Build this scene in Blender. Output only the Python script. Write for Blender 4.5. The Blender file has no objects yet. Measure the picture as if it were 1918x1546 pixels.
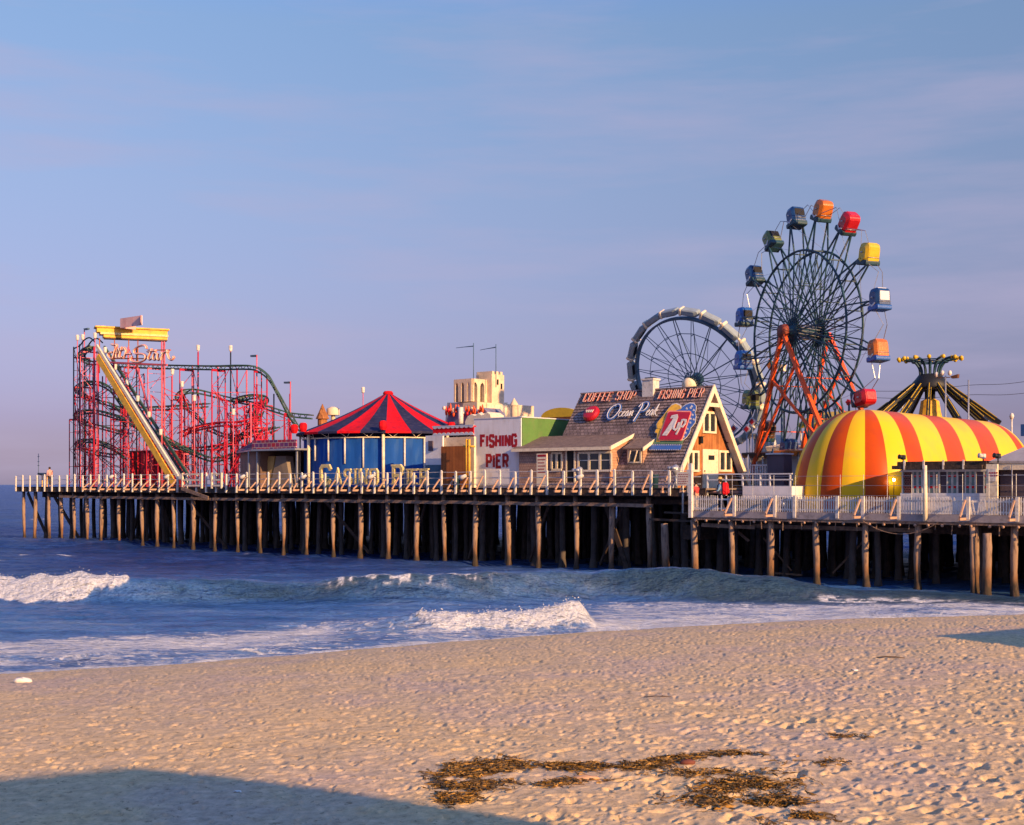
import bpy, math, random
import numpy as np
from mathutils import Vector, Matrix
random.seed(7); RS = np.random.RandomState(11)
SC = bpy.context.scene
# ---------------------------------------------------------------- camera
F, CX, HY, H = 2400.0, 959.0, 908.0, 5.2      # focal length and horizon in photograph pixels, eye height in metres
cam = bpy.data.cameras.new('camera'); camo = bpy.data.objects.new('camera', cam); SC.collection.objects.link(camo)
camo.location = (0, 0, H); camo.rotation_euler = (math.radians(90), 0, 0)
cam.sensor_width = 36; cam.lens = 36*F/1918; cam.shift_y = (HY-773)/1918
cam.clip_start = 0.3; cam.clip_end = 60000
SC.camera = camo
# ---------------------------------------------------------------- sun and sky
SUN_H = Vector((0.645, -0.764, 0)).normalized(); SUN_EL = math.radians(18.0)
sl = bpy.data.lights.new('sun', 'SUN'); sl.energy = 5.0; sl.angle = math.radians(0.55); sl.color = (1.0, 0.61, 0.27)
so = bpy.data.objects.new('sun', sl); SC.collection.objects.link(so); so.location = (30, -30, 40)
SV = SUN_H*math.cos(SUN_EL) + Vector((0, 0, math.sin(SUN_EL)))
so.rotation_euler = SV.to_track_quat('Z', 'Y').to_euler()
wd = bpy.data.worlds.new('World'); SC.world = wd; wd.use_nodes = True
nt = wd.node_tree; nt.nodes.clear()
def wn(t, **k):
    n = nt.nodes.new(t)
    for a, b in k.items(): setattr(n, a, b)
    return n
def ramp_set(cr, stops):
    while len(cr.elements) > 1: cr.elements.remove(cr.elements[0])
    cr.elements[0].position = stops[0][0]; cr.elements[0].color = (*stops[0][1], 1)
    for p, c in stops[1:]:
        e = cr.elements.new(p); e.color = (*c, 1)
sky = wn('ShaderNodeTexSky', sky_type='NISHITA', sun_disc=False, sun_elevation=SUN_EL,
         sun_rotation=math.atan2(SUN_H.x, SUN_H.y), altitude=0, air_density=1.0, dust_density=0.6, ozone_density=2.0)
tc = wn('ShaderNodeTexCoord'); sp = wn('ShaderNodeSeparateXYZ'); nt.links.new(tc.outputs['Generated'], sp.inputs[0])
rp = wn('ShaderNodeValToRGB'); nt.links.new(sp.outputs['Z'], rp.inputs[0])
ramp_set(rp.color_ramp, SKY_TINT if 'SKY_TINT' in globals() else [
    (0.0, (0.26, 0.22, 0.45)), (0.05, (0.33, 0.25, 0.45)), (0.115, (0.48, 0.355, 0.48)), (0.22, (0.64, 0.53, 0.60)), (0.335, (0.74, 0.70, 0.75)), (0.5, (0.52, 0.88, 1.35)), (0.8, (0.42, 1.0, 1.8))])
mu = wn('ShaderNodeMix', data_type='RGBA', blend_type='MULTIPLY'); mu.inputs[0].default_value = 1
nt.links.new(sky.outputs[0], mu.inputs[6]); nt.links.new(rp.outputs[0], mu.inputs[7])
# faint high streaks of cirrus
mp = wn('ShaderNodeMapping'); mp.inputs['Scale'].default_value = (1.2, 1.2, 9.0); mp.inputs['Rotation'].default_value = (0.06, 0.1, 0)
nt.links.new(tc.outputs['Generated'], mp.inputs[0])
nz = wn('ShaderNodeTexNoise'); nz.inputs['Scale'].default_value = 2.6; nz.inputs['Detail'].default_value = 7; nz.inputs['Roughness'].default_value = 0.55
nt.links.new(mp.outputs[0], nz.inputs['Vector'])
cr = wn('ShaderNodeMapRange'); cr.inputs[1].default_value = 0.45; cr.inputs[2].default_value = 0.75; cr.inputs[3].default_value = 0; cr.inputs[4].default_value = 0.55
nt.links.new(nz.outputs[0], cr.inputs[0])
mc = wn('ShaderNodeMix', data_type='RGBA'); nt.links.new(cr.outputs[0], mc.inputs[0]); nt.links.new(mu.outputs[2], mc.inputs[6]); mc.inputs[7].default_value = (2.45, 2.15, 3.05, 1)
bg = wn('ShaderNodeBackground'); bg.inputs[1].default_value = 0.132
nt.links.new(mc.outputs[2], bg.inputs[0]); ow = wn('ShaderNodeOutputWorld'); nt.links.new(bg.outputs[0], ow.inputs[0])
SC.view_settings.view_transform = 'Standard'; SC.view_settings.look = 'None'; SC.view_settings.gamma = 1; SC.view_settings.exposure = 0.62
try: SC.cycles.use_denoising = True
except Exception: pass
SC.cycles.max_bounces = 6; SC.cycles.diffuse_bounces = 3; SC.cycles.glossy_bounces = 3; SC.cycles.transparent_max_bounces = 8
SC.cycles.caustics_reflective = False; SC.cycles.caustics_refractive = False

# ---------------------------------------------------------------- frames: the pier's own axes (s along it towards the shore, d across it away from the beach)
AN = math.radians(-40.35); U = (math.cos(AN), math.sin(AN)); V = (-math.sin(AN), math.cos(AN)); O = (8.55, 73.0)
OU = O[0]*U[0]+O[1]*U[1]; OV = O[0]*V[0]+O[1]*V[1]
def to_w(p): return Vector((O[0]+p[0]*U[0]+p[1]*V[0], O[1]+p[0]*U[1]+p[1]*V[1], p[2]))
def to_l(P):
    x, y = P[0]-O[0], P[1]-O[1]
    return Vector((x*U[0]+y*U[1], x*V[0]+y*V[1], P[2]))
def ld(x, y, d):                      # pier coordinates of what the photograph shows at x, y when it stands d metres behind the pier's front line
    k = (x-CX)/F; t = (OV+d)/(k*V[0]+V[1]); return to_l((k*t, t, H+(HY-y)*t/F))
def ls(x, y, s):
    k = (x-CX)/F; t = (OU+s)/(k*U[0]+U[1]); return to_l((k*t, t, H+(HY-y)*t/F))
def hit(x, y, P0, N):                 # pier coordinates of the point of a plane (given in pier coordinates)
    c = to_l((0, 0, H)); e = to_l(((x-CX)/F, 1, H+(HY-y)/F)); r = e-c
    P0 = Vector(P0); N = Vector(N); t = (P0-c).dot(N)/r.dot(N); return c+r*t
def Sx(x, d): return ld(x, HY, d)[0]
def Dx(x, s): return ls(x, HY, s)[1]

# ---------------------------------------------------------------- objects
def link(o): SC.collection.objects.link(o); return o
def tagit(o, label=None, cat=None, group=None, kind=None):
    if label: o['label'] = label
    if cat: o['category'] = cat
    if group: o['group'] = group
    if kind: o['kind'] = kind
    return o
def thing(name, label, cat, at, group=None, pier=True):
    o = link(bpy.data.objects.new(name, None)); o.empty_display_size = 0.3
    o['org'] = tuple(at); o['pier'] = 1 if pier else 0
    o.location = to_w(at) if pier else at
    if pier: o.rotation_euler = (0, 0, AN)
    return tagit(o, label, cat, group)
def root_org(o):
    while o.parent: o = o.parent
    return Vector(o['org'])
SPLIT = {'posts': 'post', 'post': 'post', 'rod': 'rod', 'hanger_rods': 'hanger_rod', 'bolt_heads': 'bolt_head', 'cross_brace': 'cross_brace', 'support': 'support', 'leg': 'leg', 'foot_block': 'foot_block', 'shutters': 'shutter', 'emblem': 'emblem',
         'mesh_window': 'mesh_window', 'opening': 'opening', 'gold_lamp': 'gold_lamp', 'slit_window': 'slit_window', 'lift_bracket': 'lift_bracket', 'cross_tie': 'cross_tie', 'capitals': 'capital', 'upright_boards': 'upright_board', 'pipe_frame': 'pipe', 'globe': 'globe', 'red_flames': 'red_flame', 'dormer_cheek': 'dormer_cheek', 'white_stars': 'white_star', 'white_scallops': 'white_scallop', 'sign_frame': 'sign_frame', 'soffit': 'soffit'}
class MB:
    def __init__(s): s.v = []; s.f = []; s.m = []; s.sm = []
    def add(s, vs, fs, m=0, smooth=False):
        n = len(s.v); s.v += [tuple(a) for a in vs]; s.f += [tuple(i+n for i in f) for f in fs]; s.m += [m]*len(fs); s.sm += [smooth]*len(fs); return s
    def box(s, x0, x1, y0, y1, z0, z1, m=0):
        vs = [(x, y, z) for z in (z0, z1) for y in (y0, y1) for x in (x0, x1)]
        return s.add(vs, [(0,2,3,1),(4,5,7,6),(0,1,5,4),(2,6,7,3),(0,4,6,2),(1,3,7,5)], m)
    def beam(s, a, b, w, h=None, m=0, up=(0,0,1)):
        a = Vector(a); b = Vector(b); h = h or w; d = (b-a)
        if d.length < 1e-6: return s
        d.normalize(); u = Vector(up)
        if abs(d.dot(u)) > 0.98: u = Vector((1,0,0))
        r = d.cross(u).normalized(); t = r.cross(d).normalized()
        vs = [p + r*(i*w/2) + t*(j*h/2) for p in (a, b) for i, j in ((-1,-1),(1,-1),(1,1),(-1,1))]
        return s.add(vs, [(3,2,1,0),(4,5,6,7),(0,1,5,4),(1,2,6,5),(2,3,7,6),(3,0,4,7)], m)
    def tube(s, pts, r, n=6, m=0, cap=True, closed=False):
        pts = [Vector(p) for p in pts]; N = len(pts)
        rr = r if isinstance(r, (list, tuple)) else [r]*N
        vs = []; prev = None
        for i, p in enumerate(pts):
            if closed: d = pts[(i+1) % N]-pts[i-1]
            else: d = (pts[min(i+1, N-1)]-pts[max(i-1, 0)])
            if d.length < 1e-9: d = Vector((0,0,1))
            d.normalize()
            a = prev if prev is not None else (Vector((0,0,1)) if abs(d.z) < 0.9 else Vector((1,0,0)))
            a = (a-d*a.dot(d)); a = a.normalized() if a.length > 1e-6 else d.orthogonal().normalized(); prev = a; b = d.cross(a)
            vs += [p+(a*math.cos(2*math.pi*k/n)+b*math.sin(2*math.pi*k/n))*rr[i] for k in range(n)]
        fs = []
        for i in range(N if closed else N-1):
            j = (i+1) % N
            for k in range(n): fs.append((i*n+k, i*n+(k+1) % n, j*n+(k+1) % n, j*n+k))
        if cap and not closed: fs += [tuple(range(n))[::-1], tuple((N-1)*n+k for k in range(n))]
        return s.add(vs, fs, m, n > 4)
    def lathe(s, prof, c, n=16, m=0, axis=None, a0=0.0, a1=2*math.pi, smooth=True):
        # prof: (radius, height) pairs turned round an axis through c
        c = Vector(c); ax = Vector(axis or (0,0,1)).normalized(); e1 = ax.orthogonal().normalized() if axis else Vector((1,0,0)); e2 = ax.cross(e1)
        full = abs(a1-a0-2*math.pi) < 1e-6; K = n if full else n+1
        vs = [c+ax*h+(e1*math.cos(a0+(a1-a0)*k/n)+e2*math.sin(a0+(a1-a0)*k/n))*r for r, h in prof for k in range(K)]
        fs = []
        for i in range(len(prof)-1):
            for k in range(n): fs.append((i*K+k, i*K+(k+1) % K, (i+1)*K+(k+1) % K, (i+1)*K+k))
        return s.add(vs, fs, m, smooth)
    def prism(s, poly, off, m=0):
        # poly: 3-D outline, extruded by the vector off
        n = len(poly); off = Vector(off); a = [Vector(p) for p in poly]; vs = a+[p+off for p in a]
        return s.add(vs, [tuple(range(n))[::-1], tuple(range(n, 2*n))]+[(i, (i+1) % n, (i+1) % n+n, i+n) for i in range(n)], m)
    def ball(s, c, r, n=8, m=0, sc=(1,1,1)):
        c = Vector(c); vs = []; fs = []; R = n//2
        for i in range(R+1):
            th = math.pi*i/R
            for k in range(n):
                ph = 2*math.pi*k/n
                vs.append(c+Vector((math.sin(th)*math.cos(ph)*sc[0], math.sin(th)*math.sin(ph)*sc[1], math.cos(th)*sc[2]))*r)
        for i in range(R):
            for k in range(n): fs.append((i*n+k, (i+1)*n+k, (i+1)*n+(k+1) % n, i*n+(k+1) % n))
        return s.add(vs, fs, m, True)
    def rbox(s, c, hx, hy, hz, r, A=None, m=0, n=3):
        # rounded box: rounded in the x-z outline, softened in y; A maps local to pier axes
        pts = []
        for cx, cz, a0 in ((hx-r, hz-r, 0), (-hx+r, hz-r, 90), (-hx+r, -hz+r, 180), (hx-r, -hz+r, 270)):
            for k in range(n+1):
                a = math.radians(a0+90*k/n); pts.append((cx+r*math.cos(a), cz+r*math.sin(a)))
        N = len(pts); c = Vector(c); A = A or Matrix.Identity(3); vs = []
        q = min(hx, hz); e = 1-min(0.35, r*0.6/q)
        for yy, f in ((-hy, e), (-hy+r*0.5, 1), (hy-r*0.5, 1), (hy, e)):
            vs += [c+A @ Vector((x*f, yy, z*f)) for x, z in pts]
        fs = [tuple(range(N)), tuple(3*N+k for k in range(N))[::-1]]
        for i in range(3):
            for k in range(N): fs.append((i*N+k, (i+1)*N+k, (i+1)*N+(k+1) % N, i*N+(k+1) % N))
        return s.add(vs, fs, m, False)
    def pieces(s, name, mats, parent, smooth):
        p = list(range(len(s.v)))
        def f(a):
            while p[a] != a: p[a] = p[p[a]]; a = p[a]
            return a
        for fc in s.f:
            for q in fc[1:]: p[f(q)] = f(fc[0])
        gr = {}
        for i, fc in enumerate(s.f): gr.setdefault(f(fc[0]), []).append(i)
        # pieces that belong together because they touch (a blade on its block) stay together
        box = []
        for k, fl in gr.items():
            vs = [s.v[q] for i in fl for q in s.f[i]]; lo = [min(v[a] for v in vs)-.004 for a in range(3)]; hi = [max(v[a] for v in vs)+.004 for a in range(3)]; box.append([lo, hi, list(fl)])
        o = None
        for lo, hi, fl in box:
            m = MB(); mp = {}
            for i in fl:
                for q in s.f[i]:
                    if q not in mp: mp[q] = len(m.v); m.v.append(s.v[q])
                m.f.append(tuple(mp[q] for q in s.f[i])); m.m.append(s.m[i]); m.sm.append(s.sm[i])
            sv = SPLIT.pop(name, None); o = m.build(name, mats, parent, smooth=smooth)
            if sv is not None: SPLIT[name] = sv
        return o
    def build(s, name, mats, parent=None, at=None, label=None, cat=None, group=None, kind=None, pier=True, smooth=None):
        if name in SPLIT and parent is not None:
            return s.pieces(SPLIT[name], mats, parent, smooth)
        me = bpy.data.meshes.new(name)
        if parent is not None: org = root_org(parent)
        else: org = Vector(at if at is not None else (0,0,0))
        me.from_pydata([(a[0]-org[0], a[1]-org[1], a[2]-org[2]) for a in s.v], [], s.f)
        mats = mats if isinstance(mats, (list, tuple)) else [mats]
        for m_ in mats: me.materials.append(m_)
        me.polygons.foreach_set('material_index', s.m)
        me.polygons.foreach_set('use_smooth', s.sm if smooth is None else [smooth]*len(s.f)); me.update()
        o = link(bpy.data.objects.new(name, me))
        if parent is not None: o.parent = parent
        else:
            o['org'] = tuple(org)
            if pier: o.location = to_w(org); o.rotation_euler = (0, 0, AN)
            else: o.location = org
        return tagit(o, label, cat, group, kind)
def spline(pts, n=8, closed=False):
    P = [Vector(p) for p in pts]; out = []; N = len(P)
    for i in range(N if closed else N-1):
        g = (lambda j: P[j % N]) if closed else (lambda j: P[max(0, min(N-1, j))])
        a, b, c, d = g(i-1), g(i), g(i+1), g(i+2)
        for k in range(n):
            t = k/n; out.append(0.5*((2*b)+(c-a)*t+(2*a-5*b+4*c-d)*t*t+(3*b-a-3*c+d)*t**3))
    if not closed: out.append(P[-1])
    return out

# ---------------------------------------------------------------- materials
def nodes_of(name):
    m = bpy.data.materials.new(name); m.use_nodes = True; t = m.node_tree; b = t.nodes['Principled BSDF']; return m, t, b
def paint(name, c, rough=0.55, var=0.25, scale=1.5, dirt=None, da=0.35, bump=0.15, metal=0.0, bs=12, streak=1.0, spec=0.3):
    m, t, b = nodes_of(name); N = t.nodes.new; L = t.links.new
    tc = N('ShaderNodeTexCoord'); mp = N('ShaderNodeMapping'); mp.inputs['Scale'].default_value = (1, 1, streak); L(tc.outputs['Object'], mp.inputs[0])
    n1 = N('ShaderNodeTexNoise'); n1.inputs['Scale'].default_value = scale; n1.inputs['Detail'].default_value = 8; n1.inputs['Roughness'].default_value = 0.65; L(mp.outputs[0], n1.inputs['Vector'])
    r = N('ShaderNodeValToRGB'); L(n1.outputs[0], r.inputs[0])
    lo = [max(0, x*(1-var)) for x in c]; hi = [min(1, x*(1+var*0.7)) for x in c]
    ramp_set(r.color_ramp, [(0.3, lo), (0.5, c), (0.72, hi)])
    out = r.outputs[0]
    if dirt:
        n2 = N('ShaderNodeTexNoise'); n2.inputs['Scale'].default_value = scale*3.1; n2.inputs['Detail'].default_value = 6; L(mp.outputs[0], n2.inputs['Vector'])
        mr = N('ShaderNodeMapRange'); mr.inputs[1].default_value = 0.5; mr.inputs[2].default_value = 0.68; mr.inputs[4].default_value = da; L(n2.outputs[0], mr.inputs[0])
        mx = N('ShaderNodeMix'); mx.data_type = 'RGBA'; L(mr.outputs[0], mx.inputs[0]); L(out, mx.inputs[6]); mx.inputs[7].default_value = (*dirt, 1); out = mx.outputs[2]
    L(out, b.inputs['Base Color']); b.inputs['Roughness'].default_value = rough; b.inputs['Metallic'].default_value = metal
    b.inputs['Specular IOR Level'].default_value = spec
    if bump:
        n3 = N('ShaderNodeTexNoise'); n3.inputs['Scale'].default_value = bs; n3.inputs['Detail'].default_value = 5; L(mp.outputs[0], n3.inputs['Vector'])
        bp = N('ShaderNodeBump'); bp.inputs['Strength'].default_value = bump; bp.inputs['Distance'].default_value = 0.05; L(n3.outputs[0], bp.inputs['Height']); L(bp.outputs[0], b.inputs['Normal'])
    return m
def brickmat(name, c1, c2, mortar, axes, bw, bh, ms=0.02, rough=0.85, off=0.5, sq=1.0, var=0.35, bump=0.4, nscale=1.3, rand=0.0):
    m, t, b = nodes_of(name); N = t.nodes.new; L = t.links.new
    tc = N('ShaderNodeTexCoord'); sp = N('ShaderNodeSeparateXYZ'); cb = N('ShaderNodeCombineXYZ'); L(tc.outputs['Object'], sp.inputs[0])
    L(sp.outputs[axes[0]], cb.inputs[0]); L(sp.outputs[axes[1]], cb.inputs[1])
    br = N('ShaderNodeTexBrick'); br.offset = off; br.inputs['Scale'].default_value = 1; br.inputs['Brick Width'].default_value = bw; br.inputs['Row Height'].default_value = bh
    br.inputs['Mortar Size'].default_value = ms; br.inputs['Mortar Smooth'].default_value = 0.3; br.inputs['Bias'].default_value = rand
    br.inputs['Color1'].default_value = (*c1, 1); br.inputs['Color2'].default_value = (*c2, 1); br.inputs['Mortar'].default_value = (*mortar, 1); L(cb.outputs[0], br.inputs['Vector'])
    nz = N('ShaderNodeTexNoise'); nz.inputs['Scale'].default_value = nscale; nz.inputs['Detail'].default_value = 9; nz.inputs['Roughness'].default_value = 0.7; L(tc.outputs['Object'], nz.inputs['Vector'])
    mr = N('ShaderNodeMapRange'); mr.inputs[1].default_value = 0.3; mr.inputs[2].default_value = 0.7; mr.inputs[3].default_value = 1-var; mr.inputs[4].default_value = 1+var; L(nz.outputs[0], mr.inputs[0])
    mx = N('ShaderNodeVectorMath'); mx.operation = 'SCALE'; L(br.outputs['Color'], mx.inputs[0]); L(mr.outputs[0], mx.inputs['Scale']); L(mx.outputs[0], b.inputs['Base Color'])
    b.inputs['Roughness'].default_value = rough; b.inputs['Specular IOR Level'].default_value = 0.2
    bp = N('ShaderNodeBump'); bp.inputs['Strength'].default_value = bump; bp.inputs['Distance'].default_value = 0.03; bp.invert = True; L(br.outputs['Fac'], bp.inputs['Height']); L(bp.outputs[0], b.inputs['Normal'])
    return m
RUST = (0.16, 0.06, 0.03)
M = {}
M['white'] = paint('white_paint', (0.64, 0.60, 0.55), 0.5, 0.16, 2.2, (0.32, 0.24, 0.17), 0.5)
M['cream'] = paint('cream_paint', (0.78, 0.66, 0.48), 0.6, 0.15, 1.6, (0.42, 0.30, 0.2), 0.4)
M['stucco'] = paint('cream_stucco', (0.74, 0.56, 0.38), 0.85, 0.2, 1.2, (0.45, 0.36, 0.25), 0.4, bump=0.4)
M['red'] = paint('red_steel', (0.48, 0.010, 0.035), 0.45, 0.3, 0.8, (0.30, 0.02, 0.03), 0.5)
M['pinkred'] = paint('faded_red_steel', (0.66, 0.12, 0.16), 0.5, 0.3, 0.8)
M['orange'] = paint('orange_steel', (0.80, 0.10, 0.02), 0.42, 0.2, 0.7, (0.35, 0.05, 0.02), 0.4)
M['teal'] = paint('dark_teal_steel', (0.018, 0.06, 0.085), 0.45, 0.4, 0.9, (0.06, 0.03, 0.02), 0.3)
M['tealw'] = paint('grey_blue_steel', (0.07, 0.13, 0.19), 0.5, 0.35, 0.9)
M['track'] = paint('track_green_steel', (0.03, 0.085, 0.07), 0.5, 0.4, 0.9, RUST, 0.4)
M['black'] = paint('black_steel', (0.015, 0.017, 0.022), 0.5, 0.3, 1.2)
M['yellow'] = paint('yellow_paint', (0.80, 0.44, 0.04), 0.5, 0.25, 1.1, (0.34, 0.18, 0.05), 0.55)
M['gold'] = paint('gold_paint', (0.74, 0.58, 0.24), 0.5, 0.28, 3.0, (0.22, 0.19, 0.10), 0.6)
M['olive'] = paint('olive_shell', (0.16, 0.19, 0.05), 0.3, 0.2, 2, spec=0.5)
M['navy'] = paint('navy_shell', (0.012, 0.05, 0.16), 0.3, 0.3, 2, spec=0.5)
M['blue'] = paint('blue_shell', (0.015, 0.09, 0.34), 0.3, 0.25, 2, spec=0.5)
M['oran'] = paint('amber_shell', (0.48, 0.13, 0.012), 0.3, 0.25, 2, spec=0.5)
M['redsh'] = paint('red_shell', (0.46, 0.010, 0.016), 0.28, 0.2, 2, spec=0.5)
M['yelsh'] = paint('yellow_shell', (0.60, 0.39, 0.015), 0.3, 0.2, 2, spec=0.5)
M['whsh'] = paint('white_shell', (0.56, 0.57, 0.60), 0.35, 0.15, 2, spec=0.5)
M['brown'] = paint('brown_shell', (0.13, 0.06, 0.03), 0.5, 0.3, 2)
M['mesh'] = paint('dark_opening', (0.008, 0.008, 0.01), 0.7, 0.2, 3)
M['tentred'] = paint('red_canvas', (0.64, 0.008, 0.014), 0.7, 0.2, 0.9, (0.36, 0.008, 0.03), 0.6, bump=0.5, bs=2.5, spec=0.1)
M['tentnavy'] = paint('navy_canvas', (0.022, 0.024, 0.065), 0.7, 0.35, 0.9, (0.06, 0.05, 0.09), 0.6, bump=0.5, bs=2.5, spec=0.12)
M['bluewall'] = paint('blue_canvas', (0.010, 0.075, 0.34), 0.7, 0.25, 0.7, (0.05, 0.13, 0.34), 0.5, bump=0.5, bs=1.6, streak=0.25, spec=0.12)
M['graywhite'] = paint('grey_white_paint', (0.60, 0.60, 0.62), 0.55, 0.1, 0.8, (0.42, 0.40, 0.40), 0.35)
M['signwhite'] = paint('sign_white_paint', (0.72, 0.71, 0.73), 0.7, 0.1, 0.7, (0.50, 0.44, 0.40), 0.4, streak=0.35)
M['letred'] = paint('dark_red_lettering', (0.34, 0.012, 0.02), 0.5, 0.2, 2)
M['neonred'] = paint('red_letter_enamel', (0.50, 0.14, 0.10), 0.5, 0.35, 5, (0.22, 0.12, 0.10), 0.6)
M['pinkneon'] = paint('coral_letter_enamel', (0.88, 0.30, 0.20), 0.4, 0.2, 3)
M['pinkpale'] = paint('pale_tube_glass', (0.85, 0.62, 0.5), 0.3, 0.1, 3)
M['bluelet'] = paint('blue_letter_enamel', (0.05, 0.14, 0.42), 0.5, 0.3, 4, (0.12, 0.13, 0.2), 0.5)
M['glass'] = paint('window_glass', (0.02, 0.028, 0.035), 0.08, 0.2, 1, bump=0.05, spec=0.8)
M['brownwood'] = brickmat('vertical_brown_boards', (0.42, 0.17, 0.06), (0.30, 0.11, 0.04), (0.10, 0.04, 0.02), (1, 2), 0.19, 30, 0.012, off=0, var=0.45, nscale=1.0)
M['gatewood'] = brickmat('gate_boards', (0.36, 0.12, 0.035), (0.28, 0.09, 0.03), (0.12, 0.04, 0.02), (0, 2), 0.3, 30, 0.015, off=0, var=0.25)
M['shingle'] = brickmat('weathered_roof_shingles', (0.28, 0.21, 0.20), (0.18, 0.135, 0.135), (0.06, 0.045, 0.045), (0, 2), 0.30, 0.20, 0.022, var=0.55, bump=0.7, nscale=0.9)
M['shake'] = brickmat('wall_shakes', (0.42, 0.27, 0.21), (0.34, 0.22, 0.18), (0.17, 0.10, 0.09), (0, 2), 0.2, 0.17, 0.012, var=0.3)
M['shakeside'] = brickmat('side_wall_shakes', (0.50, 0.28, 0.18), (0.44, 0.24, 0.16), (0.25, 0.13, 0.08), (1, 2), 0.2, 0.17, 0.012, var=0.25)
M['asphaltroof'] = paint('annex_roof_felt', (0.21, 0.145, 0.115), 0.9, 0.35, 2.5, (0.12, 0.08, 0.07), 0.5, bump=0.6, bs=30)
M['greenwall'] = paint('green_block_wall', (0.10, 0.21, 0.055), 0.7, 0.22, 0.7, (0.14, 0.18, 0.07), 0.5)
M['greyroof'] = paint('grey_roof', (0.36, 0.33, 0.33), 0.8, 0.2, 1.5)
M['purpwall'] = paint('dark_purple_wall', (0.10, 0.075, 0.095), 0.8, 0.3, 0.8)
M['domeyel'] = paint('yellow_vinyl', (0.84, 0.50, 0.014), 0.36, 0.06, 0.35, (0.76, 0.42, 0.05), 0.5, bump=0.3, bs=0.9, spec=0.15)
M['domeora'] = paint('orange_vinyl', (0.50, 0.066, 0.004), 0.36, 0.1, 0.35, (0.38, 0.05, 0.015), 0.5, bump=0.3, bs=0.9, spec=0.15)
M['rubber'] = paint('tyre_rubber', (0.012, 0.012, 0.013), 0.8, 0.2, 3)
M['galv'] = paint('galvanised_steel', (0.36, 0.37, 0.40), 0.4, 0.2, 3, metal=0.5)
M['tan'] = paint('tan_canvas', (0.52, 0.34, 0.12), 0.8, 0.2, 1.5)
M['rimgrey'] = paint('grey_rim_board', (0.30, 0.26, 0.26), 0.8, 0.25, 1.5, (0.12, 0.10, 0.10), 0.4)
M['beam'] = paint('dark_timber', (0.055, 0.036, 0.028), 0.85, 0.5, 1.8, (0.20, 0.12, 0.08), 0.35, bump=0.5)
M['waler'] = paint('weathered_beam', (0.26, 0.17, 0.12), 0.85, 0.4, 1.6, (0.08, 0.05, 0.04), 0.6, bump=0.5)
M['deck'] = brickmat('deck_planks', (0.20, 0.15, 0.12), (0.15, 0.11, 0.09), (0.03, 0.02, 0.02), (0, 1), 0.14, 6, 0.012, var=0.3)
M['brace'] = paint('raw_timber_brace', (0.46, 0.28, 0.19), 0.8, 0.25, 2.5, (0.22, 0.12, 0.07), 0.5)
M['foamw'] = paint('foam_white', (0.82, 0.80, 0.78), 0.9, 0.06, 4, bump=0.5, bs=9)
def lamp_mat():
    m, t, b = nodes_of('lit_lamp'); b.inputs['Base Color'].default_value = (1, .8, .4, 1); b.inputs['Emission Color'].default_value = (1, 0.72, 0.3, 1); b.inputs['Emission Strength'].default_value = 45; return m
M['lit'] = lamp_mat()
def pile_mat():
    m, t, b = nodes_of('piling_timber'); N = t.nodes.new; L = t.links.new
    ge = N('ShaderNodeNewGeometry'); sp = N('ShaderNodeSeparateXYZ'); L(ge.outputs['Position'], sp.inputs[0])
    mp = N('ShaderNodeMapping'); mp.inputs['Scale'].default_value = (2.5, 2.5, 0.55); L(ge.outputs['Position'], mp.inputs[0])
    nz = N('ShaderNodeTexNoise'); nz.inputs['Scale'].default_value = 1.3; nz.inputs['Detail'].default_value = 8; nz.inputs['Roughness'].default_value = 0.7; L(mp.outputs[0], nz.inputs['Vector'])
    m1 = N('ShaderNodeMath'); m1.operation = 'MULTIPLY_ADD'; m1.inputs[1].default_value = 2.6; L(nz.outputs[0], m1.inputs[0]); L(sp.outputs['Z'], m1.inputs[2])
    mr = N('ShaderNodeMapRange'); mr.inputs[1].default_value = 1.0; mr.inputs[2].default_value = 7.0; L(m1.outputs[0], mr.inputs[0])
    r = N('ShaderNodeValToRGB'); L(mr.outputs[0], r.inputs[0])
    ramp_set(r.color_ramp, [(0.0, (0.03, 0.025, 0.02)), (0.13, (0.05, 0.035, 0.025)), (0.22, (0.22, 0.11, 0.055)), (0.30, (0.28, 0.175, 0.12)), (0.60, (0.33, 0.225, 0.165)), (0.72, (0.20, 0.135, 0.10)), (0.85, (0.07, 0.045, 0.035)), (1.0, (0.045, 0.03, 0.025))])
    n2 = N('ShaderNodeTexNoise'); n2.inputs['Scale'].default_value = 3.5; n2.inputs['Detail'].default_value = 6; L(mp.outputs[0], n2.inputs['Vector'])
    m2 = N('ShaderNodeMapRange'); m2.inputs[1].default_value = 0.52; m2.inputs[2].default_value = 0.66; m2.inputs[4].default_value = 0.75; L(n2.outputs[0], m2.inputs[0])
    mx = N('ShaderNodeMix'); mx.data_type = 'RGBA'; L(m2.outputs[0], mx.inputs[0]); L(r.outputs[0], mx.inputs[6]); mx.inputs[7].default_value = (0.10, 0.06, 0.045, 1)
    L(mx.outputs[2], b.inputs['Base Color']); b.inputs['Roughness'].default_value = 0.75; b.inputs['Specular IOR Level'].default_value = 0.25
    bp = N('ShaderNodeBump'); bp.inputs['Strength'].default_value = 0.6; bp.inputs['Distance'].default_value = 0.05; L(n2.outputs[0], bp.inputs['Height']); L(bp.outputs[0], b.inputs['Normal'])
    return m
M['pile'] = pile_mat()
M['piledark'] = paint('shaded_piling', (0.085, 0.07, 0.065), 0.85, 0.5, 1.4, (0.11, 0.08, 0.06), 0.4, bump=0.5)  # rear pilings: the shade under the deck is put into this darker colour
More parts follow.
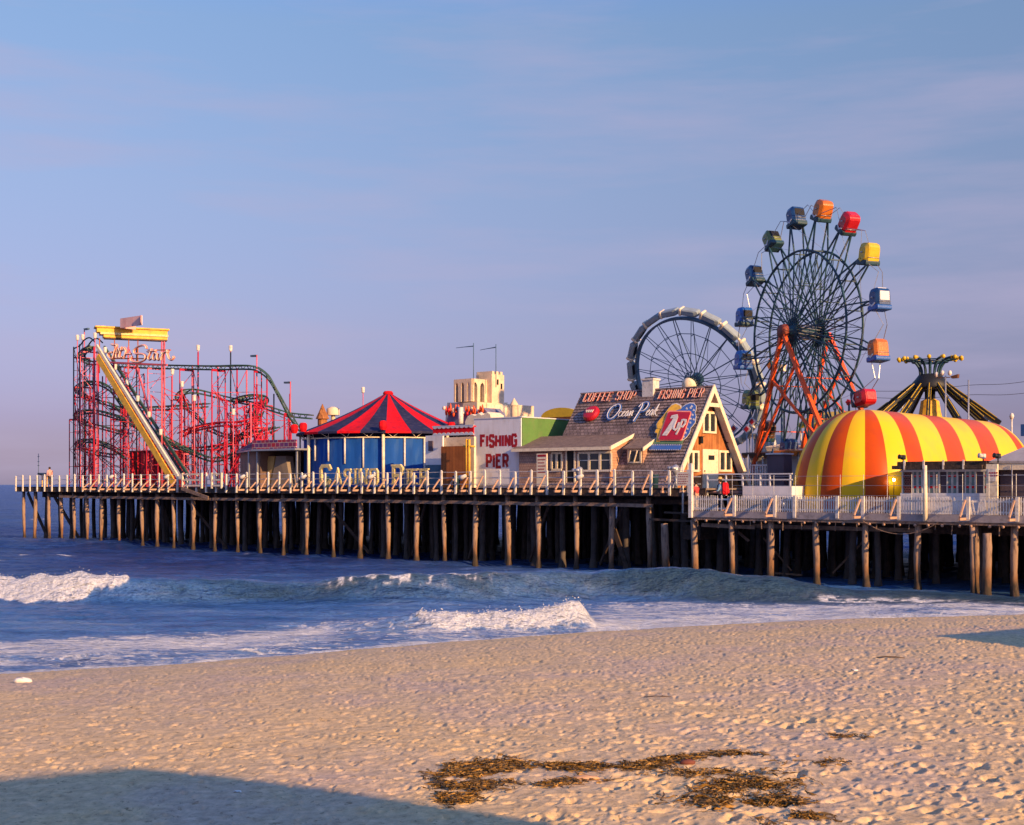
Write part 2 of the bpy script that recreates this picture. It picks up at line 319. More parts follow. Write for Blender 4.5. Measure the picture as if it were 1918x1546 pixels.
# ================================================================ GROUND: beach and sea
def vnoise(x, y, seed=0):
    xi = np.floor(x).astype(np.int64); yi = np.floor(y).astype(np.int64); fx = x-xi; fy = y-yi
    fx = fx*fx*(3-2*fx); fy = fy*fy*(3-2*fy)
    def h(a, b):
        n = (a*374761393+b*668265263+seed*1442695041) & 0xffffffff; n = ((n ^ (n >> 13))*1274126177) & 0xffffffff
        return ((n ^ (n >> 16)) & 0xffff)/65535.0
    return (h(xi, yi)*(1-fx)+h(xi+1, yi)*fx)*(1-fy)+(h(xi, yi+1)*(1-fx)+h(xi+1, yi+1)*fx)*fy
def fbm(x, y, o=5, seed=0, g=0.5):
    s = 0; a = 1; t = 0
    for i in range(o):
        s = s+a*vnoise(x*2**i+i*17.3, y*2**i-i*9.1, seed+i); t += a; a *= g
    return s/t-0.5
def shoreY(X):
    return np.interp(X, [-80, -30, -14.1, -9.45, -4.4, 2.65, 11, 20.4, 40, 80], [14, 28.5, 35.25, 37.25, 40.65, 45.05, 48.9, 51.1, 53.5, 56])
def sand_base(X, Y):
    q = shoreY(X)-Y; qq = np.maximum(q, 0)
    return np.where(q > 0, 1.62*(1-np.exp(-qq/11.5)), 0.12*q)-0.02
def grid_mesh(name, X, Y, Z, mat, attrs=None):
    R, C = X.shape; me = bpy.data.meshes.new(name); n = R*C
    co = np.empty((n, 3), np.float32); co[:, 0] = X.ravel(); co[:, 1] = Y.ravel(); co[:, 2] = Z.ravel()
    me.vertices.add(n); me.vertices.foreach_set('co', co.ravel())
    i = np.arange((R-1)*(C-1)); r = i//(C-1); c = i % (C-1); a = r*C+c
    q = np.stack([a, a+1, a+C+1, a+C], 1).astype(np.int32)
    me.loops.add(q.size); me.loops.foreach_set('vertex_index', q.ravel())
    me.polygons.add(len(q)); me.polygons.foreach_set('loop_start', np.arange(0, q.size, 4, dtype=np.int32)); me.polygons.foreach_set('loop_total', np.full(len(q), 4, np.int32))
    me.polygons.foreach_set('use_smooth', np.ones(len(q), bool)); me.update(calc_edges=True); me.validate()
    for k, v in (attrs or {}).items():
        at = me.attributes.new(k, 'FLOAT', 'POINT'); at.data.foreach_set('value', v.ravel().astype(np.float32))
    me.materials.append(mat); o = link(bpy.data.objects.new(name, me)); return o
# footprints stamped into a height map, 2.2 cm cells
HX0, HY0, HR = -17.0, 11.0, 0.022
HW, HH = int(40/HR), int(42/HR)
hm = np.zeros((HH, HW), np.float32)
def stamp(X, Y, L, W, ang, depth, rim=0.35):
    r = int(max(L, W)*2.4/HR)+2; cx = int((X-HX0)/HR); cy = int((Y-HY0)/HR)
    if cx-r < 0 or cy-r < 0 or cx+r >= HW or cy+r >= HH: return
    yy, xx = np.mgrid[-r:r+1, -r:r+1]*HR; ca, sa = math.cos(ang), math.sin(ang)
    a = (xx*ca+yy*sa)/L; b = (-xx*sa+yy*ca)/W; q = a*a+b*b
    hm[cy-r:cy+r+1, cx-r:cx+r+1] += (-depth*np.exp(-q*1.3)*1.15+depth*rim*np.exp(-(np.sqrt(q)-1.45)**2*5)).astype(np.float32)
for pas, cnt in ((0, 27000), (1, 6500)):
    for _ in range(cnt):
        Y = math.sqrt(12.2**2+RS.rand()*(51**2-12.2**2)); k = RS.uniform(-0.44, 0.44); X = k*Y
        if abs(X-3) > 19 or Y > shoreY(X)-0.8: continue
        near = min(1, max(0, (34-Y)/16)); right = min(1, max(0, (k+0.10)/0.32))
        if pas:
            if RS.rand() > 0.22+0.3*right+0.48*near*right: continue
            sz = RS.uniform(0.07, 0.125); stamp(X, Y, sz*RS.uniform(1.05, 1.6), sz*0.7, RS.normal(0.8, 0.5), sz*RS.uniform(0.3, 0.5)*(0.5+0.6*right*near), 0.25)
        else:
            sz = RS.uniform(0.025, 0.06); stamp(X, Y, sz*RS.uniform(1.1, 2.0), sz*0.75, RS.normal(0.6, 0.8), sz*RS.uniform(0.3, 0.7))
yy, xx = np.mgrid[0:HH, 0:HW]; gx = (xx*HR+HX0).astype(np.float32); gy = (yy*HR+HY0).astype(np.float32)
hm += (0.07*fbm(gx*0.5, gy*0.5, 4, 3)+0.035*fbm(gx*2.4, gy*3.2, 3, 9)+0.012*fbm(gx*9, gy*9, 2, 19)).astype(np.float32)
ed = np.minimum(np.minimum(xx, HW-1-xx), np.minimum(yy, HH-1-yy))*HR
hm *= np.clip(ed/1.0, 0, 1); del gx, gy, xx, yy, ed
def hsample(X, Y):
    fx = (X-HX0)/HR; fy = (Y-HY0)/HR; ok = (fx > 0) & (fy > 0) & (fx < HW-2) & (fy < HH-2)
    fx = np.clip(fx, 0, HW-2.01); fy = np.clip(fy, 0, HH-2.01); ix = fx.astype(int); iy = fy.astype(int); fx = fx-ix; fy = fy-iy
    z = (hm[iy, ix]*(1-fx)+hm[iy, ix+1]*fx)*(1-fy)+(hm[iy+1, ix]*(1-fx)+hm[iy+1, ix+1]*fx)*fy
    return np.where(ok, z, 0)
def sandz(X, Y):
    X = np.atleast_1d(np.asarray(X, float)); Y = np.atleast_1d(np.asarray(Y, float))
    fade = np.clip((shoreY(X)-Y)/1.2, 0, 1)
    return sand_base(X, Y)+hsample(X, Y)*fade
def sand_mat():
    m, t, b = nodes_of('beach_sand'); N = t.nodes.new; L = t.links.new
    ge = N('ShaderNodeNewGeometry')
    n1 = N('ShaderNodeTexNoise'); n1.inputs['Scale'].default_value = 0.33; n1.inputs['Detail'].default_value = 6; n1.inputs['Roughness'].default_value = 0.6; L(ge.outputs['Position'], n1.inputs['Vector'])
    r = N('ShaderNodeValToRGB'); L(n1.outputs[0], r.inputs[0]); ramp_set(r.color_ramp, [(0.36, (0.60, 0.44, 0.31)), (0.50, (0.67, 0.48, 0.28)), (0.64, (0.71, 0.495, 0.26))])
    n2 = N('ShaderNodeTexNoise'); n2.inputs['Scale'].default_value = 5.5; n2.inputs['Detail'].default_value = 9; n2.inputs['Roughness'].default_value = 0.75; L(ge.outputs['Position'], n2.inputs['Vector'])
    mr = N('ShaderNodeMapRange'); mr.inputs[1].default_value = 0.3; mr.inputs[2].default_value = 0.7; mr.inputs[3].default_value = 0.60; mr.inputs[4].default_value = 1.2; L(n2.outputs[0], mr.inputs[0])
    sc = N('ShaderNodeVectorMath'); sc.operation = 'SCALE'; L(r.outputs[0], sc.inputs[0]); L(mr.outputs[0], sc.inputs['Scale'])
    # flecks of dark weed and pale shell
    n4 = N('ShaderNodeTexNoise'); n4.inputs['Scale'].default_value = 7; n4.inputs['Detail'].default_value = 4; n4.inputs['Roughness'].default_value = 0.8; L(ge.outputs['Position'], n4.inputs['Vector'])
    m4 = N('ShaderNodeMapRange'); m4.inputs[1].default_value = 0.585; m4.inputs[2].default_value = 0.66; m4.inputs[4].default_value = 0.72; L(n4.outputs[0], m4.inputs[0])
    mx = N('ShaderNodeMix'); mx.data_type = 'RGBA'; L(m4.outputs[0], mx.inputs[0]); L(sc.outputs[0], mx.inputs[6]); mx.inputs[7].default_value = (0.17, 0.12, 0.06, 1)
    # wet sand at the waterline
    at = N('ShaderNodeAttribute'); at.attribute_name = 'wet'
    m5 = N('ShaderNodeMix'); m5.data_type = 'RGBA'; L(at.outputs['Fac'], m5.inputs[0]); L(mx.outputs[2], m5.inputs[6]); m5.inputs[7].default_value = (0.30, 0.215, 0.17, 1)
    L(m5.outputs[2], b.inputs['Base Color'])
    rr = N('ShaderNodeMapRange'); rr.inputs[3].default_value = 0.95; rr.inputs[4].default_value = 0.35; L(at.outputs['Fac'], rr.inputs[0]); L(rr.outputs[0], b.inputs['Roughness']); b.inputs['Specular IOR Level'].default_value = 0.12
    n3 = N('ShaderNodeTexNoise'); n3.inputs['Scale'].default_value = 14; n3.inputs['Detail'].default_value = 8; n3.inputs['Roughness'].default_value = 0.7; L(ge.outputs['Position'], n3.inputs['Vector'])
    bp = N('ShaderNodeBump'); bp.inputs['Strength'].default_value = 0.7; bp.inputs['Distance'].default_value = 0.03; L(n3.outputs[0], bp.inputs['Height']); L(bp.outputs[0], b.inputs['Normal'])
    return m
ks = np.concatenate([np.linspace(-8, -0.9, 14), np.linspace(-0.8, -0.46, 10), np.linspace(-0.45, 0.45, 1060), np.linspace(0.46, 0.8, 10), np.linspace(0.9, 8, 14)])
Ys = np.concatenate([np.linspace(-60, 9, 14), 5.2*2400/np.linspace(1150, 226, 560), np.linspace(56, 75, 8)])
KK, YY = np.meshgrid(ks, Ys); XX = KK*np.maximum(YY, 11.0)
Z = sand_base(XX, YY)+hsample(XX, YY)*np.clip((shoreY(XX)-YY)/1.2, 0, 1)
wet = np.clip(1-(shoreY(XX)-YY+0.5*fbm(XX*0.6, YY*0.6, 3, 4)*2.2)/0.9, 0, 1)
tagit(grid_mesh('beach', XX, YY, Z, sand_mat(), {'wet': wet}), kind='structure')

# ---- sea
def bump1(t, a, b): return np.where(t < 0, np.exp(-(t/a)**2), np.exp(-(t/b)**2))
def sea(X, Y):
    far = np.clip((Y-48)/40, 0, 1)
    z = 0.22*fbm(X*0.3, Y*0.75, 5, 21)+0.15*fbm(X*1.1, Y*2.0, 4, 22)
    z = z+far*(0.95*fbm(X*0.05, Y*0.14, 5, 31, .55)+0.5*fbm(X*0.2, Y*0.5, 4, 32))*np.clip(1-(Y-400)/2500, 0.25, 1)
    z = z+0.42*bump1(Y-(112+2.5*np.sin(X*0.05)), 1.6, 5)*np.clip((-20-X)/15, 0, 1)
    px = X/Y*F+CX
    # outer wave: breaking at the left, an unbroken green face in the middle, collapsing against the pier
    yc = 58.3+0.9*np.sin(X*0.16+0.5)+0.5*np.sin(X*0.41)
    A = np.interp(px, [-400, 0, 200, 250, 330, 560, 700, 950, 1300, 1450, 1600, 1900, 2400], [0.95, 1.0, 1.15, 1.15, 0.95, 0.9, 1.15, 1.2, 1.3, 0.95, 0.35, 0.12, 0.05])
    A = A*(1+0.3*fbm(X*0.5, Y*0.1, 3, 41))
    w1 = bump1(Y-yc, 0.95, 3.6)
    z = z+A*w1+0.10*w1*fbm(X*1.4+Y, Y*1.4, 4, 45)
    rg = fbm(X*0.9, X*0+3.1, 4, 121); rg2 = fbm(X*3.1, X*0+1.7, 3, 122)
    br1 = np.clip((252+30*rg2-px)/10, 0, 1)*np.clip((Y-yc+np.interp(px, [0, 120, 245], [1.5, 1.3, 0.6])+1.2*rg+0.5*rg2)/0.25, 0, 1)*np.clip((yc+0.5+0.8*rg2-Y)/0.4, 0, 1)
    br1b = np.interp(px, [1480, 1560, 1800, 1960], [0, .75, .75, .4])*np.exp(-((Y-yc+1.3+0.8*fbm(X*0.9, Y*.2, 3, 51))/0.45)**2)
    # inner shore break
    yc2 = 46.5+0.35*np.sin(X*0.5)
    A2 = np.interp(px, [300, 560, 700, 790, 900, 1000, 1085, 1115, 1200], [0, 0.10, 0.28, 0.5, 0.45, 0.5, 0.80, 0.2, 0.0])
    w2 = bump1(Y-yc2, 0.75, 1.6); z = z+A2*w2
    br2 = np.interp(px+25*rg2, [764, 782, 1098, 1112], [0, 1, 1, 0])*np.clip((Y-yc2+np.interp(px, [775, 830, 1000, 1105], [0.3, 0.95, 1.05, 0.7])+0.7*rg+0.4*rg2)/0.2, 0, 1)*np.clip((yc2+0.3+0.5*rg2-Y)/0.25, 0, 1)
    # swash ripples near the sand
    q = Y-shoreY(X)
    z = z+0.10*bump1(q-2.2-0.8*np.sin(X*0.3), 0.4, 1.2)*(0.6+1.2*fbm(X*0.3, X*0, 3, 61))
    br = np.clip(br1+br2, 0, 1)
    z = z+br*(0.12+0.30*fbm(X*1.5, Y*1.4, 5, 71, 0.55)+0.10*np.abs(fbm(X*7, Y*4, 3, 72)))
    # foam cover
    lace = np.abs(fbm(X*0.8+2*fbm(X*.5, Y*.5, 3, 83), Y*2.2, 5, 81))*2
    nz = fbm(X*0.55, Y*1.9, 5, 91)+0.5; nf = fbm(X*2.6, Y*7.0, 4, 95)+0.5
    ps = H*F/np.maximum(Y, 1)+HY                     # how far down the slope of view: rows of surf follow it
    cov = np.interp(q, [-1, 0, 0.5, 2.5, 6.5, 9.5, 12, 16], [0.95, .95, .62, .60, .58, .42, 0.22, 0.1])
    left = np.interp(px, [-300, 150, 600, 760], [1, 1, 1, 0.4]); wl = np.clip((790+160*fbm(X*.7, Y*.9, 4, 131)-px)/170, 0, 1); cov = cov*(1-wl)+wl*cov*np.interp(q, [0, .6, 1.5, 3, 5.5, 8, 9], [1.1, .9, .85, 1.1, 1.3, 1.15, 0.4])*left
    wr = np.clip((px-1100-60*fbm(X*.7, Y*.9, 4, 132))/60, 0, 1); cov = cov*(1-wr)+wr*(np.interp(Y-yc+1.5*fbm(X*.3, Y*.3, 3, 133), [-14, -2.9, -1.6, 0], [.72, .70, .14, 0.0])+0.3*np.exp(-np.abs(q)/0.7))
    foam = np.clip((cov-0.5*nz-0.28*nf-0.12)*3.2, 0, 1)*(0.55+0.45*np.clip(nf*2-0.4, 0, 1))
    foam = np.maximum(foam, np.clip((0.13-lace)*7, 0, 1)*np.clip(cov*1.5, 0, 0.75))
    face = np.interp(px, [560, 640, 900, 980], [0, 1, 1, 0])*np.clip(w1*1.4-0.35, 0, 1)
    foam = np.maximum(foam, face*np.clip((0.075-np.abs(fbm(X*0.9, Y*1.5, 4, 101)))*12, 0, 1)*0.75)
    crest = np.clip(1-np.abs(Y-yc-0.15)/0.22, 0, 1)*np.interp(px, [250, 300, 700, 1440, 1500], [0, .2, .45, .55, 0])*np.clip(nf*3-1.1, 0, 1)
    foam = np.maximum(np.maximum(foam, crest), np.maximum(br1b*np.clip(nf*3-0.8, 0, 1), br*1.2))
    cap = np.clip((fbm(X*0.25, Y*0.8, 5, 111)-0.27)*14, 0, 1)*far*np.clip(1-Y/500, 0, 1)*0.8
    foam = np.clip(np.maximum(np.maximum(foam, cap), 0.5*np.clip(cov, 0, 1)*(0.3+1.4*nf)), 0, 1)
    front_shade = np.interp(px, [230, 330, 1440, 1560], [0, .9, .9, 0])*np.clip((yc+0.05-Y)/0.25, 0, 1)*np.clip((Y-yc+1.9)/0.9, 0, 1)*np.clip(0.62+1.7*fbm(X*0.35, Y*1.4, 5, 141), 0, 1)  # wave front painted darker, for the sky it reflects less
    silt_shade = np.clip(front_shade+np.interp(px, [1150, 1400, 1700, 2100], [0.0, .8, 1, 1])*np.exp(-((Y-yc+0.5)/3.0)**2)+0.55*np.interp(px, [560, 700, 900, 1000], [0, 1, 1, 0])*w1, 0, 1)  # murky water by the pier, plus the painted dark of the wave front
    return z, foam, silt_shade
def sea_mat():
    m, t, b = nodes_of('sea_water'); N = t.nodes.new; L = t.links.new
    ge = N('ShaderNodeNewGeometry'); fo = N('ShaderNodeAttribute'); fo.attribute_name = 'foam'; si = N('ShaderNodeAttribute'); si.attribute_name = 'silt_shade'
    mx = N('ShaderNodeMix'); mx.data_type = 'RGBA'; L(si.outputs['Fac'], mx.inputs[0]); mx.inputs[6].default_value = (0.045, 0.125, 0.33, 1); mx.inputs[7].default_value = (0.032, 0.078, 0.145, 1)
    n1 = N('ShaderNodeTexNoise'); n1.inputs['Scale'].default_value = 7; n1.inputs['Detail'].default_value = 7; n1.inputs['Roughness'].default_value = 0.7; L(ge.outputs['Position'], n1.inputs['Vector'])
    ad = N('ShaderNodeMath'); ad.operation = 'MULTIPLY_ADD'; ad.inputs[1].default_value = 0.7; ad.inputs[2].default_value = -0.35; L(n1.outputs[0], ad.inputs[0])
    a2 = N('ShaderNodeMath'); a2.operation = 'ADD'; L(ad.outputs[0], a2.inputs[0]); L(fo.outputs['Fac'], a2.inputs[1])
    mr = N('ShaderNodeMapRange'); mr.inputs[1].default_value = 0.28; mr.inputs[2].default_value = 0.62; L(a2.outputs[0], mr.inputs[0])
    gate = N('ShaderNodeMath'); gate.operation = 'MULTIPLY'; L(mr.outputs[0], gate.inputs[0])
    g2 = N('ShaderNodeMapRange'); g2.inputs[1].default_value = 0.03; g2.inputs[2].default_value = 0.2; L(fo.outputs['Fac'], g2.inputs[0]); L(g2.outputs[0], gate.inputs[1])
    soft = N('ShaderNodeMath'); soft.operation = 'MULTIPLY_ADD'; soft.inputs[1].default_value = 0.5; soft.use_clamp = True; L(fo.outputs['Fac'], soft.inputs[0]); L(gate.outputs[0], soft.inputs[2])
    m2 = N('ShaderNodeMix'); m2.data_type = 'RGBA'; L(soft.outputs[0], m2.inputs[0]); L(mx.outputs[2], m2.inputs[6]); m2.inputs[7].default_value = (0.74, 0.76, 0.82, 1); L(m2.outputs[2], b.inputs['Base Color'])
    rr = N('ShaderNodeMapRange'); rr.inputs[3].default_value = 0.3; rr.inputs[4].default_value = 0.9; L(soft.outputs[0], rr.inputs[0]); L(rr.outputs[0], b.inputs['Roughness'])
    b.inputs['IOR'].default_value = 1.33; b.inputs['Specular IOR Level'].default_value = 0.2
    # murky streaks: patches of clearer and siltier water
    mp2 = N('ShaderNodeMapping'); mp2.inputs['Scale'].default_value = (0.10, 0.45, 1); L(ge.outputs['Position'], mp2.inputs[0])
    n5 = N('ShaderNodeTexNoise'); n5.inputs['Scale'].default_value = 1.4; n5.inputs['Detail'].default_value = 9; n5.inputs['Roughness'].default_value = 0.72; n5.inputs['Distortion'].default_value = 0.6; L(mp2.outputs[0], n5.inputs['Vector'])
    r5 = N('ShaderNodeValToRGB'); L(n5.outputs[0], r5.inputs[0]); ramp_set(r5.color_ramp, [(0.36, (0.02, 0.10, 0.33)), (0.48, (0.055, 0.19, 0.52)), (0.58, (0.11, 0.25, 0.56)), (0.70, (0.20, 0.28, 0.48))]); dp5 = N('ShaderNodeAttribute'); dp5.attribute_name = 'deep'; m6 = N('ShaderNodeMix'); m6.data_type = 'RGBA'; L(dp5.outputs['Fac'], m6.inputs[0]); L(r5.outputs[0], m6.inputs[6])
    r6 = N('ShaderNodeValToRGB'); L(n5.outputs[0], r6.inputs[0]); ramp_set(r6.color_ramp, [(0.36, (0.005, 0.028, 0.14)), (0.52, (0.012, 0.055, 0.26)), (0.68, (0.04, 0.11, 0.36))]); L(r6.outputs[0], m6.inputs[7]); L(m6.outputs[2], mx.inputs[6])
    # chop in the surface normal: long crests parallel to the shore
    mp = N('ShaderNodeMapping'); mp.inputs['Scale'].default_value = (0.55, 1.5, 1); mp.inputs['Rotation'].default_value = (0, 0, 0.12); L(ge.outputs['Position'], mp.inputs[0])
    n2 = N('ShaderNodeTexNoise'); n2.inputs['Scale'].default_value = 1.6; n2.inputs['Detail'].default_value = 9; n2.inputs['Roughness'].default_value = 0.68; L(mp.outputs[0], n2.inputs['Vector'])
    n3 = N('ShaderNodeTexNoise'); n3.inputs['Scale'].default_value = 0.35; n3.inputs['Detail'].default_value = 6; n3.inputs['Roughness'].default_value = 0.6; L(mp.outputs[0], n3.inputs['Vector'])
    b1 = N('ShaderNodeBump'); b1.inputs['Strength'].default_value = 1.0; b1.inputs['Distance'].default_value = 2.2; L(n3.outputs[0], b1.inputs['Height'])
    b2 = N('ShaderNodeBump'); b2.inputs['Strength'].default_value = 0.9; b2.inputs['Distance'].default_value = 0.6; L(n2.outputs[0], b2.inputs['Height']); L(b1.outputs[0], b2.inputs['Normal']); L(b2.outputs[0], b.inputs['Normal'])
    return m
ks = np.concatenate([np.linspace(-6, -0.9, 14), np.linspace(-0.85, -0.45, 12), np.linspace(-0.44, 0.44, 1000), np.linspace(0.45, 0.85, 12), np.linspace(0.9, 6, 14)])
deps = np.concatenate([np.linspace(372, 100, 470), np.linspace(99.4, 8, 130), np.array([6, 4, 2.5, 1.5, 1, 0.6, 0.35])])
Ys = H*F/deps; KK, YY = np.meshgrid(ks, Ys); XX = KK*YY
Z, foam, silt_shade = sea(XX, YY)
tagit(grid_mesh('sea', XX, YY, Z, sea_mat(), {'foam': foam, 'silt_shade': silt_shade, 'deep': np.clip((YY-shoreY(XX)-13)/38, 0, 1)*np.clip((XX/YY*F+CX+900)/300, 0, 1)}), kind='structure')
# broken water thrown up by the two breakers: countless small clots of foam
def clots(name, px0, px1, outer, n, seed):
    rs = np.random.RandomState(seed); mb = MB(); px = rs.uniform(px0, px1, n); Y = np.full(n, 58.3 if outer else 46.5)
    for _ in range(3):
        X = (px-CX)/F*Y; yc = 58.3+0.9*np.sin(X*0.16+0.5)+0.5*np.sin(X*0.41) if outer else 46.5+0.35*np.sin(X*0.5); Y = yc
    Y = yc+(rs.uniform(-2.4, 0.6, n) if outer else rs.uniform(-1.5, 0.5, n)); X = (px-CX)/F*Y; z, fo, _ = sea(X, Y)
    for x, y, zz_, f in zip(X, Y, z, fo):
        if f < 0.97: continue
        r = rs.uniform(0.010, 0.024); up = abs(rs.normal(0, 0.10))
        mb.ball((x, y, zz_+up), r, 5, 0, (rs.uniform(.8, 1.6), 1, rs.uniform(.6, 1.1)))
    mb.build(name, M['foamw'], None, (0, 0, 0), 'white broken water tumbling along the crest of the '+('outer wave at the far left' if outer else 'small shore break'), 'surf foam', None, 'stuff', pier=False)
clots('sea_foam', -120, 250, True, 400, 3)
clots('sea_foam', 770, 1108, False, 400, 4)

# ---- things washed up on the sand
def ground_px(x, y):
    Y = 20.0
    for _ in range(30):
        X = (x-CX)/F*Y; z = float(sand_base(np.array([X]), np.array([Y]))[0]); Y = (H-z)*F/(y-HY)
    return X, Y
def weedmat(name, c):
    return paint(name, c, 0.6, 0.6, 6, (0.03, 0.02, 0.01), 0.5, bump=0)
def weed(patches, n, label, seed):
    rs = np.random.RandomState(seed); mb = MB(); mats = [weedmat('dried_seaweed', (0.22, 0.115, 0.022)), weedmat('dark_seaweed', (0.09, 0.055, 0.02)), weedmat('ochre_seaweed', (0.42, 0.22, 0.045))]
    wts = np.array([p[4] for p in patches], float); wts /= wts.sum()
    for i in range(n):
        p = patches[rs.choice(len(patches), p=wts)]
        t = rs.normal(0, 0.42); x = p[0]+t*p[2]+rs.normal(0, 3); y = p[1]+rs.normal(0, 0.45)*p[3]+t*p[5]
        X, Y = ground_px(x, y)
        if vnoise(np.array([X*3]), np.array([Y*3]), seed)[0]*.6+vnoise(np.array([X*11]), np.array([Y*11]), seed+9)[0]*.4 < 0.47: continue
        z = float(sandz(X, Y)[0]); a = rs.uniform(0, 6.28); l = rs.uniform(0.07, 0.30); w = rs.uniform(0.003, 0.010)
        pts = []; 
        for k in range(4):
            pts.append((X+math.cos(a)*l*(k/3-.5), Y+math.sin(a)*l*(k/3-.5), z+rs.uniform(0.0, 0.026))); a += rs.normal(0, 0.5)
        vs = []; nx, ny = -math.sin(a)*w, math.cos(a)*w
        for q in pts: vs += [(q[0]-nx, q[1]-ny, q[2]+rs.uniform(-.01, .012)), (q[0]+nx, q[1]+ny, q[2]+rs.uniform(-.01, .02))]
        mb.add(vs, [(0, 1, 3, 2), (2, 3, 5, 4), (4, 5, 7, 6)], int(rs.choice(3, p=[.5, .28, .22])), True)
    mb.build('seaweed', mats, None, (0, 0, 0), label, 'seaweed', 'dried seaweed on the beach', 'stuff', pier=False)
weed([(890, 1440, 95, 14, 3, -8), (875, 1468, 60, 22, 3, -3), (855, 1492, 38, 18, 1.4, 0), (960, 1432, 50, 5, .5, 0)], 4800, 'thick brown seaweed mat beside the tip of the big shadow', 1)
weed([(1050, 1437, 90, 8, 1.2, 0), (1180, 1436, 80, 7, 1.4, -2), (1250, 1425, 80, 5, .8, -6), (1360, 1416, 110, 4, .6, -3), (1030, 1465, 130, 10, .5, 0), (1590, 1380, 60, 6, .1, 5)], 2500, 'thin line of seaweed strung across the open sand', 2)
weed([(1400, 1470, 110, 18, 2, -4), (1340, 1500, 90, 16, 1, 3), (1450, 1505, 80, 20, 1.4, 0), (1480, 1535, 70, 14, 1.4, 0), (1330, 1448, 120, 8, .6, 0), (1540, 1430, 90, 8, .15, 0)], 2500, 'scattered ochre seaweed between the footprints nearest the camera', 3)
def scrap(name, label, cat, x, y, fn, mat):
    X, Y = ground_px(x, y); z = float(sandz(X, Y)[0]); mb = MB(); fn(mb, X, Y, z); mb.build(name, mat, None, (X, Y, z), label, cat, pier=False)
def stick(l, r, a):
    def f(mb, X, Y, z):
        c, s = math.cos(a), math.sin(a); mb.tube([(X-c*l/2, Y-s*l/2, z+r), (X-c*l*.15, Y-s*l*.1, z+r*2.4), (X+c*l*.2, Y+s*l*.25, z+r*2), (X+c*l/2, Y+s*l/2, z+r)], [r*.6, r, r*.9, r*.5], 6)
        mb.tube([(X+c*l*.1, Y+s*l*.15, z+r*2), (X+c*l*.25-s*.06, Y+s*l*.3+c*.09, z+r*3)], [r*.5, r*.2], 5)
    return f
def shell(r, a=0.0):
    def f(mb, X, Y, z):
        c, s = math.cos(a), math.sin(a); vs = []; fs = []
        n = 11
        vs.append((X-c*r, Y-s*r, z+r*0.25))
        for ring, (q, hz) in enumerate(((0.5, 0.62), (0.85, 0.55), (1.0, 0.12))):
            for k in range(n):
                t = math.pi*(k/(n-1)-0.5)*1.25; rr = r*2*q*(1+(0.04 if k % 2 else -0.04))
                lx = math.cos(t)*rr; ly = math.sin(t)*rr*0.8; vs.append((X-c*r+c*lx-s*ly, Y-s*r+s*lx+c*ly, z+r*hz*(1 if k % 2 else 0.9)))
        fs += [(0, 1+k, 2+k) for k in range(n-1)]
        for g in range(2): fs += [(1+g*n+k, 1+(g+1)*n+k, 2+(g+1)*n+k, 2+g*n+k) for k in range(n-1)]
        mb.add(vs, fs, 0, True)
    return f
def clod(r, sc):
    def f(mb, X, Y, z):
        rs = random.Random(int(X*100)); n0 = len(mb.v); mb.ball((X, Y, z+r*sc[2]*0.5), r, 10, 0, sc)
        mb.v[n0:] = [(a+rs.uniform(-.12, .12)*r, b+rs.uniform(-.12, .12)*r, c+rs.uniform(-.12, .12)*r) for a, b, c in mb.v[n0:]]
    return f
wood = paint('driftwood', (0.10, 0.065, 0.04), 0.9, 0.3, 6); shm = paint('shell_white', (0.78, 0.72, 0.62), 0.5, 0.12, 9)
scrap('driftwood_stick', 'dark driftwood stick on open sand below the right-hand shadow', 'stick', 1668, 1233, stick(0.62, 0.016, -0.12), wood)
scrap('driftwood_stick', 'short dark stick lying inside the big foreground shadow', 'stick', 1008, 1533, stick(0.14, 0.012, -0.1), wood)
scrap('driftwood_stick', 'long thin twig in the middle of the open sand', 'stick', 1232, 1306, stick(0.5, 0.009, 0.02), wood)
scrap('sea_shell', 'round white shell on the dark seaweed line', 'shell', 1168, 1440, shell(0.032, 0.4), shm)
scrap('sea_shell', 'white shell at the bottom right corner of the beach', 'shell', 1845, 1538, shell(0.028, 2.0), shm)
scrap('sea_shell', 'small white shell alone in mid beach below the breaker', 'shell', 1411, 1330, shell(0.026, 1.0), shm)
scrap('sea_shell', 'pale shell upright in the big foreground shadow', 'shell', 446, 1487, shell(0.032, 1.5), shm)
scrap('sea_shell', 'pair of pale shell halves on sand below the twig', 'shell', 1603, 1257, shell(0.05, 0.3), shm)
scrap('sand_litter', 'crumpled white litter beside the waterline at far left', 'litter', 42, 1280, clod(0.14, (1.6, .9, .5)), shm)
scrap('clay_lump', 'reddish brown lump between the seaweed line and the patch', 'rock', 1288, 1432, clod(0.06, (1.9, .9, .7)), paint('clay_red', (0.16, 0.05, 0.035), 0.8, 0.3, 9))
scrap('sand_clod', 'flat orange sand clod below the seaweed line', 'rock', 1094, 1459, clod(0.11, (1.9, .9, .35)), paint('clod_sand', (0.52, 0.30, 0.17), 0.95, 0.2, 9))

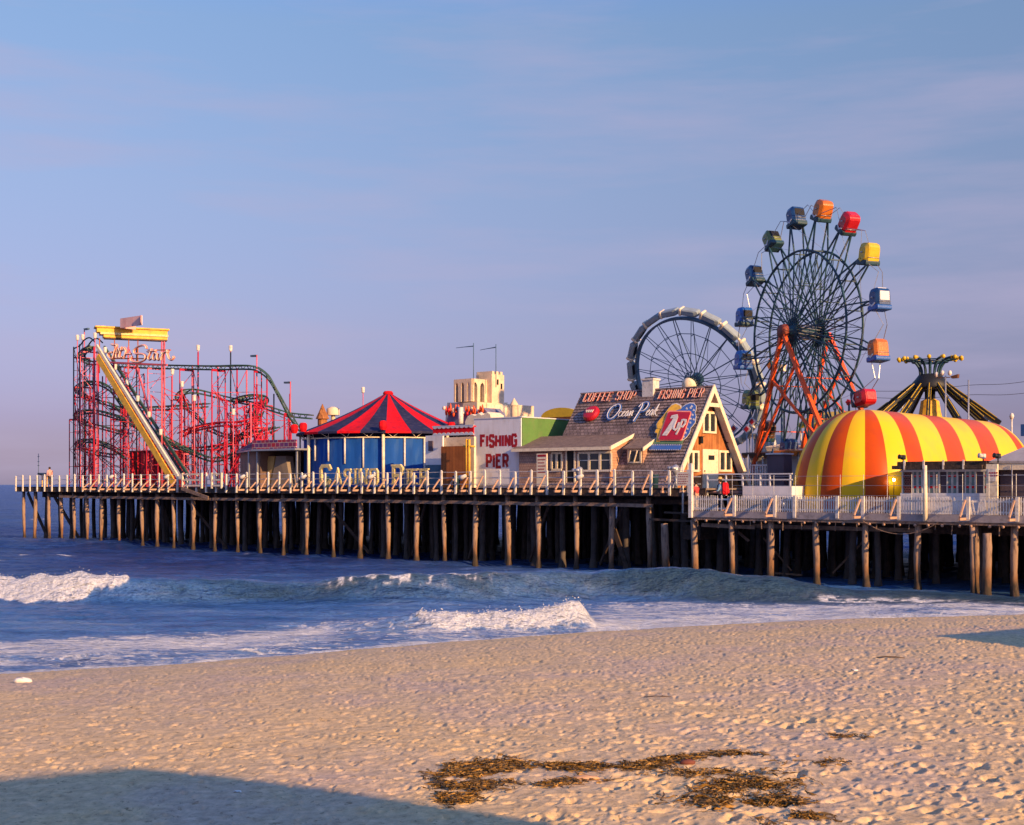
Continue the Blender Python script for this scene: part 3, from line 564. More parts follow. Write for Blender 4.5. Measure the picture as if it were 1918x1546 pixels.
# ---- buildings on the beach front, outside the picture, whose shadows fall on the sand
def caster(name, label, cat, shadow, top, z0, tip_ext, roofmat, wallmat):
    # outline of the flat roof in plan, from where its shadow lies on the sand
    L = (top-1.28 if z0 > 1 else top-0.95)/math.tan(SUN_EL)
    poly = [(X+SUN_H.x*L, Y+SUN_H.y*L) for X, Y in shadow]+tip_ext(SUN_H.x*L, SUN_H.y*L)
    t = thing(name, label, cat, (poly[0][0], poly[0][1], z0), pier=False)
    c = Vector((sum(p[0] for p in poly)/len(poly), sum(p[1] for p in poly)/len(poly)))
    ins = [(p[0]+(c.x-p[0])*0.06, p[1]+(c.y-p[1])*0.06) for p in poly]
    mb = MB(); mb.prism([(p[0], p[1], top-0.35) for p in poly], (0, 0, 0.35)); mb.build('roof', roofmat, t)
    mb = MB(); mb.prism([(p[0], p[1], z0-0.5) for p in ins], (0, 0, top-0.352-z0+0.5)); mb.build('wall', wallmat, t)
    mb = MB()
    for i in range(len(ins)):
        a = Vector(ins[i]); b = Vector(ins[(i+1) % len(ins)]); n_ = int((b-a).length/2.2); nrm = Vector(((b-a).y, -(b-a).x)).normalized()
        if (a+b).dot(nrm)/2 < c.dot(nrm): nrm = -nrm
        for k in range(n_):
            p = a.lerp(b, (k+0.3)/n_)+nrm*0.02; q = a.lerp(b, (k+0.75)/n_)+nrm*0.02
            mb.prism([(p.x, p.y, z0+1.0), (q.x, q.y, z0+1.0), (q.x, q.y, top-0.9), (p.x, p.y, top-0.9)], (nrm.x*0.05, nrm.y*0.05, 0))
    mb.build('shutters', M['graywhite'], t)
sh1 = []
for x, y in ((230, 1431), (560, 1464), (1165, 1549)): sh1.append(ground_px(x, y))
X0, Y0 = ground_px(-10, 1452); e = Vector((X0-sh1[0][0], Y0-sh1[0][1])).normalized()*7.5
X1, Y1 = sh1[-1]; g = Vector((sh1[-1][0]-sh1[1][0], sh1[-1][1]-sh1[1][1])).normalized()*4.5
caster('boardwalk_pavilion', 'flat roofed boardwalk pavilion beside the camera, casting the foreground shadow', 'building', [(sh1[0][0]+e.x, sh1[0][1]+e.y)]+sh1+[(X1+g.x, Y1+g.y)], 8.45, 1.3, lambda a, b: [(X1+g.x+a, -12), (sh1[0][0]+e.x+a, -12)], M['greyroof'], M['cream'])
sh2 = [ground_px(1712, 1189), ground_px(1918, 1175), ground_px(1918, 1218)]
T = Vector(sh2[0]); A_ = Vector(sh2[1]); B_ = Vector(sh2[2])
A2_ = T+(A_-T)*3.2; B2_ = T+(B_-T)*3.2
caster('beach_hut', 'low beach hut right of the picture, casting the wedge of shade', 'building', [tuple(B2_), tuple(T), tuple(A2_)], 4.3, 0.3, lambda a, b: [(A2_.x+a+9, A2_.y+b-6), (B2_.x+a+8, B2_.y+b-6)], M['greyroof'], M['cream'])
# ================================================================ PIER
DZ, LZ, LD = 5.0, 3.75, -1.5          # upper deck, lower deck, front line of the lower deck
SL = Sx(30, 0)                        # seaward end
def pile_mesh(mb, s, d, top, r=0.19, neck=0.0, seed=0, bot=-1.6, lean=0.0):
    rr = random.Random(seed); pts = []; rad = []; a = rr.uniform(0, 6.28); n = 15
    for i in range(n):
        z = bot+(top-bot)*i/(n-1); q = (z-0.3)/(top-0.3)
        k = 1.0-0.12*max(0, q)
        if z < 2.2: k *= 1-neck*math.exp(-((z-0.75)/0.8)**2)
        if neck and z < 0.35: k *= 1.25
        k *= 1+rr.uniform(-.045, .045)
        pts.append((s+lean*(top-z)+0.035*math.sin(a+z*1.0)+rr.uniform(-.01, .01), d+0.03*math.cos(a+z*0.9), z)); rad.append(r*k)
    mb.tube(pts, rad, 9)
def pier_thing(name, label, s0, s1, d0, d1, z, front_px, front_d, rows, seed, extra_poly=None, beamf=True):
    t = thing(name, label, 'pier', (s0, d0, z))
    rs = random.Random(seed)
    mb = MB(); poly = extra_poly or [(s0, d0), (s1, d0), (s1, d1), (s0, d1)]
    mb.prism([(a, b, z-0.10) for a, b in poly], (0, 0, 0.10)); mb.build('deck', M['deck'], t)
    mb = MB()                                    # rim joist with joist ends poking out
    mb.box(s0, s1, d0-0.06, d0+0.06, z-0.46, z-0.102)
    mb.box(s0-0.06, s0+0.04, d0+0.07, d1, z-0.45, z-0.102)
    mb.build('rim_joist', M['beam'] if z > 4 else M['waler'], t)
    mb = MB()
    for i in range(1, int((d1-d0)/2.6)): mb.box(s0+0.3, s1-0.3, d0+2.6*i-0.13, d0+2.6*i+0.13, z-1.0, z-0.47)
    s = s0+0.8
    while s < s1-0.3: mb.box(s-0.06, s+0.06, d0+0.08, d1-0.2, z-0.462, z-0.104); s += 0.9
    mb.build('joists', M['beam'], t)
    # pilings
    for i, (x, nk) in enumerate(front_px):
        mb = MB(); s = Sx(x, front_d); pile_mesh(mb, s, front_d, z-0.47, rs.uniform(.155, .20), nk, seed*100+i, lean=rs.uniform(-.012, .012)); mb.build('piling', M['pile'], t)
    cnt = len(front_px); rest = MB()
    for (dd, step, jit) in rows:
        s = s0+0.7+rs.uniform(0, .8)
        while s < s1-0.3:
            cnt += 1; ss = s+rs.uniform(-jit, jit); d2 = dd+rs.uniform(-.35, .35); r = rs.uniform(.16, .24); zt = z-0.45
            if cnt <= 98:
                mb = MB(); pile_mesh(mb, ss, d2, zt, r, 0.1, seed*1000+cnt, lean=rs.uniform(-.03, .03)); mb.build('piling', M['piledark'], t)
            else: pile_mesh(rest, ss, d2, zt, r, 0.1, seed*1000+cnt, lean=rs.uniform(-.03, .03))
            s += step
    s = s0+4
    if z > 4: s = -38
    while s < s1-.5: cnt += 1; pile_mesh(rest, s, rs.uniform(10, 31), z-.45, rs.uniform(.2, .3), .1, seed*3000+cnt); s += .42
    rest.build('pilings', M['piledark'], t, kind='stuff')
    return t
fp = [45, 66, 92, 115, 139, 163, 190, 223, 266, 295, 325, 362, 403, 445, 487, 531, 574, 625, 675, 727, 780, 832, 890, 952, 1008, 1079, 1145, 1216]
fpx = [(x, 0.42 if x > 100 and x < 640 else 0.25) for x in fp]
rows = [(2.6, 2.3, .4), (5.2, 1.9, .5), (8.0, 1.75, .6), (11, 1.8, .6), (14, 1.7, .6), (17.5, 1.7, .7), (21, 1.8, .7), (25, 1.8, .7), (29, 1.8, .7), (32.5, 1.9, .7)]
pier = pier_thing('fishing_pier', 'long dark timber pier on rows of pilings running out to sea', SL, 2.9, 0, 34, DZ, fpx, 0.28, rows, 1, [(SL, 0), (2.9, 0), (2.9, 8), (5.2, 8), (5.2, 34), (SL, 34)])
# walers bolted along the front row, pieces between pilings
for i in range(3, len(fp)-1):
    a, b = Sx(fp[i], 0.05), Sx(fp[i+1], 0.05); zz = 4.12-0.004*i if i < 22 else 4.02
    mb = MB(); mb.beam((a-0.2, 0.0+0.012*(i % 2), zz+0.03*(i % 2)), (b+0.25, 0.03+0.012*(i % 2), zz-0.02*(i % 3)), 0.14, 0.2); mb.build('waler', M['waler'], pier)
mb = MB()
for x0, x1 in ((52, 90), (98, 150), (1130, 1175)): mb.beam((Sx(x0, 1.4), 1.4, 4.45), (Sx(x1, 1.4), 1.4, 0.2), 0.12, 0.3)
mb.beam((Sx(300, 3.9), 3.9, 4.4), (Sx(330, 3.9), 3.9, 0.1), 0.12, 0.3); mb.beam((Sx(268, 3.6), 3.6, 4.4), (Sx(245, 3.6), 3.6, 0.1), 0.12, 0.3)
mb.beam((Sx(345, 6.4), 6.4, 4.3), (Sx(400, 6.4), 6.4, 1.4), 0.12, 0.26); mb.beam((SL+.5, 6.5, 4.3), (SL+2.5, 32, 4.3), .14, .3)
for i in (8, 11, 14, 17, 20, 22, 24, 26):
    sgn = 1 if i % 2 else -1; mb.beam((Sx(fp[i], .6)-sgn*.8, .62, 3.9), (Sx(fp[i], .6)+sgn*2.0, 2.2, .3), .1, .22)
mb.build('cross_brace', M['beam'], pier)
mb = MB(); a = ld(342, 905, -.2); b = ld(392, 932, -.25); mb.beam((a[0], -.3, 4.9), (b[0], -.34, 4.15), 0.09, 0.26); mb.build('loose_plank', M['waler'], pier)
mb = MB()
for dd in (1.2, 4, 7): mb.beam((SL+4, dd, 4.2), (2.4, dd, 4.2), 0.16, 0.26)
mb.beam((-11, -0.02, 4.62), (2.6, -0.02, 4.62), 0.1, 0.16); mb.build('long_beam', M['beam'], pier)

lowS = Sx(1296, LD)
lp = [(1300, .05), (1371, .05), (1443, .05), (1529, .15), (1622, .15), (1720, .1), (1827, .15), (1900, .1)]
lrows = [(0.6, 3.1, 1.0), (3.4, 2.6, .8), (6.2, 2.2, .7), (9, 2.0, .7), (12, 1.8, .7), (15, 1.7, .7), (19, 1.7, .7), (23, 1.7, .7), (28, 1.7, .7)]
lpier = pier_thing('boardwalk_platform', 'lower grey boardwalk platform on pilings under the striped hall', lowS, 34, LD, 42, LZ, lp, LD+0.25, lrows, 2, [(lowS, LD), (34, LD), (34, 42), (5.3, 42), (5.3, 8.1), (lowS, 8.1)])
mb = MB()
for i in range(44):
    s = lowS+0.35+i*0.72+random.uniform(-.1, .1); mb.tube([(s, LD-0.13, LZ-0.5), (s, LD-0.19, LZ-0.5)], 0.07, 7)
mb.build('bolt_heads', M['brace'], lpier)
mb = MB()
for i in range(30):
    s = lowS+0.5+i*1.0+random.uniform(-.25, .25); l = random.uniform(.2, .5); mb.beam((s, LD-0.02, LZ-0.47), (s+random.uniform(-.04, .04), LD-0.02, LZ-0.47-l), 0.035)
mb.build('hanger_rods', M['waler'], lpier)
mb = MB(); mb.beam((lowS+.4, LD+.4, 3.0), (lowS+3.6, LD+.5, 2.93), .14, .2); mb.beam((Sx(1377, 1), 1, 2.7), (Sx(1403, 1), 1, 2.1), .1, .16)
for x0, z0, x1, z1 in ((1430, 2.2, 1480, .4), (1560, .4, 1615, 2.2), (1450, .25, 1500, .2)): mb.beam((Sx(x0, 3), 3, z0), (Sx(x1, 3), 3.2, z1), .07, .1)
mb.beam((6.2, LD+.9, 3.0), (16, LD+.95, 2.95), .14, .2); mb.build('cross_brace', M['waler'], lpier)
a = Sx(1620, LD); b = Sx(1760, LD); mb = MB(); mb.tube([(a+(b-a)*t, LD-.2, LZ-.35-1.0*t*(1-t)*2.4) for t in [i/14 for i in range(15)]], .02, 4); mb.build('slack_cable', M['waler'], lpier)
# free standing piles in front
def pilingthing(label, x, d, top, r):
    mb = MB(); s = Sx(x, d); pile_mesh(mb, s, d, top, r, .05, int(x)); mb.build('mooring_pile', M['pile'], None, (s, d, -1.5), label, 'pile')
pilingthing('square topped bare pile standing alone between the two piers', 1246, -.35, 3.0, .24)
pilingthing('stout bare pile at far right, its flat top below the deck', 1848, -1.75, 2.95, .23)
pilingthing('dark slender pile leaning just left of the stout far-right pile', 1823, -1.72, 3.2, .13)
mb = MB(); s = Sx(1262, -.3)
mb.beam((s-1.6, -.25, 3.22), (s+1.5, -.3, 3.16), .3, .12); mb.beam((s-.7, -.1, 3.62), (s+1.4, -.15, 3.58), .3, .1); mb.box(s+.1, s+1.3, .4, 2.2, 2.1, 2.9)
mb.build('landing_stage', M['beam'], None, (s, -.3, 3), 'dark timber landing stage tucked between the two piers', 'landing')

# ---------------------------------------------------------------- railing of the upper pier
R = thing('pier_railing', 'white post and pipe railing along the front edge of the long pier', 'railing', (SL, -.1, DZ))
postx = [32, 47, 60]
sp = []
s = SL+0.15
while s < 2.6: sp.append(s); s += 1.27
for i, s in enumerate(sp):
    h = random.uniform(1.0, 1.16); mb = MB(); w = .065
    tl = random.uniform(-.03, .03)
    mb.prism([(s-w, -.17, DZ-.42), (s+w, -.17, DZ-.42), (s+w+tl, -.17, DZ+h-.06), (s+tl, -.17, DZ+h), (s-w+tl, -.17, DZ+h-.06)], (0, .11, 0))
    mb.build('post', M['white'], R)
    px = to_w((s, 0, 5)); pxx = px[0]/px[1]*F+CX
    if pxx > 165 and not (335 < pxx < 455):
        mb = MB(); out = random.uniform(.62, .8)
        mb.beam((s-.09, -.3, DZ-.2), (s-.09, -.18-out, DZ-.2), .1, .13); mb.beam((s-.09, -.18-out+.08, DZ-.1), (s-.09, -.2, DZ+random.uniform(.3, .78)), .065, .09)
        mb.build('brace', M['brace'], R)
for k, (hh, r) in enumerate(((1.0, .018), (.62, .028), (.22, .022))):
    mb = MB(); pts = [(SL+.1+(2.5-SL)*i/60, -.045, DZ+hh+random.uniform(-.015, .015)) for i in range(61)]; mb.tube(pts, r, 5); mb.build('pipe_rail', M['galv'] if k else M['white'], R)
def gate(x0, x1, label):
    a, b = Sx(x0, -.25), Sx(x1, -.25); mb = MB()
    for s in (a, b): mb.box(s-.07, s+.07, -.32, -.2, DZ-.1, DZ+1.12)
    for z in (.12, .56, 1.02): mb.box(a+.07, b-.07, -.3, -.22, DZ+z-.06, DZ+z+.06)
    mb.build('railing_gate', M['cream'], None, (a, -.26, DZ), label, 'gate')
gate(342, 378, 'wide cream gate in the railing under the coaster lift hill'); gate(397, 415, 'narrow cream gate in the railing, right of the wide one')
# floodlamps clamped on the railing
for x, lab in ((317, 'floodlight on the railing just below the yellow lift hill'), (459, 'floodlight on the railing below the dark ride booth'), (574, 'floodlight on the railing at the left edge of the blue tent'), (700, 'white floodlight between the gold letters'), (873, 'white floodlight on the railing before the lavender box'), (213, 'floodlight on the railing under the red lattice at far left'), (1092, 'floodlight on the railing before the cottage windows')):
    p = ld(x, 893, -.35); t = thing('floodlight', lab, 'floodlight', (p[0], -.35, DZ), 'floodlights along the pier railing')
    mb = MB(); mb.tube([(p[0]-.3, -.55, p[2]-.1), (p[0]-.1, -.52, p[2]-.02), (p[0]+.12, -.5, p[2]+.08)], [.2, .13, .09], 9); mb.build('lamp_head', M['white'], t)
    mb = MB(); mb.beam((p[0]+.1, -.48, p[2]+.05), (p[0]+.12, -.16, DZ+.7), .04); mb.build('arm', M['black'], t)
# ---------------------------------------------------------------- picket fence of the lower platform
FZ = .86
pf = [1377, 1453, 1490, 1570, 1618, 1685, 1815, 1907]
fs = [lowS]+[Sx(x, LD) for x in pf]+[23.5, 26.5, 29.5, 33]
Fn = thing('picket_fence', 'white picket fence with a few broken pickets along the lower platform', 'fence', (lowS, LD, LZ))
for i, s in enumerate(fs[1:]):
    mb = MB(); mb.box(s-.08, s+.08, LD-.16, LD-.05, LZ-.25, LZ+FZ+.02); mb.build('post', M['white'], Fn)
    if i in (0, 1, 4, 5, 6, 7): 
        mb = MB(); mb.beam((s-.1, LD-.2, LZ-.16), (s-.1, LD-.95, LZ-.16), .1, .12); mb.beam((s-.1, LD-.88, LZ-.06), (s-.1, LD-.2, LZ+.72), .07, .1); mb.build('brace', M['brace'], Fn)
for i in range(len(fs)-1):
    a, b = fs[i]+.1, fs[i+1]-.1; mb = MB(); s = a+.05; rr = random.Random(i)
    while s < b:
        x = to_w((s, LD, LZ)); px = x[0]/x[1]*F+CX; gone = False; tl = rr.uniform(-.012, .012); top = FZ+rr.uniform(-.03, .03)
        if 1778 < px < 1852: gone = rr.random() < .42; tl = rr.uniform(-.13, .13); top += rr.uniform(-.2, .03)
        if 1345 < px < 1362: gone = rr.random() < .5
        w = .035
        if not gone: mb.prism([(s-w, LD-.045, LZ+.04), (s+w, LD-.045, LZ+.04), (s+w+tl, LD-.045, LZ+top-.07), (s+tl, LD-.045, LZ+top), (s-w+tl, LD-.045, LZ+top-.07)], (0, .025, 0))
        s += .133
    mb.build('picket_panel', M['white'], Fn)
for z in (.16, .66):
    mb = MB(); mb.box(lowS+.05, 33, LD-.015, LD+.03, LZ+z-.045, LZ+z+.045); mb.build('fence_rail', M['white'], Fn)
mb = MB(); mb.box(lowS+.02, 33, LD-.1, LD-.062, LZ-.32, LZ+.02); mb.build('kick_board', M['rimgrey'], Fn)
# chain link fence with thin posts behind the pickets
Cn = thing('wire_fence', 'thin wire fence on slim rods behind the white pickets', 'fence', (lowS+3, LD+.5, LZ))
mb = MB()
for k in range(17): s = 5.2+k*1.25; mb.tube([(s, LD+.45, LZ), (s, LD+.45, LZ+1.95)], .014, 4)
mb.build('rod', M['galv'], Cn); mb = MB()
for z in (.9, 1.4, 1.88): mb.tube([(5.2, LD+.45, LZ+z), (25.2, LD+.45, LZ+z)], .008, 4)
mb.build('wire', M['galv'], Cn)
# tall posts and notice
def post(name, lab, cat, x, ytop, d, zb, r, mat, sq=False):
    p = ld(x, ytop, d); mb = MB()
    if sq: mb.box(p[0]-r, p[0]+r, d-r, d+r, zb, p[2])
    else: mb.tube([(p[0], d, zb), (p[0], d, (zb+p[2])/2), (p[0], d, p[2])], [r, r*.9, r*.7], 8)
    return mb.build(name, mat, None, (p[0], d, zb), lab, cat)
post('white_post', 'tall square white post at the corner of the picket fence', 'post', 1294, 868, LD-.15, LZ-.35, .1, M['white'], True)
post('white_post', 'tall white post behind the notice board', 'post', 1279, 872, -.6, 3.6, .055, M['white'])
post('flag_post', 'tall tapered white post before the ticket booth', 'post', 1733, 872, LD-.2, LZ-.3, .12, M['cream'])
N_ = thing('notice_board', 'cream notice board with small lettering on a white post', 'sign', (Sx(1279, -.75), -.75, 3.6))
a = ld(1268, 910, -.75); b = ld(1292, 884, -.75); mb = MB(); mb.box(a[0], b[0], -.8, -.74, a[2], b[2]); mb.build('board', M['cream'], N_)
mb = MB()
for r_ in range(5):
    s = a[0]+.12
    while s < b[0]-.15:
        w = random.uniform(.05, .14); mb.box(s, min(s+w, b[0]-.1), -.806, -.8, b[2]-.16-r_*.13, b[2]-.12-r_*.13); s += w+.04
mb.build('lettering', M['letred'], N_)
def binoc(x, y0, d, lab):
    p = ld(x, y0, d); t = thing('coin_binoculars', lab, 'binoculars', (p[0], d, DZ)); mb = MB()
    mb.tube([(p[0], d, DZ-.1), (p[0], d, DZ+.35), (p[0], d, p[2]-.5)], [.14, .07, .06], 8); mb.build('stand', M['galv'], t)
    mb = MB(); mb.ball((p[0], d, p[2]-.25), .27, 10, 0, (.8, 1, 1.15)); mb.tube([(p[0]-.1, d+.1, p[2]-.2), (p[0]-.25, d-.4, p[2]-.15)], [.12, .09], 8); mb.tube([(p[0]+.12, d+.1, p[2]-.2), (p[0], d-.4, p[2]-.15)], [.12, .09], 8); mb.build('viewer', M['galv'], t)
binoc(1266, 872, .3, 'silver coin binoculars at the railing beside the notice board'); binoc(1086, 876, .4, 'silver coin binoculars at the railing before the cottage windows')
# ---------------------------------------------------------------- lettering: flat bars mitred along strokes
GL = {'F': [[(0,0),(0,1),(.8,1)], [(0,.54),(.62,.54)]], 'I': [[(0,0),(0,1)]], 'S': [[(.8,.78),(.66,1),(.14,1),(0,.84),(0,.66),(.14,.54),(.66,.46),(.8,.34),(.8,.16),(.66,0),(.14,0),(0,.22)]],
 'H': [[(0,0),(0,1)], [(.8,0),(.8,1)], [(0,.5),(.8,.5)]], 'N': [[(0,0),(0,1),(.8,0),(.8,1)]], 'G': [[(.8,.78),(.66,1),(.14,1),(0,.84),(0,.16),(.14,0),(.66,0),(.8,.16),(.8,.48),(.42,.48)]],
 'P': [[(0,0),(0,1),(.62,1),(.8,.86),(.8,.6),(.62,.46),(0,.46)]], 'E': [[(.8,1),(0,1),(0,0),(.8,0)], [(0,.52),(.62,.52)]], 'R': [[(0,0),(0,1),(.62,1),(.8,.86),(.8,.6),(.62,.48),(0,.48)], [(.4,.48),(.8,0)]],
 'C': [[(.8,.78),(.66,1),(.14,1),(0,.84),(0,.16),(.14,0),(.66,0),(.8,.22)]], 'O': [[(.14,0),(0,.16),(0,.84),(.14,1),(.66,1),(.8,.84),(.8,.16),(.66,0),(.14,0)]], 'A': [[(0,0),(.4,1),(.8,0)], [(.16,.34),(.64,.34)]],
 'T': [[(.4,0),(.4,1)], [(0,1),(.8,1)]], 'K': [[(0,0),(0,1)], [(.8,1),(0,.45)], [(.2,.58),(.8,0)]], 'L': [[(0,1),(0,0),(.8,0)]], 'D': [[(0,0),(0,1),(.6,1),(.8,.8),(.8,.2),(.6,0),(0,0)]]}
def ribbon(mb, pts, w, mapf, th, m=0, lift=0.0):
    P = [Vector(p) for p in pts]; n = len(P); L = []; Rr = []; cl = (P[0]-P[-1]).length < 1e-6
    for i in range(n):
        if cl and i in (0, n-1): a = (P[0]-P[-2]).normalized(); b = (P[1]-P[0]).normalized()
        else:
            a = (P[i]-P[i-1]).normalized() if i > 0 else None; b = (P[i+1]-P[i]).normalized() if i < n-1 else None; a = a or b; b = b or a
        na = Vector((-a.y, a.x)); nb = Vector((-b.y, b.x)); mm = na+nb
        if mm.length < 1e-3: mm = na
        mm.normalize(); k = 1/max(.45, mm.dot(na)); L.append(P[i]+mm*w/2*k); Rr.append(P[i]-mm*w/2*k)
    vs = []
    for i in range(n): vs += [mapf(L[i].x, L[i].y, lift), mapf(Rr[i].x, Rr[i].y, lift), mapf(L[i].x, L[i].y, lift+th), mapf(Rr[i].x, Rr[i].y, lift+th)]
    fs = []
    for i in range(n-1):
        a, b = 4*i, 4*i+4; fs += [(a+2, b+2, b+3, a+3), (a, a+1, b+1, b), (a, b, b+2, a+2), (a+1, a+3, b+3, b+1)]
    if not cl: fs += [(0, 2, 3, 1), (4*n-4, 4*n-3, 4*n-1, 4*n-2)]
    mb.add(vs, fs, m)
def block(mb, txt, x0, x1, y0, y1, w, mapf, th=.02, m=0, lift=0.0, gap=.28, serif=0):
    n = len(txt); adv = []; 
    for c in txt: adv.append(.35 if c == ' ' else (0.12 if c == 'I' else (.7 if c == 'F' else .8)))
    tot = sum(adv)+gap*(n-1); sc = (x1-x0-w)/tot; x = x0+w/2; k = 0
    for c, a in zip(txt, adv):
        if c != ' ':
            for st in ([[(0,0),(0,1)], [(0,1),(.8,0)], [(.8,0),(.8,1)]] if c == 'N' else GL[c]):
                k += 1; pts = [(x+(p[0] if c != 'I' else .06)*sc, y0+w/2+p[1]*(y1-y0-w)) for p in st]; ribbon(mb, pts, w, mapf, th+.0015*(k % 3), m, lift)
            if serif:
                for px_ in ({'I': [.06], 'P': [0], 'E': [0], 'R': [0, .8], 'A': [0, .8], 'N': [0, .8], 'C': [], 'S': [], 'O': []}.get(c, [0])):
                    for yy in ((y0, y1) if c not in 'A' else (y0,)): ribbon(mb, [(x+px_*sc-serif, yy+(.5*w if yy == y0 else -.5*w)*.6), (x+px_*sc+serif, yy+(.5*w if yy == y0 else -.5*w)*.6)], w*.55, mapf, th+.012, m, lift)
        x += (a+gap)*sc
def script(mb, strokes, r, mapf, lift, m=0, n=5):
    for st in strokes: mb.tube([mapf(p.x, p.y, lift) for p in spline([(a, b, 0) for a, b in st], 6)], r, n, m)

# ---------------------------------------------------------------- FISHING PIER block
BS = Sx(977, 3.5); BL = Sx(889, 3.5); BT = 9.62
B = thing('fishing_pier_building', 'flat topped block with a white lettered front and a green side wall', 'building', (BL, 3.5, DZ))
mb = MB(); mb.box(BL+.02, BS-.02, 3.52, 8.9, DZ, BT-.03); mb.build('core', M['graywhite'], B)
mb = MB(); mb.box(BL, BS, 3.44, 3.52, DZ+.15, BT); mb.build('front_wall', M['signwhite'], B)
mb = MB(); mb.box(BS-.02, BS+.06, 3.523, 8.95, DZ+.1, BT-.003); mb.build('side_wall', M['greenwall'], B)
mb = MB(); mb.box(BL-.05, BS+.1, 3.4, 3.5, BT+.003, BT+.07); mb.box(BS-.0, BS+.1, 3.503, 9.0, BT+.003, BT+.07); mb.build('coping', M['graywhite'], B)
fm = lambda x, z, l: (x, 3.44-l, z)
for t, x0, x1, y0, y1 in (('FISHING', 899, 969, 839, 813), ('PIER', 910, 953, 878, 850)):
    a = ld(x0, y0, 3.44); b = ld(x1, y1, 3.44); mb = MB(); block(mb, t, a[0], b[0], ld((x0+x1)/2, y0, 3.44)[2], ld((x0+x1)/2, y1, 3.44)[2], .2, fm, .006, gap=.5); mb.build('lettering', M['letred'], B)
a = ld(868, 893, 3.3); b = ld(888, 854, 3.3)
mb = MB(); mb.prism([(a[0], 3.2, DZ), (b[0]+.05, 3.2, DZ), (b[0]+.05, 3.2, b[2]), (a[0], 3.2, b[2]-.22)], (0, 1.6, 0)); mb.build('lavender_box', M['signwhite'], None, (a[0], 3.2, DZ), 'small pale box shed leaning against the lettered block', 'shed')
# ---------------------------------------------------------------- A-FRAME COTTAGE
s0, s1, dn, df, dm, rz = -11.5, -1.2, 3.0, 12.1, 7.55, 11.3
C = thing('coffee_shop', 'shingled A-frame coffee shop with white bargeboards and roof signs', 'building', (s0, dn, DZ))
sl_ = (rz-DZ)/(dm-dn); nn = Vector((0, -(rz-DZ), (dm-dn))).normalized()
mb = MB()                                                   # near slope in lapped courses
K = 34
for i in range(K):
    z0_, z1_ = DZ+(rz-DZ)*i/K, DZ+(rz-DZ)*(i+1)/K; d0_, d1_ = dn+(dm-dn)*i/K, dn+(dm-dn)*(i+1)/K
    o = .045; mb.add([(s0, d0_-o, z0_), (s1+.0, d0_-o, z0_), (s1, d1_-.005, z1_+.002), (s0, d1_-.005, z1_+.002), (s0, d0_+.02, z0_), (s1, d0_+.02, z0_)], [(0, 1, 2, 3), (0, 4, 5, 1)])
mb.build('roof', M['shingle'], C)
mb = MB(); mb.prism([(s0, dm+.04, rz+.03), (s1, dm+.04, rz+.03), (s1, df+.05, DZ), (s0, df+.05, DZ)], (0, -.05, -.12)); mb.box(s0, s1, dm-.12, dm+.12, rz-.04, rz+.06); mb.build('rear_roof', M['shingle'], C)
mb = MB(); mb.prism([(s0+.3, dn+.25, DZ), (s0+.3, dm, rz-.35), (s0+.3, df-.25, DZ)], (.05, 0, 0)); mb.build('rear_gable', M['brownwood'], C)
gs = s1-.55
mb = MB(); mb.prism([(gs, dn+.22, DZ-.3), (gs, dm, rz-.32), (gs, df-.22, DZ-.3)], (-.08, 0, 0)); mb.build('gable_wall', M['brownwood'], C)
# bargeboards
mb = MB()
for dd, sg in ((dn, 1), (df, -1)):
    a = Vector((s1-.02, dd-.16*sg, DZ-.1)); b = Vector((s1-.02, dm, rz+.12)); t_ = (b-a).normalized(); w = .30
    iv = Vector((0, sg*t_.z, -abs(t_.y)))*1.0
    iv = Vector((0, sg*abs(t_.z), -abs(t_.y)))
    q = Vector((s1-.02, dm, rz+.12-w/abs(t_.y)*1.0))
    poly = [a, b, q, a+Vector((0, sg*w/abs(t_.z)*1.05, 0))]
    mb.prism(poly, (.09, 0, 0))
    if sg > 0: mb.prism([Vector((s1-.011, dm-.62, 10.02)), Vector((s1-.011, dm+.62, 10.02)), Vector((s1-.011, dm+.52, 10.26)), Vector((s1-.011, dm-.52, 10.26))], (.07, 0, 0))
mb.build('bargeboard', M['cream'], C)
mb = MB(); mb.prism([(s1-.06, dn+.1, DZ), (s1-.06, dm, rz-.1), (gs+.1, dm, rz-.1), (gs+.1, dn+.1, DZ)], (0, .06, -.02)); mb.prism([(s1-.06, df-.1, DZ), (s1-.06, dm, rz-.1), (gs+.1, dm, rz-.1), (gs+.1, df-.1, DZ)], (0, -.06, -.02)); mb.build('soffit', M['graywhite'], C)
def gwin(x0, x1, y0, y1, lab=None):
    a = ls(x0, y0, gs); b = ls(x1, y1, gs); zt, zb = ls((x0+x1)/2, y0, gs)[2], ls((x0+x1)/2, y1, gs)[2]; d0_, d1_ = a[1], b[1]
    f = MB(); w = .16
    f.box(gs, gs+.09, d0_, d0_+w, zb, zt); f.box(gs, gs+.09, d1_-w, d1_, zb, zt); f.box(gs, gs+.087, d0_+w, d1_-w, zt-w*.9, zt); f.box(gs, gs+.12, d0_+w, d1_-w, zb, zb+w*.8); m_ = (d0_+d1_)/2; f.box(gs, gs+.085, m_-.1, m_+.1, zb+w*.8, zt-w*.9)
    fo = f.build('window', M['cream'], C); g = MB(); g.box(gs+.01, gs+.03, d0_+w, d1_-w, zb+w*.8, zt-w*.9); gl = g.build('pane', M['glass'], fo)
gwin(1315, 1340, 771, 812); gwin(1286, 1308, 844, 884); gwin(1345, 1369, 844, 884)
a = ls(1315, 842, gs); b = ls(1344, 893, gs); zt = ls(1329, 842, gs)[2]
mb = MB(); mb.box(gs, gs+.07, a[1], b[1], DZ, zt); dr = mb.build('door', M['cream'], C)
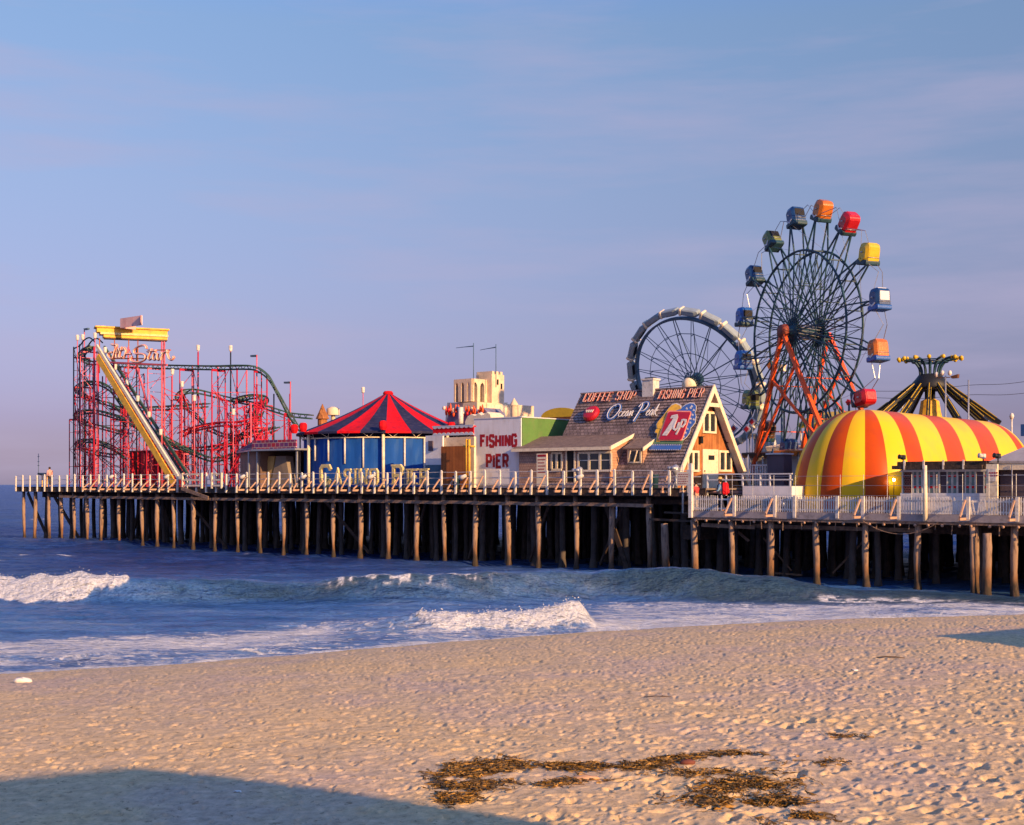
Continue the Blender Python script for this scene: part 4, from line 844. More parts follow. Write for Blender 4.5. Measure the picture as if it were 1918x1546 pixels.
mb = MB(); w0 = ls(1325, 853, gs); w1 = ls(1336, 862, gs); mb.box(gs+.072, gs+.09, w0[1], w1[1], w1[2], w0[2]); mb.build('pane', M['glass'], dr)
mb = MB(); mb.ball((gs+.12, a[1]+.14, DZ+1.05), .05, 6); mb.build('handle', M['black'], dr)
for x, y in ((1310, 825), (1360, 824)):
    p = ls(x, y, gs); mb = MB(); mb.box(gs+.0, gs+.22, p[1]-.11, p[1]+.11, p[2]-.2, p[2]+.2); mb.box(gs+.02, gs+.27, p[1]-.14, p[1]+.14, p[2]+.2, p[2]+.24); mb.build('wall_lamp', M['black'], C)
c = hit(1216, 737, (0, dm, rz), nn); mb = MB(); cs = c[0]; mb.box(cs-.42, cs+.42, dm-.35, dm+.35, rz-.9, rz+.62); mb.box(cs-.48, cs+.48, dm-.41, dm+.41, rz+.62, rz+.72); mb.box(cs-.3, cs+.3, dm-.23, dm+.23, rz+.72, rz+.8, 1); mb.build('chimney', [M['white'], M['black']], C)
# annex
ar, al, ad, az = -5.78, -13.75, 2.96, 7.55
jd = 5.5; jz = 8.42
mb = MB(); mb.prism([(al+.35, ad+.32, DZ-.2), (ar-.25, ad+.32, DZ-.2), (ar-.25, ad+.32, az-.05), (al+.35, ad+.32, az-.05)], (0, .1, 0)); mb.build('annex_wall', M['shake'], C)
mb = MB(); mb.prism([(ar-.25, ad+.323, DZ), (ar-.25, ad+.323, az-.06), (ar-.25, jd-.1, jz-.14), (ar-.25, dn+.1, DZ)], (.07, 0, 0)); mb.build('annex_side_wall', M['shakeside'], C)
mb = MB(); mb.prism([(al, ad, az), (al, jd, jz), (ar, jd, jz), (ar, ad, az)], (0, 0, -.1)); mb.build('annex_roof', M['asphaltroof'], C)
mb = MB(); mb.box(al-.02, ar+.02, ad-.07, ad-.003, az-.2, az+.0); mb.prism([(ar+.002, ad-.05, az-.21), (ar+.002, ad-.05, az+.02), (ar+.002, jd, jz+.02), (ar+.002, jd, jz-.2)], (.09, 0, 0)); mb.build('annex_fascia', M['cream'], C)
wd_ = ad+.32
def awin(x0, x1, y0, y1, cols):
    a = ld(x0, y0, wd_); b = ld(x1, y1, wd_); zt, zb = ld((x0+x1)/2, y0, wd_)[2], ld((x0+x1)/2, y1, wd_)[2]; w = .13; f = MB()
    f.box(a[0], b[0], wd_-.07, wd_, zt-w, zt); f.box(a[0], b[0], wd_-.09, wd_, zb, zb+w)
    for i in range(cols+1):
        x = a[0]+(b[0]-a[0])*i/cols; ww = w*.65 if 0 < i < cols else w*.5; f.box(x-ww, x+ww, wd_-.065, wd_-.003, zb+w, zt-w)
    fo = f.build('window', M['cream'], C); g = MB(); g.box(a[0]+w*.5, b[0]-w*.5, wd_-.025, wd_-.006, zb+w, zt-w); go = g.build('pane', M['glass'], fo)
    if cols > 2:
        g = MB(); g.box(a[0]+.1, b[0]-.1, wd_-.045, wd_-.027, zb+.62*(zt-zb)*.5+.3, zb+.62*(zt-zb)*.5+.35); g.build('glazing_bar', M['white'], fo)
awin(1034, 1053, 847, 882, 2); awin(1084, 1145, 846, 884, 3)
a = ld(1063, 846, wd_); b = ld(1076, 893, wd_)
mb = MB(); mb.box(a[0], b[0], wd_-.05, wd_-.003, DZ, a[2]); d_ = mb.build('door', M['mesh'], C, label='dark open doorway with white frame')
mb = MB(); mb.box(a[0]-.1, a[0], wd_-.08, wd_, DZ, a[2]+.1); mb.box(b[0], b[0]+.1, wd_-.08, wd_, DZ, a[2]+.1); mb.build('door_frame', M['cream'], d_)
a = ld(1006, 849, wd_-1.0); b = ld(1025, 895, wd_-1.0)      # menu board with lettering
t = thing('menu_board', 'cream standing menu board with red lines before the cottage annex', 'sign', (a[0], wd_-1, DZ)); mb = MB(); zt = ld(1015, 850, wd_-1)[2]
mb.box(a[0], b[0], wd_-1.05, wd_-.97, DZ+.1, zt); mb.build('board', M['cream'], t); mb = MB(); mb.box(a[0]+.08, b[0]-.06, wd_-1.06, wd_-1.05, zt-.2, zt-.06)
for r_ in range(5): mb.box(a[0]+.1, b[0]-.1-.1*(r_ % 2), wd_-1.056, wd_-1.05, zt-.42-r_*.2, zt-.36-r_*.2)
mb.build('lettering', M['letred'], t)
# shed dormer
q = hit(1190, 868, (0, dn, DZ), nn); qs = q[0]; qd = q[1]-.1; t_ = MB()
zb, zt = q[2], ld(1190, 842, qd)[2]; w2 = Sx(1203, qd)-Sx(1178, qd)
mb = MB(); ex = qs+w2/2+.1; sx_ = qs-w2/2-.1
mb.prism([(ex, qd+.05, zb-.1), (ex, qd+.05, zt+.05), (ex, qd+.05+(zt-zb+.5)/sl_+.3, zt+.5)], (-.07, 0, 0)); mb.prism([(sx_, qd+.05, zb-.1), (sx_, qd+.05, zt+.05), (sx_, qd+.05+(zt-zb+.5)/sl_+.3, zt+.5)], (.07, 0, 0)); mb.build('dormer_cheek', M['shakeside'], C)
mb = MB(); mb.prism([(sx_-.15, qd-.2, zt+.0), (ex+.15, qd-.2, zt+.0), (ex+.15, qd+1.5, zt+.75), (sx_-.15, qd+1.5, zt+.75)], (0, 0, .09)); mb.build('dormer_roof', M['asphaltroof'], C)
mb = MB(); mb.prism([(ex+.151, qd-.22, zt-.12), (ex+.151, qd-.22, zt+.1), (ex+.151, qd+1.5, zt+.86), (ex+.151, qd+1.5, zt+.64)], (.07, 0, 0)); mb.build('dormer_fascia', M['cream'], C)
f = MB(); f.box(sx_+.08, ex-.08, qd, qd+.05, zb, zb+.1); f.box(sx_+.08, ex-.08, qd, qd+.05, zt-.1, zt); f.box(sx_+.08, sx_+.2, qd-.01, qd+.04, zb, zt); f.box(ex-.2, ex-.08, qd-.01, qd+.04, zb, zt); f.beam((sx_+.2, qd-.04, zb+.1), ((sx_+ex)/2-.1, qd-.28, zt-.1), .07); f.beam(((sx_+ex)/2, qd-.04, zb+.1), (ex-.2, qd-.28, zt-.1), .07)
fo = f.build('dormer_window', M['cream'], C); g = MB(); g.box(sx_+.2, ex-.2, qd+.06, qd+.08, zb, zt); g.build('pane', M['glass'], fo)
# roof plane for signs: x along the ridge, y up the slope (metres from the eave), l off the roof
sl_v = Vector((0, dm-dn, rz-DZ)).normalized()
def rmap(x, y, l): p = Vector((x, dn, DZ))+sl_v*y+nn*(l+.06); return (p[0], p[1], p[2])
def rpx(x, y, lift=.1):
    h = hit(x, y, Vector((0, dn, DZ))+nn*lift, nn); return h[0], (h-Vector((h[0], dn, DZ))-nn*lift).dot(sl_v)
for txt, (xa, ya), (xb, yb), hh in (('COFFEE SHOP', (1091, 754), (1186, 751), .74), ('FISHING PIER', (1232, 749), (1315, 743), .74)):
    x0, y0 = rpx(xa, ya); x1, _ = rpx(xb, yb); o = thing('roof_lettering', 'coral metal letters reading '+txt.lower()+' along the ridge of the A-frame roof', 'sign', rmap(x0, y0, .05))
    mb = MB(); block(mb, txt, x0, x1, y0, y0+hh, .085, rmap, .05, 0, .03, gap=.45); mb.build('letters', M['neonred'], o)
    mb = MB(); block(mb, txt, x0, x1, y0, y0+hh, .022, rmap, .015, 0, .086, gap=.45); mb.build('neon_tube', M['pinkpale'], o)
# Ocean Peak script
P0 = rpx(1136, 786); P1 = rpx(1238, 770); W_ = P1[0]-P0[0]
ys = P0[1]; hU = 1.15
def osc(x, y): return (P0[0]+x*W_, ys+y*hU)
OC = [[(.17,.95),(.08,1.0),(.0,.75),(-.01,.3),(.05,.0),(.13,.08),(.19,.5),(.18,.85),(.12,1.03),(.06,.9)]]
oc2 = [[(.27,.42),(.235,.5),(.215,.3),(.235,.12),(.27,.15),(.29,.28),(.32,.42),(.31,.5),(.285,.32),(.3,.12),(.335,.18),(.36,.35),(.385,.5),(.355,.45),(.35,.2),(.375,.12),(.4,.4),(.395,.15),(.42,.2),(.43,.48),(.435,.12),(.455,.42),(.48,.48),(.475,.15),(.5,.2)]]
PK = [[(.56,-.25),(.59,.3),(.61,.8),(.6,1.0)], [(.55,.75),(.6,1.02),(.69,1.05),(.72,.8),(.68,.5),(.61,.45)]]
pk2 = [[(.75,.28),(.785,.42),(.78,.52),(.755,.35),(.765,.12),(.8,.18),(.82,.4),(.855,.5),(.83,.48),(.815,.2),(.84,.12),(.865,.45),(.86,.14),(.88,.2),(.93,.9),(.905,.1)], [(.905,.3),(.95,.5)], [(.915,.32),(.955,.08),(.98,.12)]]
o = thing('script_sign', 'blue and white handwritten style lettering across the shingles', 'sign', rmap(P0[0], P0[1], .05))
mb = MB()
for st in OC+PK: ribbon(mb, [(p.x, p.y) for p in spline([(*osc(*q), 0) for q in st], 6)], .19, rmap, .06, 0, .03)
mb.build('capitals', M['bluelet'], o)
mb = MB(); script(mb, [[osc(*q) for q in st] for st in OC+PK+oc2+pk2], .028, rmap, .12); mb.build('neon_tube', M['graywhite'], o)
# red button sign
bx, by = rpx(1108, 776); o = thing('button_sign', 'round red soda button sign with white script on the roof', 'sign', rmap(bx, by, .1))
def disc(mb, cx, cy, rx, ry, l0, l1, n=24, m=0):
    ring = lambda l, f: [rmap(cx+rx*f*math.cos(2*math.pi*k/n), cy+ry*f*math.sin(2*math.pi*k/n), l) for k in range(n)]
    vs = ring(l0, 1)+ring((l0+l1)/2, 1)+ring(l1, .8)+ring(l1+.04, .4); fs = [(r*n+k, r*n+(k+1) % n, (r+1)*n+(k+1) % n, (r+1)*n+k) for r in range(3) for k in range(n)]+[tuple(3*n+k for k in range(n)), tuple(range(n))[::-1]]
    mb.add(vs, fs, m, False)
mb = MB(); disc(mb, bx, by, .6, .6, .02, .28); mb.build('disc', M['redsh'], o)
mb = MB(); script(mb, [[(bx-.3+.6*i/8, by+.1*((-1)**i)+.02) for i in range(9)]], .028, rmap, .34); mb.build('lettering', M['white'], o)
# soda sign
o = thing('soda_sign', 'big 7up sign with red panel, starry blue scroll and yellow ribbon', 'sign', rmap(*rpx(1262, 830), .1))
def px_poly(mb, pts, l, th, m=0):
    q = [rpx(a, b, .06+l) for a, b in pts]; ar_ = sum(q[i][0]*q[(i+1) % len(q)][1]-q[(i+1) % len(q)][0]*q[i][1] for i in range(len(q)))
    if ar_ < 0: q = q[::-1]
    n = len(q); vs = [rmap(a, b, l) for a, b in q]+[rmap(a, b, l+th) for a, b in q]; mb.add(vs, [tuple(range(n))[::-1], tuple(range(n, 2*n))]+[(i, (i+1) % n, (i+1) % n+n, i+n) for i in range(n)], m)
def zz(x, y): return (1070+x/6.85, 710+y/6.85)
def zp(*c): return [zz(c[i], c[i+1]) for i in range(0, len(c), 2)]
bluep = zp(1412,392,1440,365,1480,335,1530,318,1575,325,1602,355,1600,400,1588,440,1600,480,1590,560,1560,600,1535,625,1520,690,1480,745,1420,790,1370,795,1300,800,1280,770,1290,420)
yelp = zp(1262,372,1290,345,1345,325,1400,350,1412,392,1290,430,1200,560,1160,700,1140,810,1095,810,1110,700,1075,690,1100,640,1095,590,1130,540,1190,470)
grow = lambda P, k: [((a-sum(p[0] for p in P)/len(P))*k+sum(p[0] for p in P)/len(P), (b-sum(p[1] for p in P)/len(P))*k+sum(p[1] for p in P)/len(P)) for a, b in P]
mb = MB(); px_poly(mb, grow(bluep, 1.05), .05, .05); px_poly(mb, grow(yelp, 1.06), .048, .045); mb.build('white_edging', M['white'], o)
mb = MB(); px_poly(mb, bluep, .102, .04); mb.build('blue_scroll', M['bluelet'], o)
mb = MB(); px_poly(mb, yelp, .096, .05); px_poly(mb, zp(1095,590,1150,560,1215,600,1180,640,1110,640), .15, .03); mb.build('yellow_ribbon', M['yellow'], o)
mb = MB()
for x, y in ((1480,380),(1530,370),(1570,400),(1555,460),(1530,510),(1570,520),(1525,560),(1490,640),(1465,690),(1440,740),(1420,770),(1510,420),(1545,350)): px_poly(mb, zp(x-14,y+8,x-2,y-16,x+14,y-4,x+10,y+16), .144, .012)
mb.build('white_stars', M['white'], o)
mb = MB(); px_poly(mb, zp(1262,412,1535,418,1540,440,1430,770,1410,795,1130,795,1120,770,1235,440), .15, .05); mb.build('panel_edge', M['pinkneon'], o)
mb = MB(); px_poly(mb, zp(1268,424,1525,430,1528,444,1420,765,1402,782,1140,782,1135,768,1245,440), .202, .03); mb.build('red_panel', M['redsh'], o, label='red slanted panel of the soda sign')
mb = MB(); l = .234
px_poly(mb, zp(1290,470,1365,455,1372,490,1345,560,1225,728,1165,728,1290,540,1310,505,1270,510), l, .02)
for st, w in (([(1345,540),(1320,600),(1312,640),(1335,655),(1360,635),(1385,560)], 20), ([(1430,520),(1385,640),(1345,715)], 20), ([(1432,525),(1470,530),(1462,575),(1430,615),(1405,610)], 20)):
    q = [rpx(*zz(a, b), .06+l) for a, b in st]; ribbon(mb, q, .125, rmap, .02+.002*len(st), 0, l)
mb.build('lettering', M['white'], o)
mb = MB(); px_poly(mb, zp(1045,800,1100,790,1440,795,1420,838,1035,838), .07, .04); mb.build('green_band', paint('sign_green', (.12, .22, .12), .5, .3, 3), o)
mb = MB(); px_poly(mb, zp(1030,845,1425,848,1400,915,990,915), .08, .05); mb.build('blue_band', M['bluelet'], o)
mb = MB()
for i in range(14): x = 1040+i*28; px_poly(mb, zp(x,852,x+12,838,x+24,852), .132, .01); x -= 42; px_poly(mb, zp(x,916,x+11,904,x+22,916), .132, .01)
mb.build('white_scallops', M['white'], o)
# ================================================================ ROUND TENT
td = 9.6; tc_ = ld(727, 908, td); TS = tc_[0]; TY = to_w(tc_)[1]; px1 = F/TY
TR = 171/px1; ez = 9.15; az_ = H+(908-739)/px1
T = thing('round_tent', 'round ride tent with red and navy striped roof and blue canvas wall', 'tent', (TS, td, DZ))
NG = 24; ph0 = math.atan2(-(td+OV)*1.0, 1)  # roof gores
v = Vector((0, 0, 0))-to_w((TS, td, 0)); a_cam = math.atan2(v.x*V[0]+v.y*V[1], v.x*U[0]+v.y*U[1])
ph0 = a_cam-math.radians(1.4)
def tp(a, r, z): return (TS+r*math.cos(a), td+r*math.sin(a), z)
for i in range(NG):
    a0 = ph0+2*math.pi*i/NG; a1 = ph0+2*math.pi*(i+1)/NG; mb = MB(); n = 8; vs = []
    for j in range(n+1):
        q = j/n; r = .35+(TR-.35)*q; z = az_-(az_-ez)*(q**.96)-.16*math.sin(q*math.pi)
        for k in range(5):
            w = k/4; sag = -.07*math.sin(w*math.pi)*q; a = a0+(a1-a0)*w; rr_ = r*(1 if True else 1); 
            x0, x1 = tp(a0, r, z), tp(a1, r, z); vs.append((x0[0]*(1-w)+x1[0]*w, x0[1]*(1-w)+x1[1]*w, z+sag))
    fs = [(j*5+k, j*5+k+1, (j+1)*5+k+1, (j+1)*5+k) for j in range(n) for k in range(4)]
    mb.add(vs, [f[::-1] for f in fs], 0, True)
    x0, x1 = tp(a0, TR, ez), tp(a1, TR, ez); mb.add([x0, x1, (x1[0], x1[1], ez-.16), (x0[0], x0[1], ez-.16)], [(0, 1, 2, 3)])
    mb.build('roof_gore', M['tentred'] if i % 2 == 0 else M['tentnavy'], T)
mb = MB(); mb.lathe([(.0, .28), (.3, .25), (.42, .1), (.4, -.05), (.0, -.05)], (TS, td, az_), 12); mb.build('roof_cap', M['tentred'], T)
WR = TR*.91
mb = MB(); vs = []; NW = 160
for k in range(NW):
    a = 2*math.pi*k/NW; r = WR+.035*math.sin(k*2.1)+.03*math.sin(k*.9+1)+(.06 if k % 8 == 0 else 0)
    vs += [tp(a, r, DZ+.05), tp(a, r+.02*math.sin(k*1.3), DZ+1.7), tp(a, r, ez-.5)]
mb.add(vs, [(3*k+j, 3*((k+1) % NW)+j, 3*((k+1) % NW)+j+1, 3*k+j+1) for k in range(NW) for j in (0, 1)], 0, True); mb.build('canvas_wall', M['bluewall'], T)
mb = MB(); mb.lathe([(WR-.15, DZ), (WR-.15, ez-.1), (0.1, ez+1.0)], (TS, td, 0), 32); mb.build('inner_lining', M['tentnavy'], T)
mb = MB(); mb.tube([tp(2*math.pi*k/48, WR+.1, ez-.46) for k in range(48)], .055, 5, closed=True); mb.tube([tp(2*math.pi*k/48, TR-.15, ez-.1) for k in range(48)], .045, 5, closed=True); mb.build('ring_pipe', M['cream'], T)
def ang_px(x, R_):
    best = None
    for k in range(720):
        a = a_cam-math.pi/2+math.pi*k/720; w = to_w(tp(a, R_, 6)); e = abs(w.x/w.y*F+CX-x)
        if best is None or e < best[0]: best = (e, a)
    return best[1]
for x, zb in ((590, 7.0), (615, 6.95), (646, 6.75), (680, 6.45), (758, DZ), (795, DZ)):
    a = ang_px(x, WR+.1); p = tp(a, WR+.1, 0); mb = MB(); mb.tube([(p[0], p[1], zb), (p[0], p[1], ez-.46)], .075, 6); mb.build('hanging_tube', M['white'], T)
for x in (562, 578, 718, 838):
    a = ang_px(x, WR+.3); p = tp(a, WR+.3, 0); mb = MB(); mb.tube([(p[0], p[1], DZ), (p[0], p[1], ez+.1)], .12 if x > 570 else .07, 8); mb.build('post', M['cream'], T)
    q = tp(a, WR+.75, 0); mb = MB()
    mb.lathe([(.0, -.32), (.2, -.3), (.3, -.05), (.3, .25), (.2, .38), (0, .4)], (q[0], q[1], ez+.35), 8, smooth=False); mb.build('red_finial', M['tentred'], T)
for k in range(24):
    a = 2*math.pi*(k+.25)/24; p = tp(a, WR+.1, ez-.45); mb = MB(); mb.beam(p, tp(a+.055, TR-.2, ez-.14), .035, .035); mb.beam(p, tp(a-.055, TR-.2, ez-.14), .035, .035); mb.build('bracket', M['cream'], T)
# gold letters in front of the tent
GLt = thing('gold_letter_sign', 'gold serif letters reading casino pier at the foot of the round tent', 'sign', (Sx(600, .35), .35, DZ))
cm = lambda x, z, l: (x, .35-l, z)
def gl(txt, x0, x1, y0, y1, w, se):
    a = Sx(x0, .35); b = Sx(x1, .35); z0_ = ld(x0, y0, .35)[2]; z1_ = ld((x0+x1)/2, y1, .35)[2]; mb = MB(); block(mb, txt, a, b, z0_, z1_, w, cm, .16, gap=.42, serif=se); mb.build('letters', M['gold'], GLt)
gl('C', 601, 623, 909, 870, .24, 0); gl('ASINO', 627, 710, 909, 878, .15, .14); gl('P', 737, 757, 909, 870, .24, .2); gl('IER', 764, 803, 909, 878, .16, .16)
mb = MB()
for x in (606, 640, 680, 740, 790): s = Sx(x, .5); mb.beam((s, .5, DZ), (s, .45, DZ+1.1), .05)
mb.build('support', M['galv'], GLt)
# ---------------------------------------------------------------- snack stand with red scalloped awning
A_ = thing('snack_stand', 'cream snack stand with red scalloped awning beside the round tent', 'stand', (Sx(797, 2.4), 2.4, DZ))
def wallbox(mb, x0, x1, ytop, d, depth, z0=DZ, m=0):
    a = ld(x0, ytop, d); b = ld(x1, ytop, d); mb.box(a[0], b[0], d, d+depth, z0, (a[2]+b[2])/2, m)
mb = MB(); wallbox(mb, 797, 829, 816, 2.4, .15); mb.build('lavender_wall', M['signwhite'], A_); mb = MB(); wallbox(mb, 829.5, 888, 819, 2.6, .2); wallbox(mb, 800, 886, 823, 4.0, .5); mb.build('wall', M['cream'], A_)
a = ld(803, 845, 2.38); b = ld(811, 826, 2.38); mb = MB(); mb.box(a[0], b[0], 2.33, 2.398, a[2], b[2]); mb.build('window', M['purpwall'], A_)
a = Sx(811, 1.1); b = Sx(887, 1.1); zt, zb = ld(850, 797, 1.1)[2], ld(850, 817, 1.1)[2]
mb = MB(); mb.box(a, b, 1.1, 1.16, zb+.092, zt-.052); mb.box(a, b-.3, 1.161, 1.7, zt-.12, zt-.05); mb.build('awning', M['tentred'], A_)
mb = MB(); n = 9; w = (b-a)/n
for i in range(n):
    for zz_, sg in ((zt-.052, -1), (zb+.092, 1)):
        pts = [(a+w*(i+.5+.5*math.cos(t)), 1.06, zz_+sg*(.15*math.sin(t))) for t in [math.pi*k/6 for k in range(7)]]; mb.prism(pts, (0, .038, 0))
mb.box(a-.03, b+.03, 1.05, 1.15, zt-.05, zt-.0); mb.box(a-.03, b+.03, 1.05, 1.15, zb+.04, zb+.09); mb.build('scalloped_trim', M['whsh'], A_)
mb = MB(); wallbox(mb, 826, 876, 836, 1.9, .1); mb.build('wooden_gate', M['gatewood'], A_)
mb = MB(); wallbox(mb, 797, 828, 871, 2.2, .18); mb.build('blue_skirting', paint('skirting_blue', (.04, .12, .2), .6, .3, 1), A_)
mb = MB()
for x in (874, 879): s = Sx(x, 1.4); mb.tube([(s, 1.4, DZ), (s, 1.4, 8.2)], .08, 6)
s = Sx(868, 1.4); s2 = Sx(889, 1.4); mb.tube([(s, 1.4, 7.75), (s2, 1.4, 7.7)], .06, 6); mb.build('pipe_frame', M['yellow'], A_)
# ---------------------------------------------------------------- fairy castle with arched tower
def castle():
    d = 17.0; t = thing('castle_tower', 'cream castle tower with pointed arches and a square turret', 'building', (Sx(870, d), d, DZ))
    sc_ = Sx(883, d)                      # corner between the two faces
    zt = ld(883, 709, d)[2]; zb = ld(883, 752, d)[2]; sl0 = Sx(850, d); z_ = lambda y, x=883: ld(x, y, d)[2]
    def arched(mb, P, Q, zb, zt, n, m=0, wfrac=.42, tiltv=None):
        P = Vector(P); Q = Vector(Q); L = (Q-P); th = tiltv
        w = 1.0/n
        for i in range(n):
            c = (i+.5)*w; hw = w*wfrac/2*1.15; spring = zb+(zt-zb)*.68; peak = zb+(zt-zb)*.86
            def pt(u, z): p = P+L*u; return (p.x, p.y, z)
            mb.prism([pt(i*w, zb), pt(c-hw, zb), pt(c-hw, spring), pt(c-hw*.75, spring+(peak-spring)*.55), pt(c, peak), pt(c, zt), pt(i*w, zt)], th)
            mb.prism([pt((i+1)*w, zb), pt((i+1)*w, zt), pt(c, zt), pt(c, peak), pt(c+hw*.75, spring+(peak-spring)*.55), pt(c+hw, spring), pt(c+hw, zb)], th)
    mb = MB(); arched(mb, (sl0, d, 0), (sc_, d, 0), zb, zt, 3, tiltv=(0, .35, 0)); mb.build('arcade_wall', M['stucco'], t)
    far = Dx(925, sc_+.1)
    mb = MB(); arched(mb, (sc_, d+.02, 0), (sc_, far, 0), zb, zt, 3, tiltv=(-.35, 0, 0), wfrac=.5); mb.build('arcade_wall', M['stucco'], t)
    mb = MB(); mb.box(sl0, sc_-.36, far-.3, far, zb, zt-.1); mb.box(sl0, sl0+.3, d+.4, far-.35, zb, zt-.1); mb.build('rear_wall', M['stucco'], t)
    mb = MB(); mb.box(sl0+.42, sc_-.48, d+.48, far-.36, zb, zt-.5); mb.build('shade_core', M['mesh'], t)  # near-black fill added as the shade inside the arches
    s_t = ls(935, 702, sc_+.6); d2 = Dx(922, sc_+.6); d3 = Dx(945, sc_+.6); zt2 = ls(935, 702, sc_+.6)[2]
    mb = MB(); mb.box(sc_-1.2, sc_+.55, d2, d3, zb-.1, zt2)
    for k in range(3): mb.box(sc_-1.2, sc_+.55, d2+(d3-d2)*(k/3+.03), d2+(d3-d2)*(k/3+.2), zt2, zt2+.25)
    tw = mb.build('turret', M['stucco'], t)
    mb = MB()
    for x, y in ((932, 716), (939, 724)): p = ls(x, y, sc_+.56); mb.box(sc_+.553, sc_+.6, p[1]-.09, p[1]+.09, p[2]-.22, p[2]+.22)
    mb.build('slit_window', M['mesh'], tw)
    mb = MB(); zz0 = ld(905, 778, d)[2]; mb.box(Sx(880, d)-.5, sc_+.9, d-.3, d+7, DZ, zb-.1); mb.build('base', M['stucco'], t)
    # flared white parapet
    mb = MB(); sb = sc_+1.0; e0 = Dx(912, sb); e1 = Dx(951, sb); zq = ls(930, 757, sb)[2]; zr = ls(930, 783, sb)[2]
    mb.prism([(sb, e0, zr-2), (sb, e1-.8, zr-2), (sb, e1, zq+.2), (sb, (e0+e1)/2, zq-.1), (sb, e0, zq)], (-.3, 0, 0)); mb.prism([(sb-.3, e0, zr-2), (sb-.3, e0, zq), (sb-4, e0-.5, zq+.2), (sb-4.4, e0-.6, zr-2)], (0, .3, 0)); mb.build('parapet', M['cream'], t)
    # round turret with a cone
    p = ld(963, 780, 14); r = 7.0/F*to_w(p)[1]; tt = thing('round_turret', 'small cream round turret with cone cap behind the lettered block', 'turret', (p[0], 14, DZ)); zc = ld(963, 760, 14)[2]; za = ld(963, 746, 14)[2]
    mb = MB(); mb.lathe([(r*.9, DZ), (r*.9, zc)], (p[0], 14, 0), 14); mb.build('shaft', M['stucco'], tt); mb = MB(); mb.lathe([(r*1.15, zc-.02), (r*1.1, zc+.1), (.02, za)], (p[0], 14, 0), 14); mb.build('cone_roof', M['stucco'], tt)
castle()
# colourful front of the castle ride: rocks, parapet waves, painted flames
def ride_front():
    d = 13; t = thing('castle_ride_front', 'jumbled red and cream ride front between the tent roof and castle tower', 'ride', (Sx(860, d), d, DZ))
    rr = random.Random(5)
    z = lambda x, y: ld(x, y, d)
    mb = MB(); pts = [(836, 790), (842, 772), (850, 777), (858, 765), (868, 773), (880, 766), (892, 772), (905, 764), (915, 775), (918, 800), (836, 800)]
    mb.prism([tuple(z(*p)) for p in pts], (0, 2, 0)); mb.build('painted_board', paint('grey_blue_board', (.16, .18, .28), .7, .5, 2, (.4, .12, .08), .5), t)
    mb = MB()
    for k in range(16):
        x = 838+k*4.6+rr.uniform(-1, 1); y = 768+rr.uniform(-6, 6); p = z(x, y); h = rr.uniform(.4, .85); mb.lathe([(.0, h), (.06, h*.8), (.11, h*.3), (.07, 0), (.0, -.05)], (p[0], d-.15, p[2]-.3), 7)
    mb.build('red_flames', M['orange'], t)
    mb = MB(); pts = [(872, 815), (871, 790), (876, 780), (883, 776), (890, 780), (896, 774), (903, 779), (912, 772), (918, 777), (926, 815)]
    mb.prism([tuple(ld(x, y, 9)) for x, y in pts], (0, 1.5, 0)); mb.build('wavy_parapet', M['cream'], t)
    for k in range(9):
        x = 838+k*8.7; p = z(x, 770+rr.uniform(-5, 8)); mb = MB(); mb.ball((p[0], d-.4, p[2]), rr.uniform(.1, .2), 8, 0, (1, .8, rr.uniform(.8, 1.5))); mb.build('painted_knob', [M['white'], M['redsh'], M['stucco'], M['navy']][k % 4], t)
    mb = MB(); p = ld(863, 768, 10); mb.tube([(p[0], 10, p[2]-1.4), (p[0], 10, p[2]+.2)], .2, 8); mb.build('white_drum', M['white'], t)
ride_front()
for x, yt, yb, xa, ya, lab in ((887, 643, 712, 854, 652, 'taller mast with drooping rope, above the castle arches'), (929, 645, 703, 899, 656, 'slim mast with a side line, rising from the castle turret')):
    p = ld(x, yt, 18.5); q = ld(x, yb, 18.5); e = ld(xa, ya, 18.5); m_ = ld((x+xa)/2, (yt+ya)/2, 18.5); t = thing('mast', lab, 'mast', (p[0], 18.5, q[2]-1)); mb = MB(); mb.tube([(p[0], 18.5, q[2]-1), tuple(p)], .035, 5); mb.build('pole', M['tealw'], t)
    mb = MB(); mb.tube([(p[0], 18.5, p[2]-.25), tuple(m_+Vector((0, 0, -.12))), tuple(e)], [.05, .03, .02], 4); mb.build('pennant_rope', M['tealw'], t)
def cone(x, y0, y1, w, d, lab, mat):
    p = ld(x, y1, d); q = ld(x, y0, d); r = w/F*to_w(p)[1]; mb = MB(); mb.lathe([(r, q[2]), (r*.55, q[2]+(p[2]-q[2])*.45), (.03, p[2])], (p[0], d, 0), 9, smooth=False); mb.lathe([(r*.7, DZ), (r*.7, q[2]+.01)], (p[0], d, 0), 9); mb.build('pointed_rock', mat, None, (p[0], d, DZ), lab, 'rock')
cone(604, 785, 757, 13, 18, 'brown pointed rock spire showing behind the tent roof', M['brownwood'])
p = ld(624, 768, 19); mb = MB(); mb.lathe([(.62, -.5), (.62, 0.1), (.3, .25), (0, .3)], (p[0], 19, p[2]), 12); mb.lathe([(.2, DZ-p[2]), (.2, -.5)], (p[0], 19, p[2]), 8); mb.build('kiosk_roof', M['stucco'], None, (p[0], 19, DZ), 'small cream cap beside the brown rock spire', 'roof')
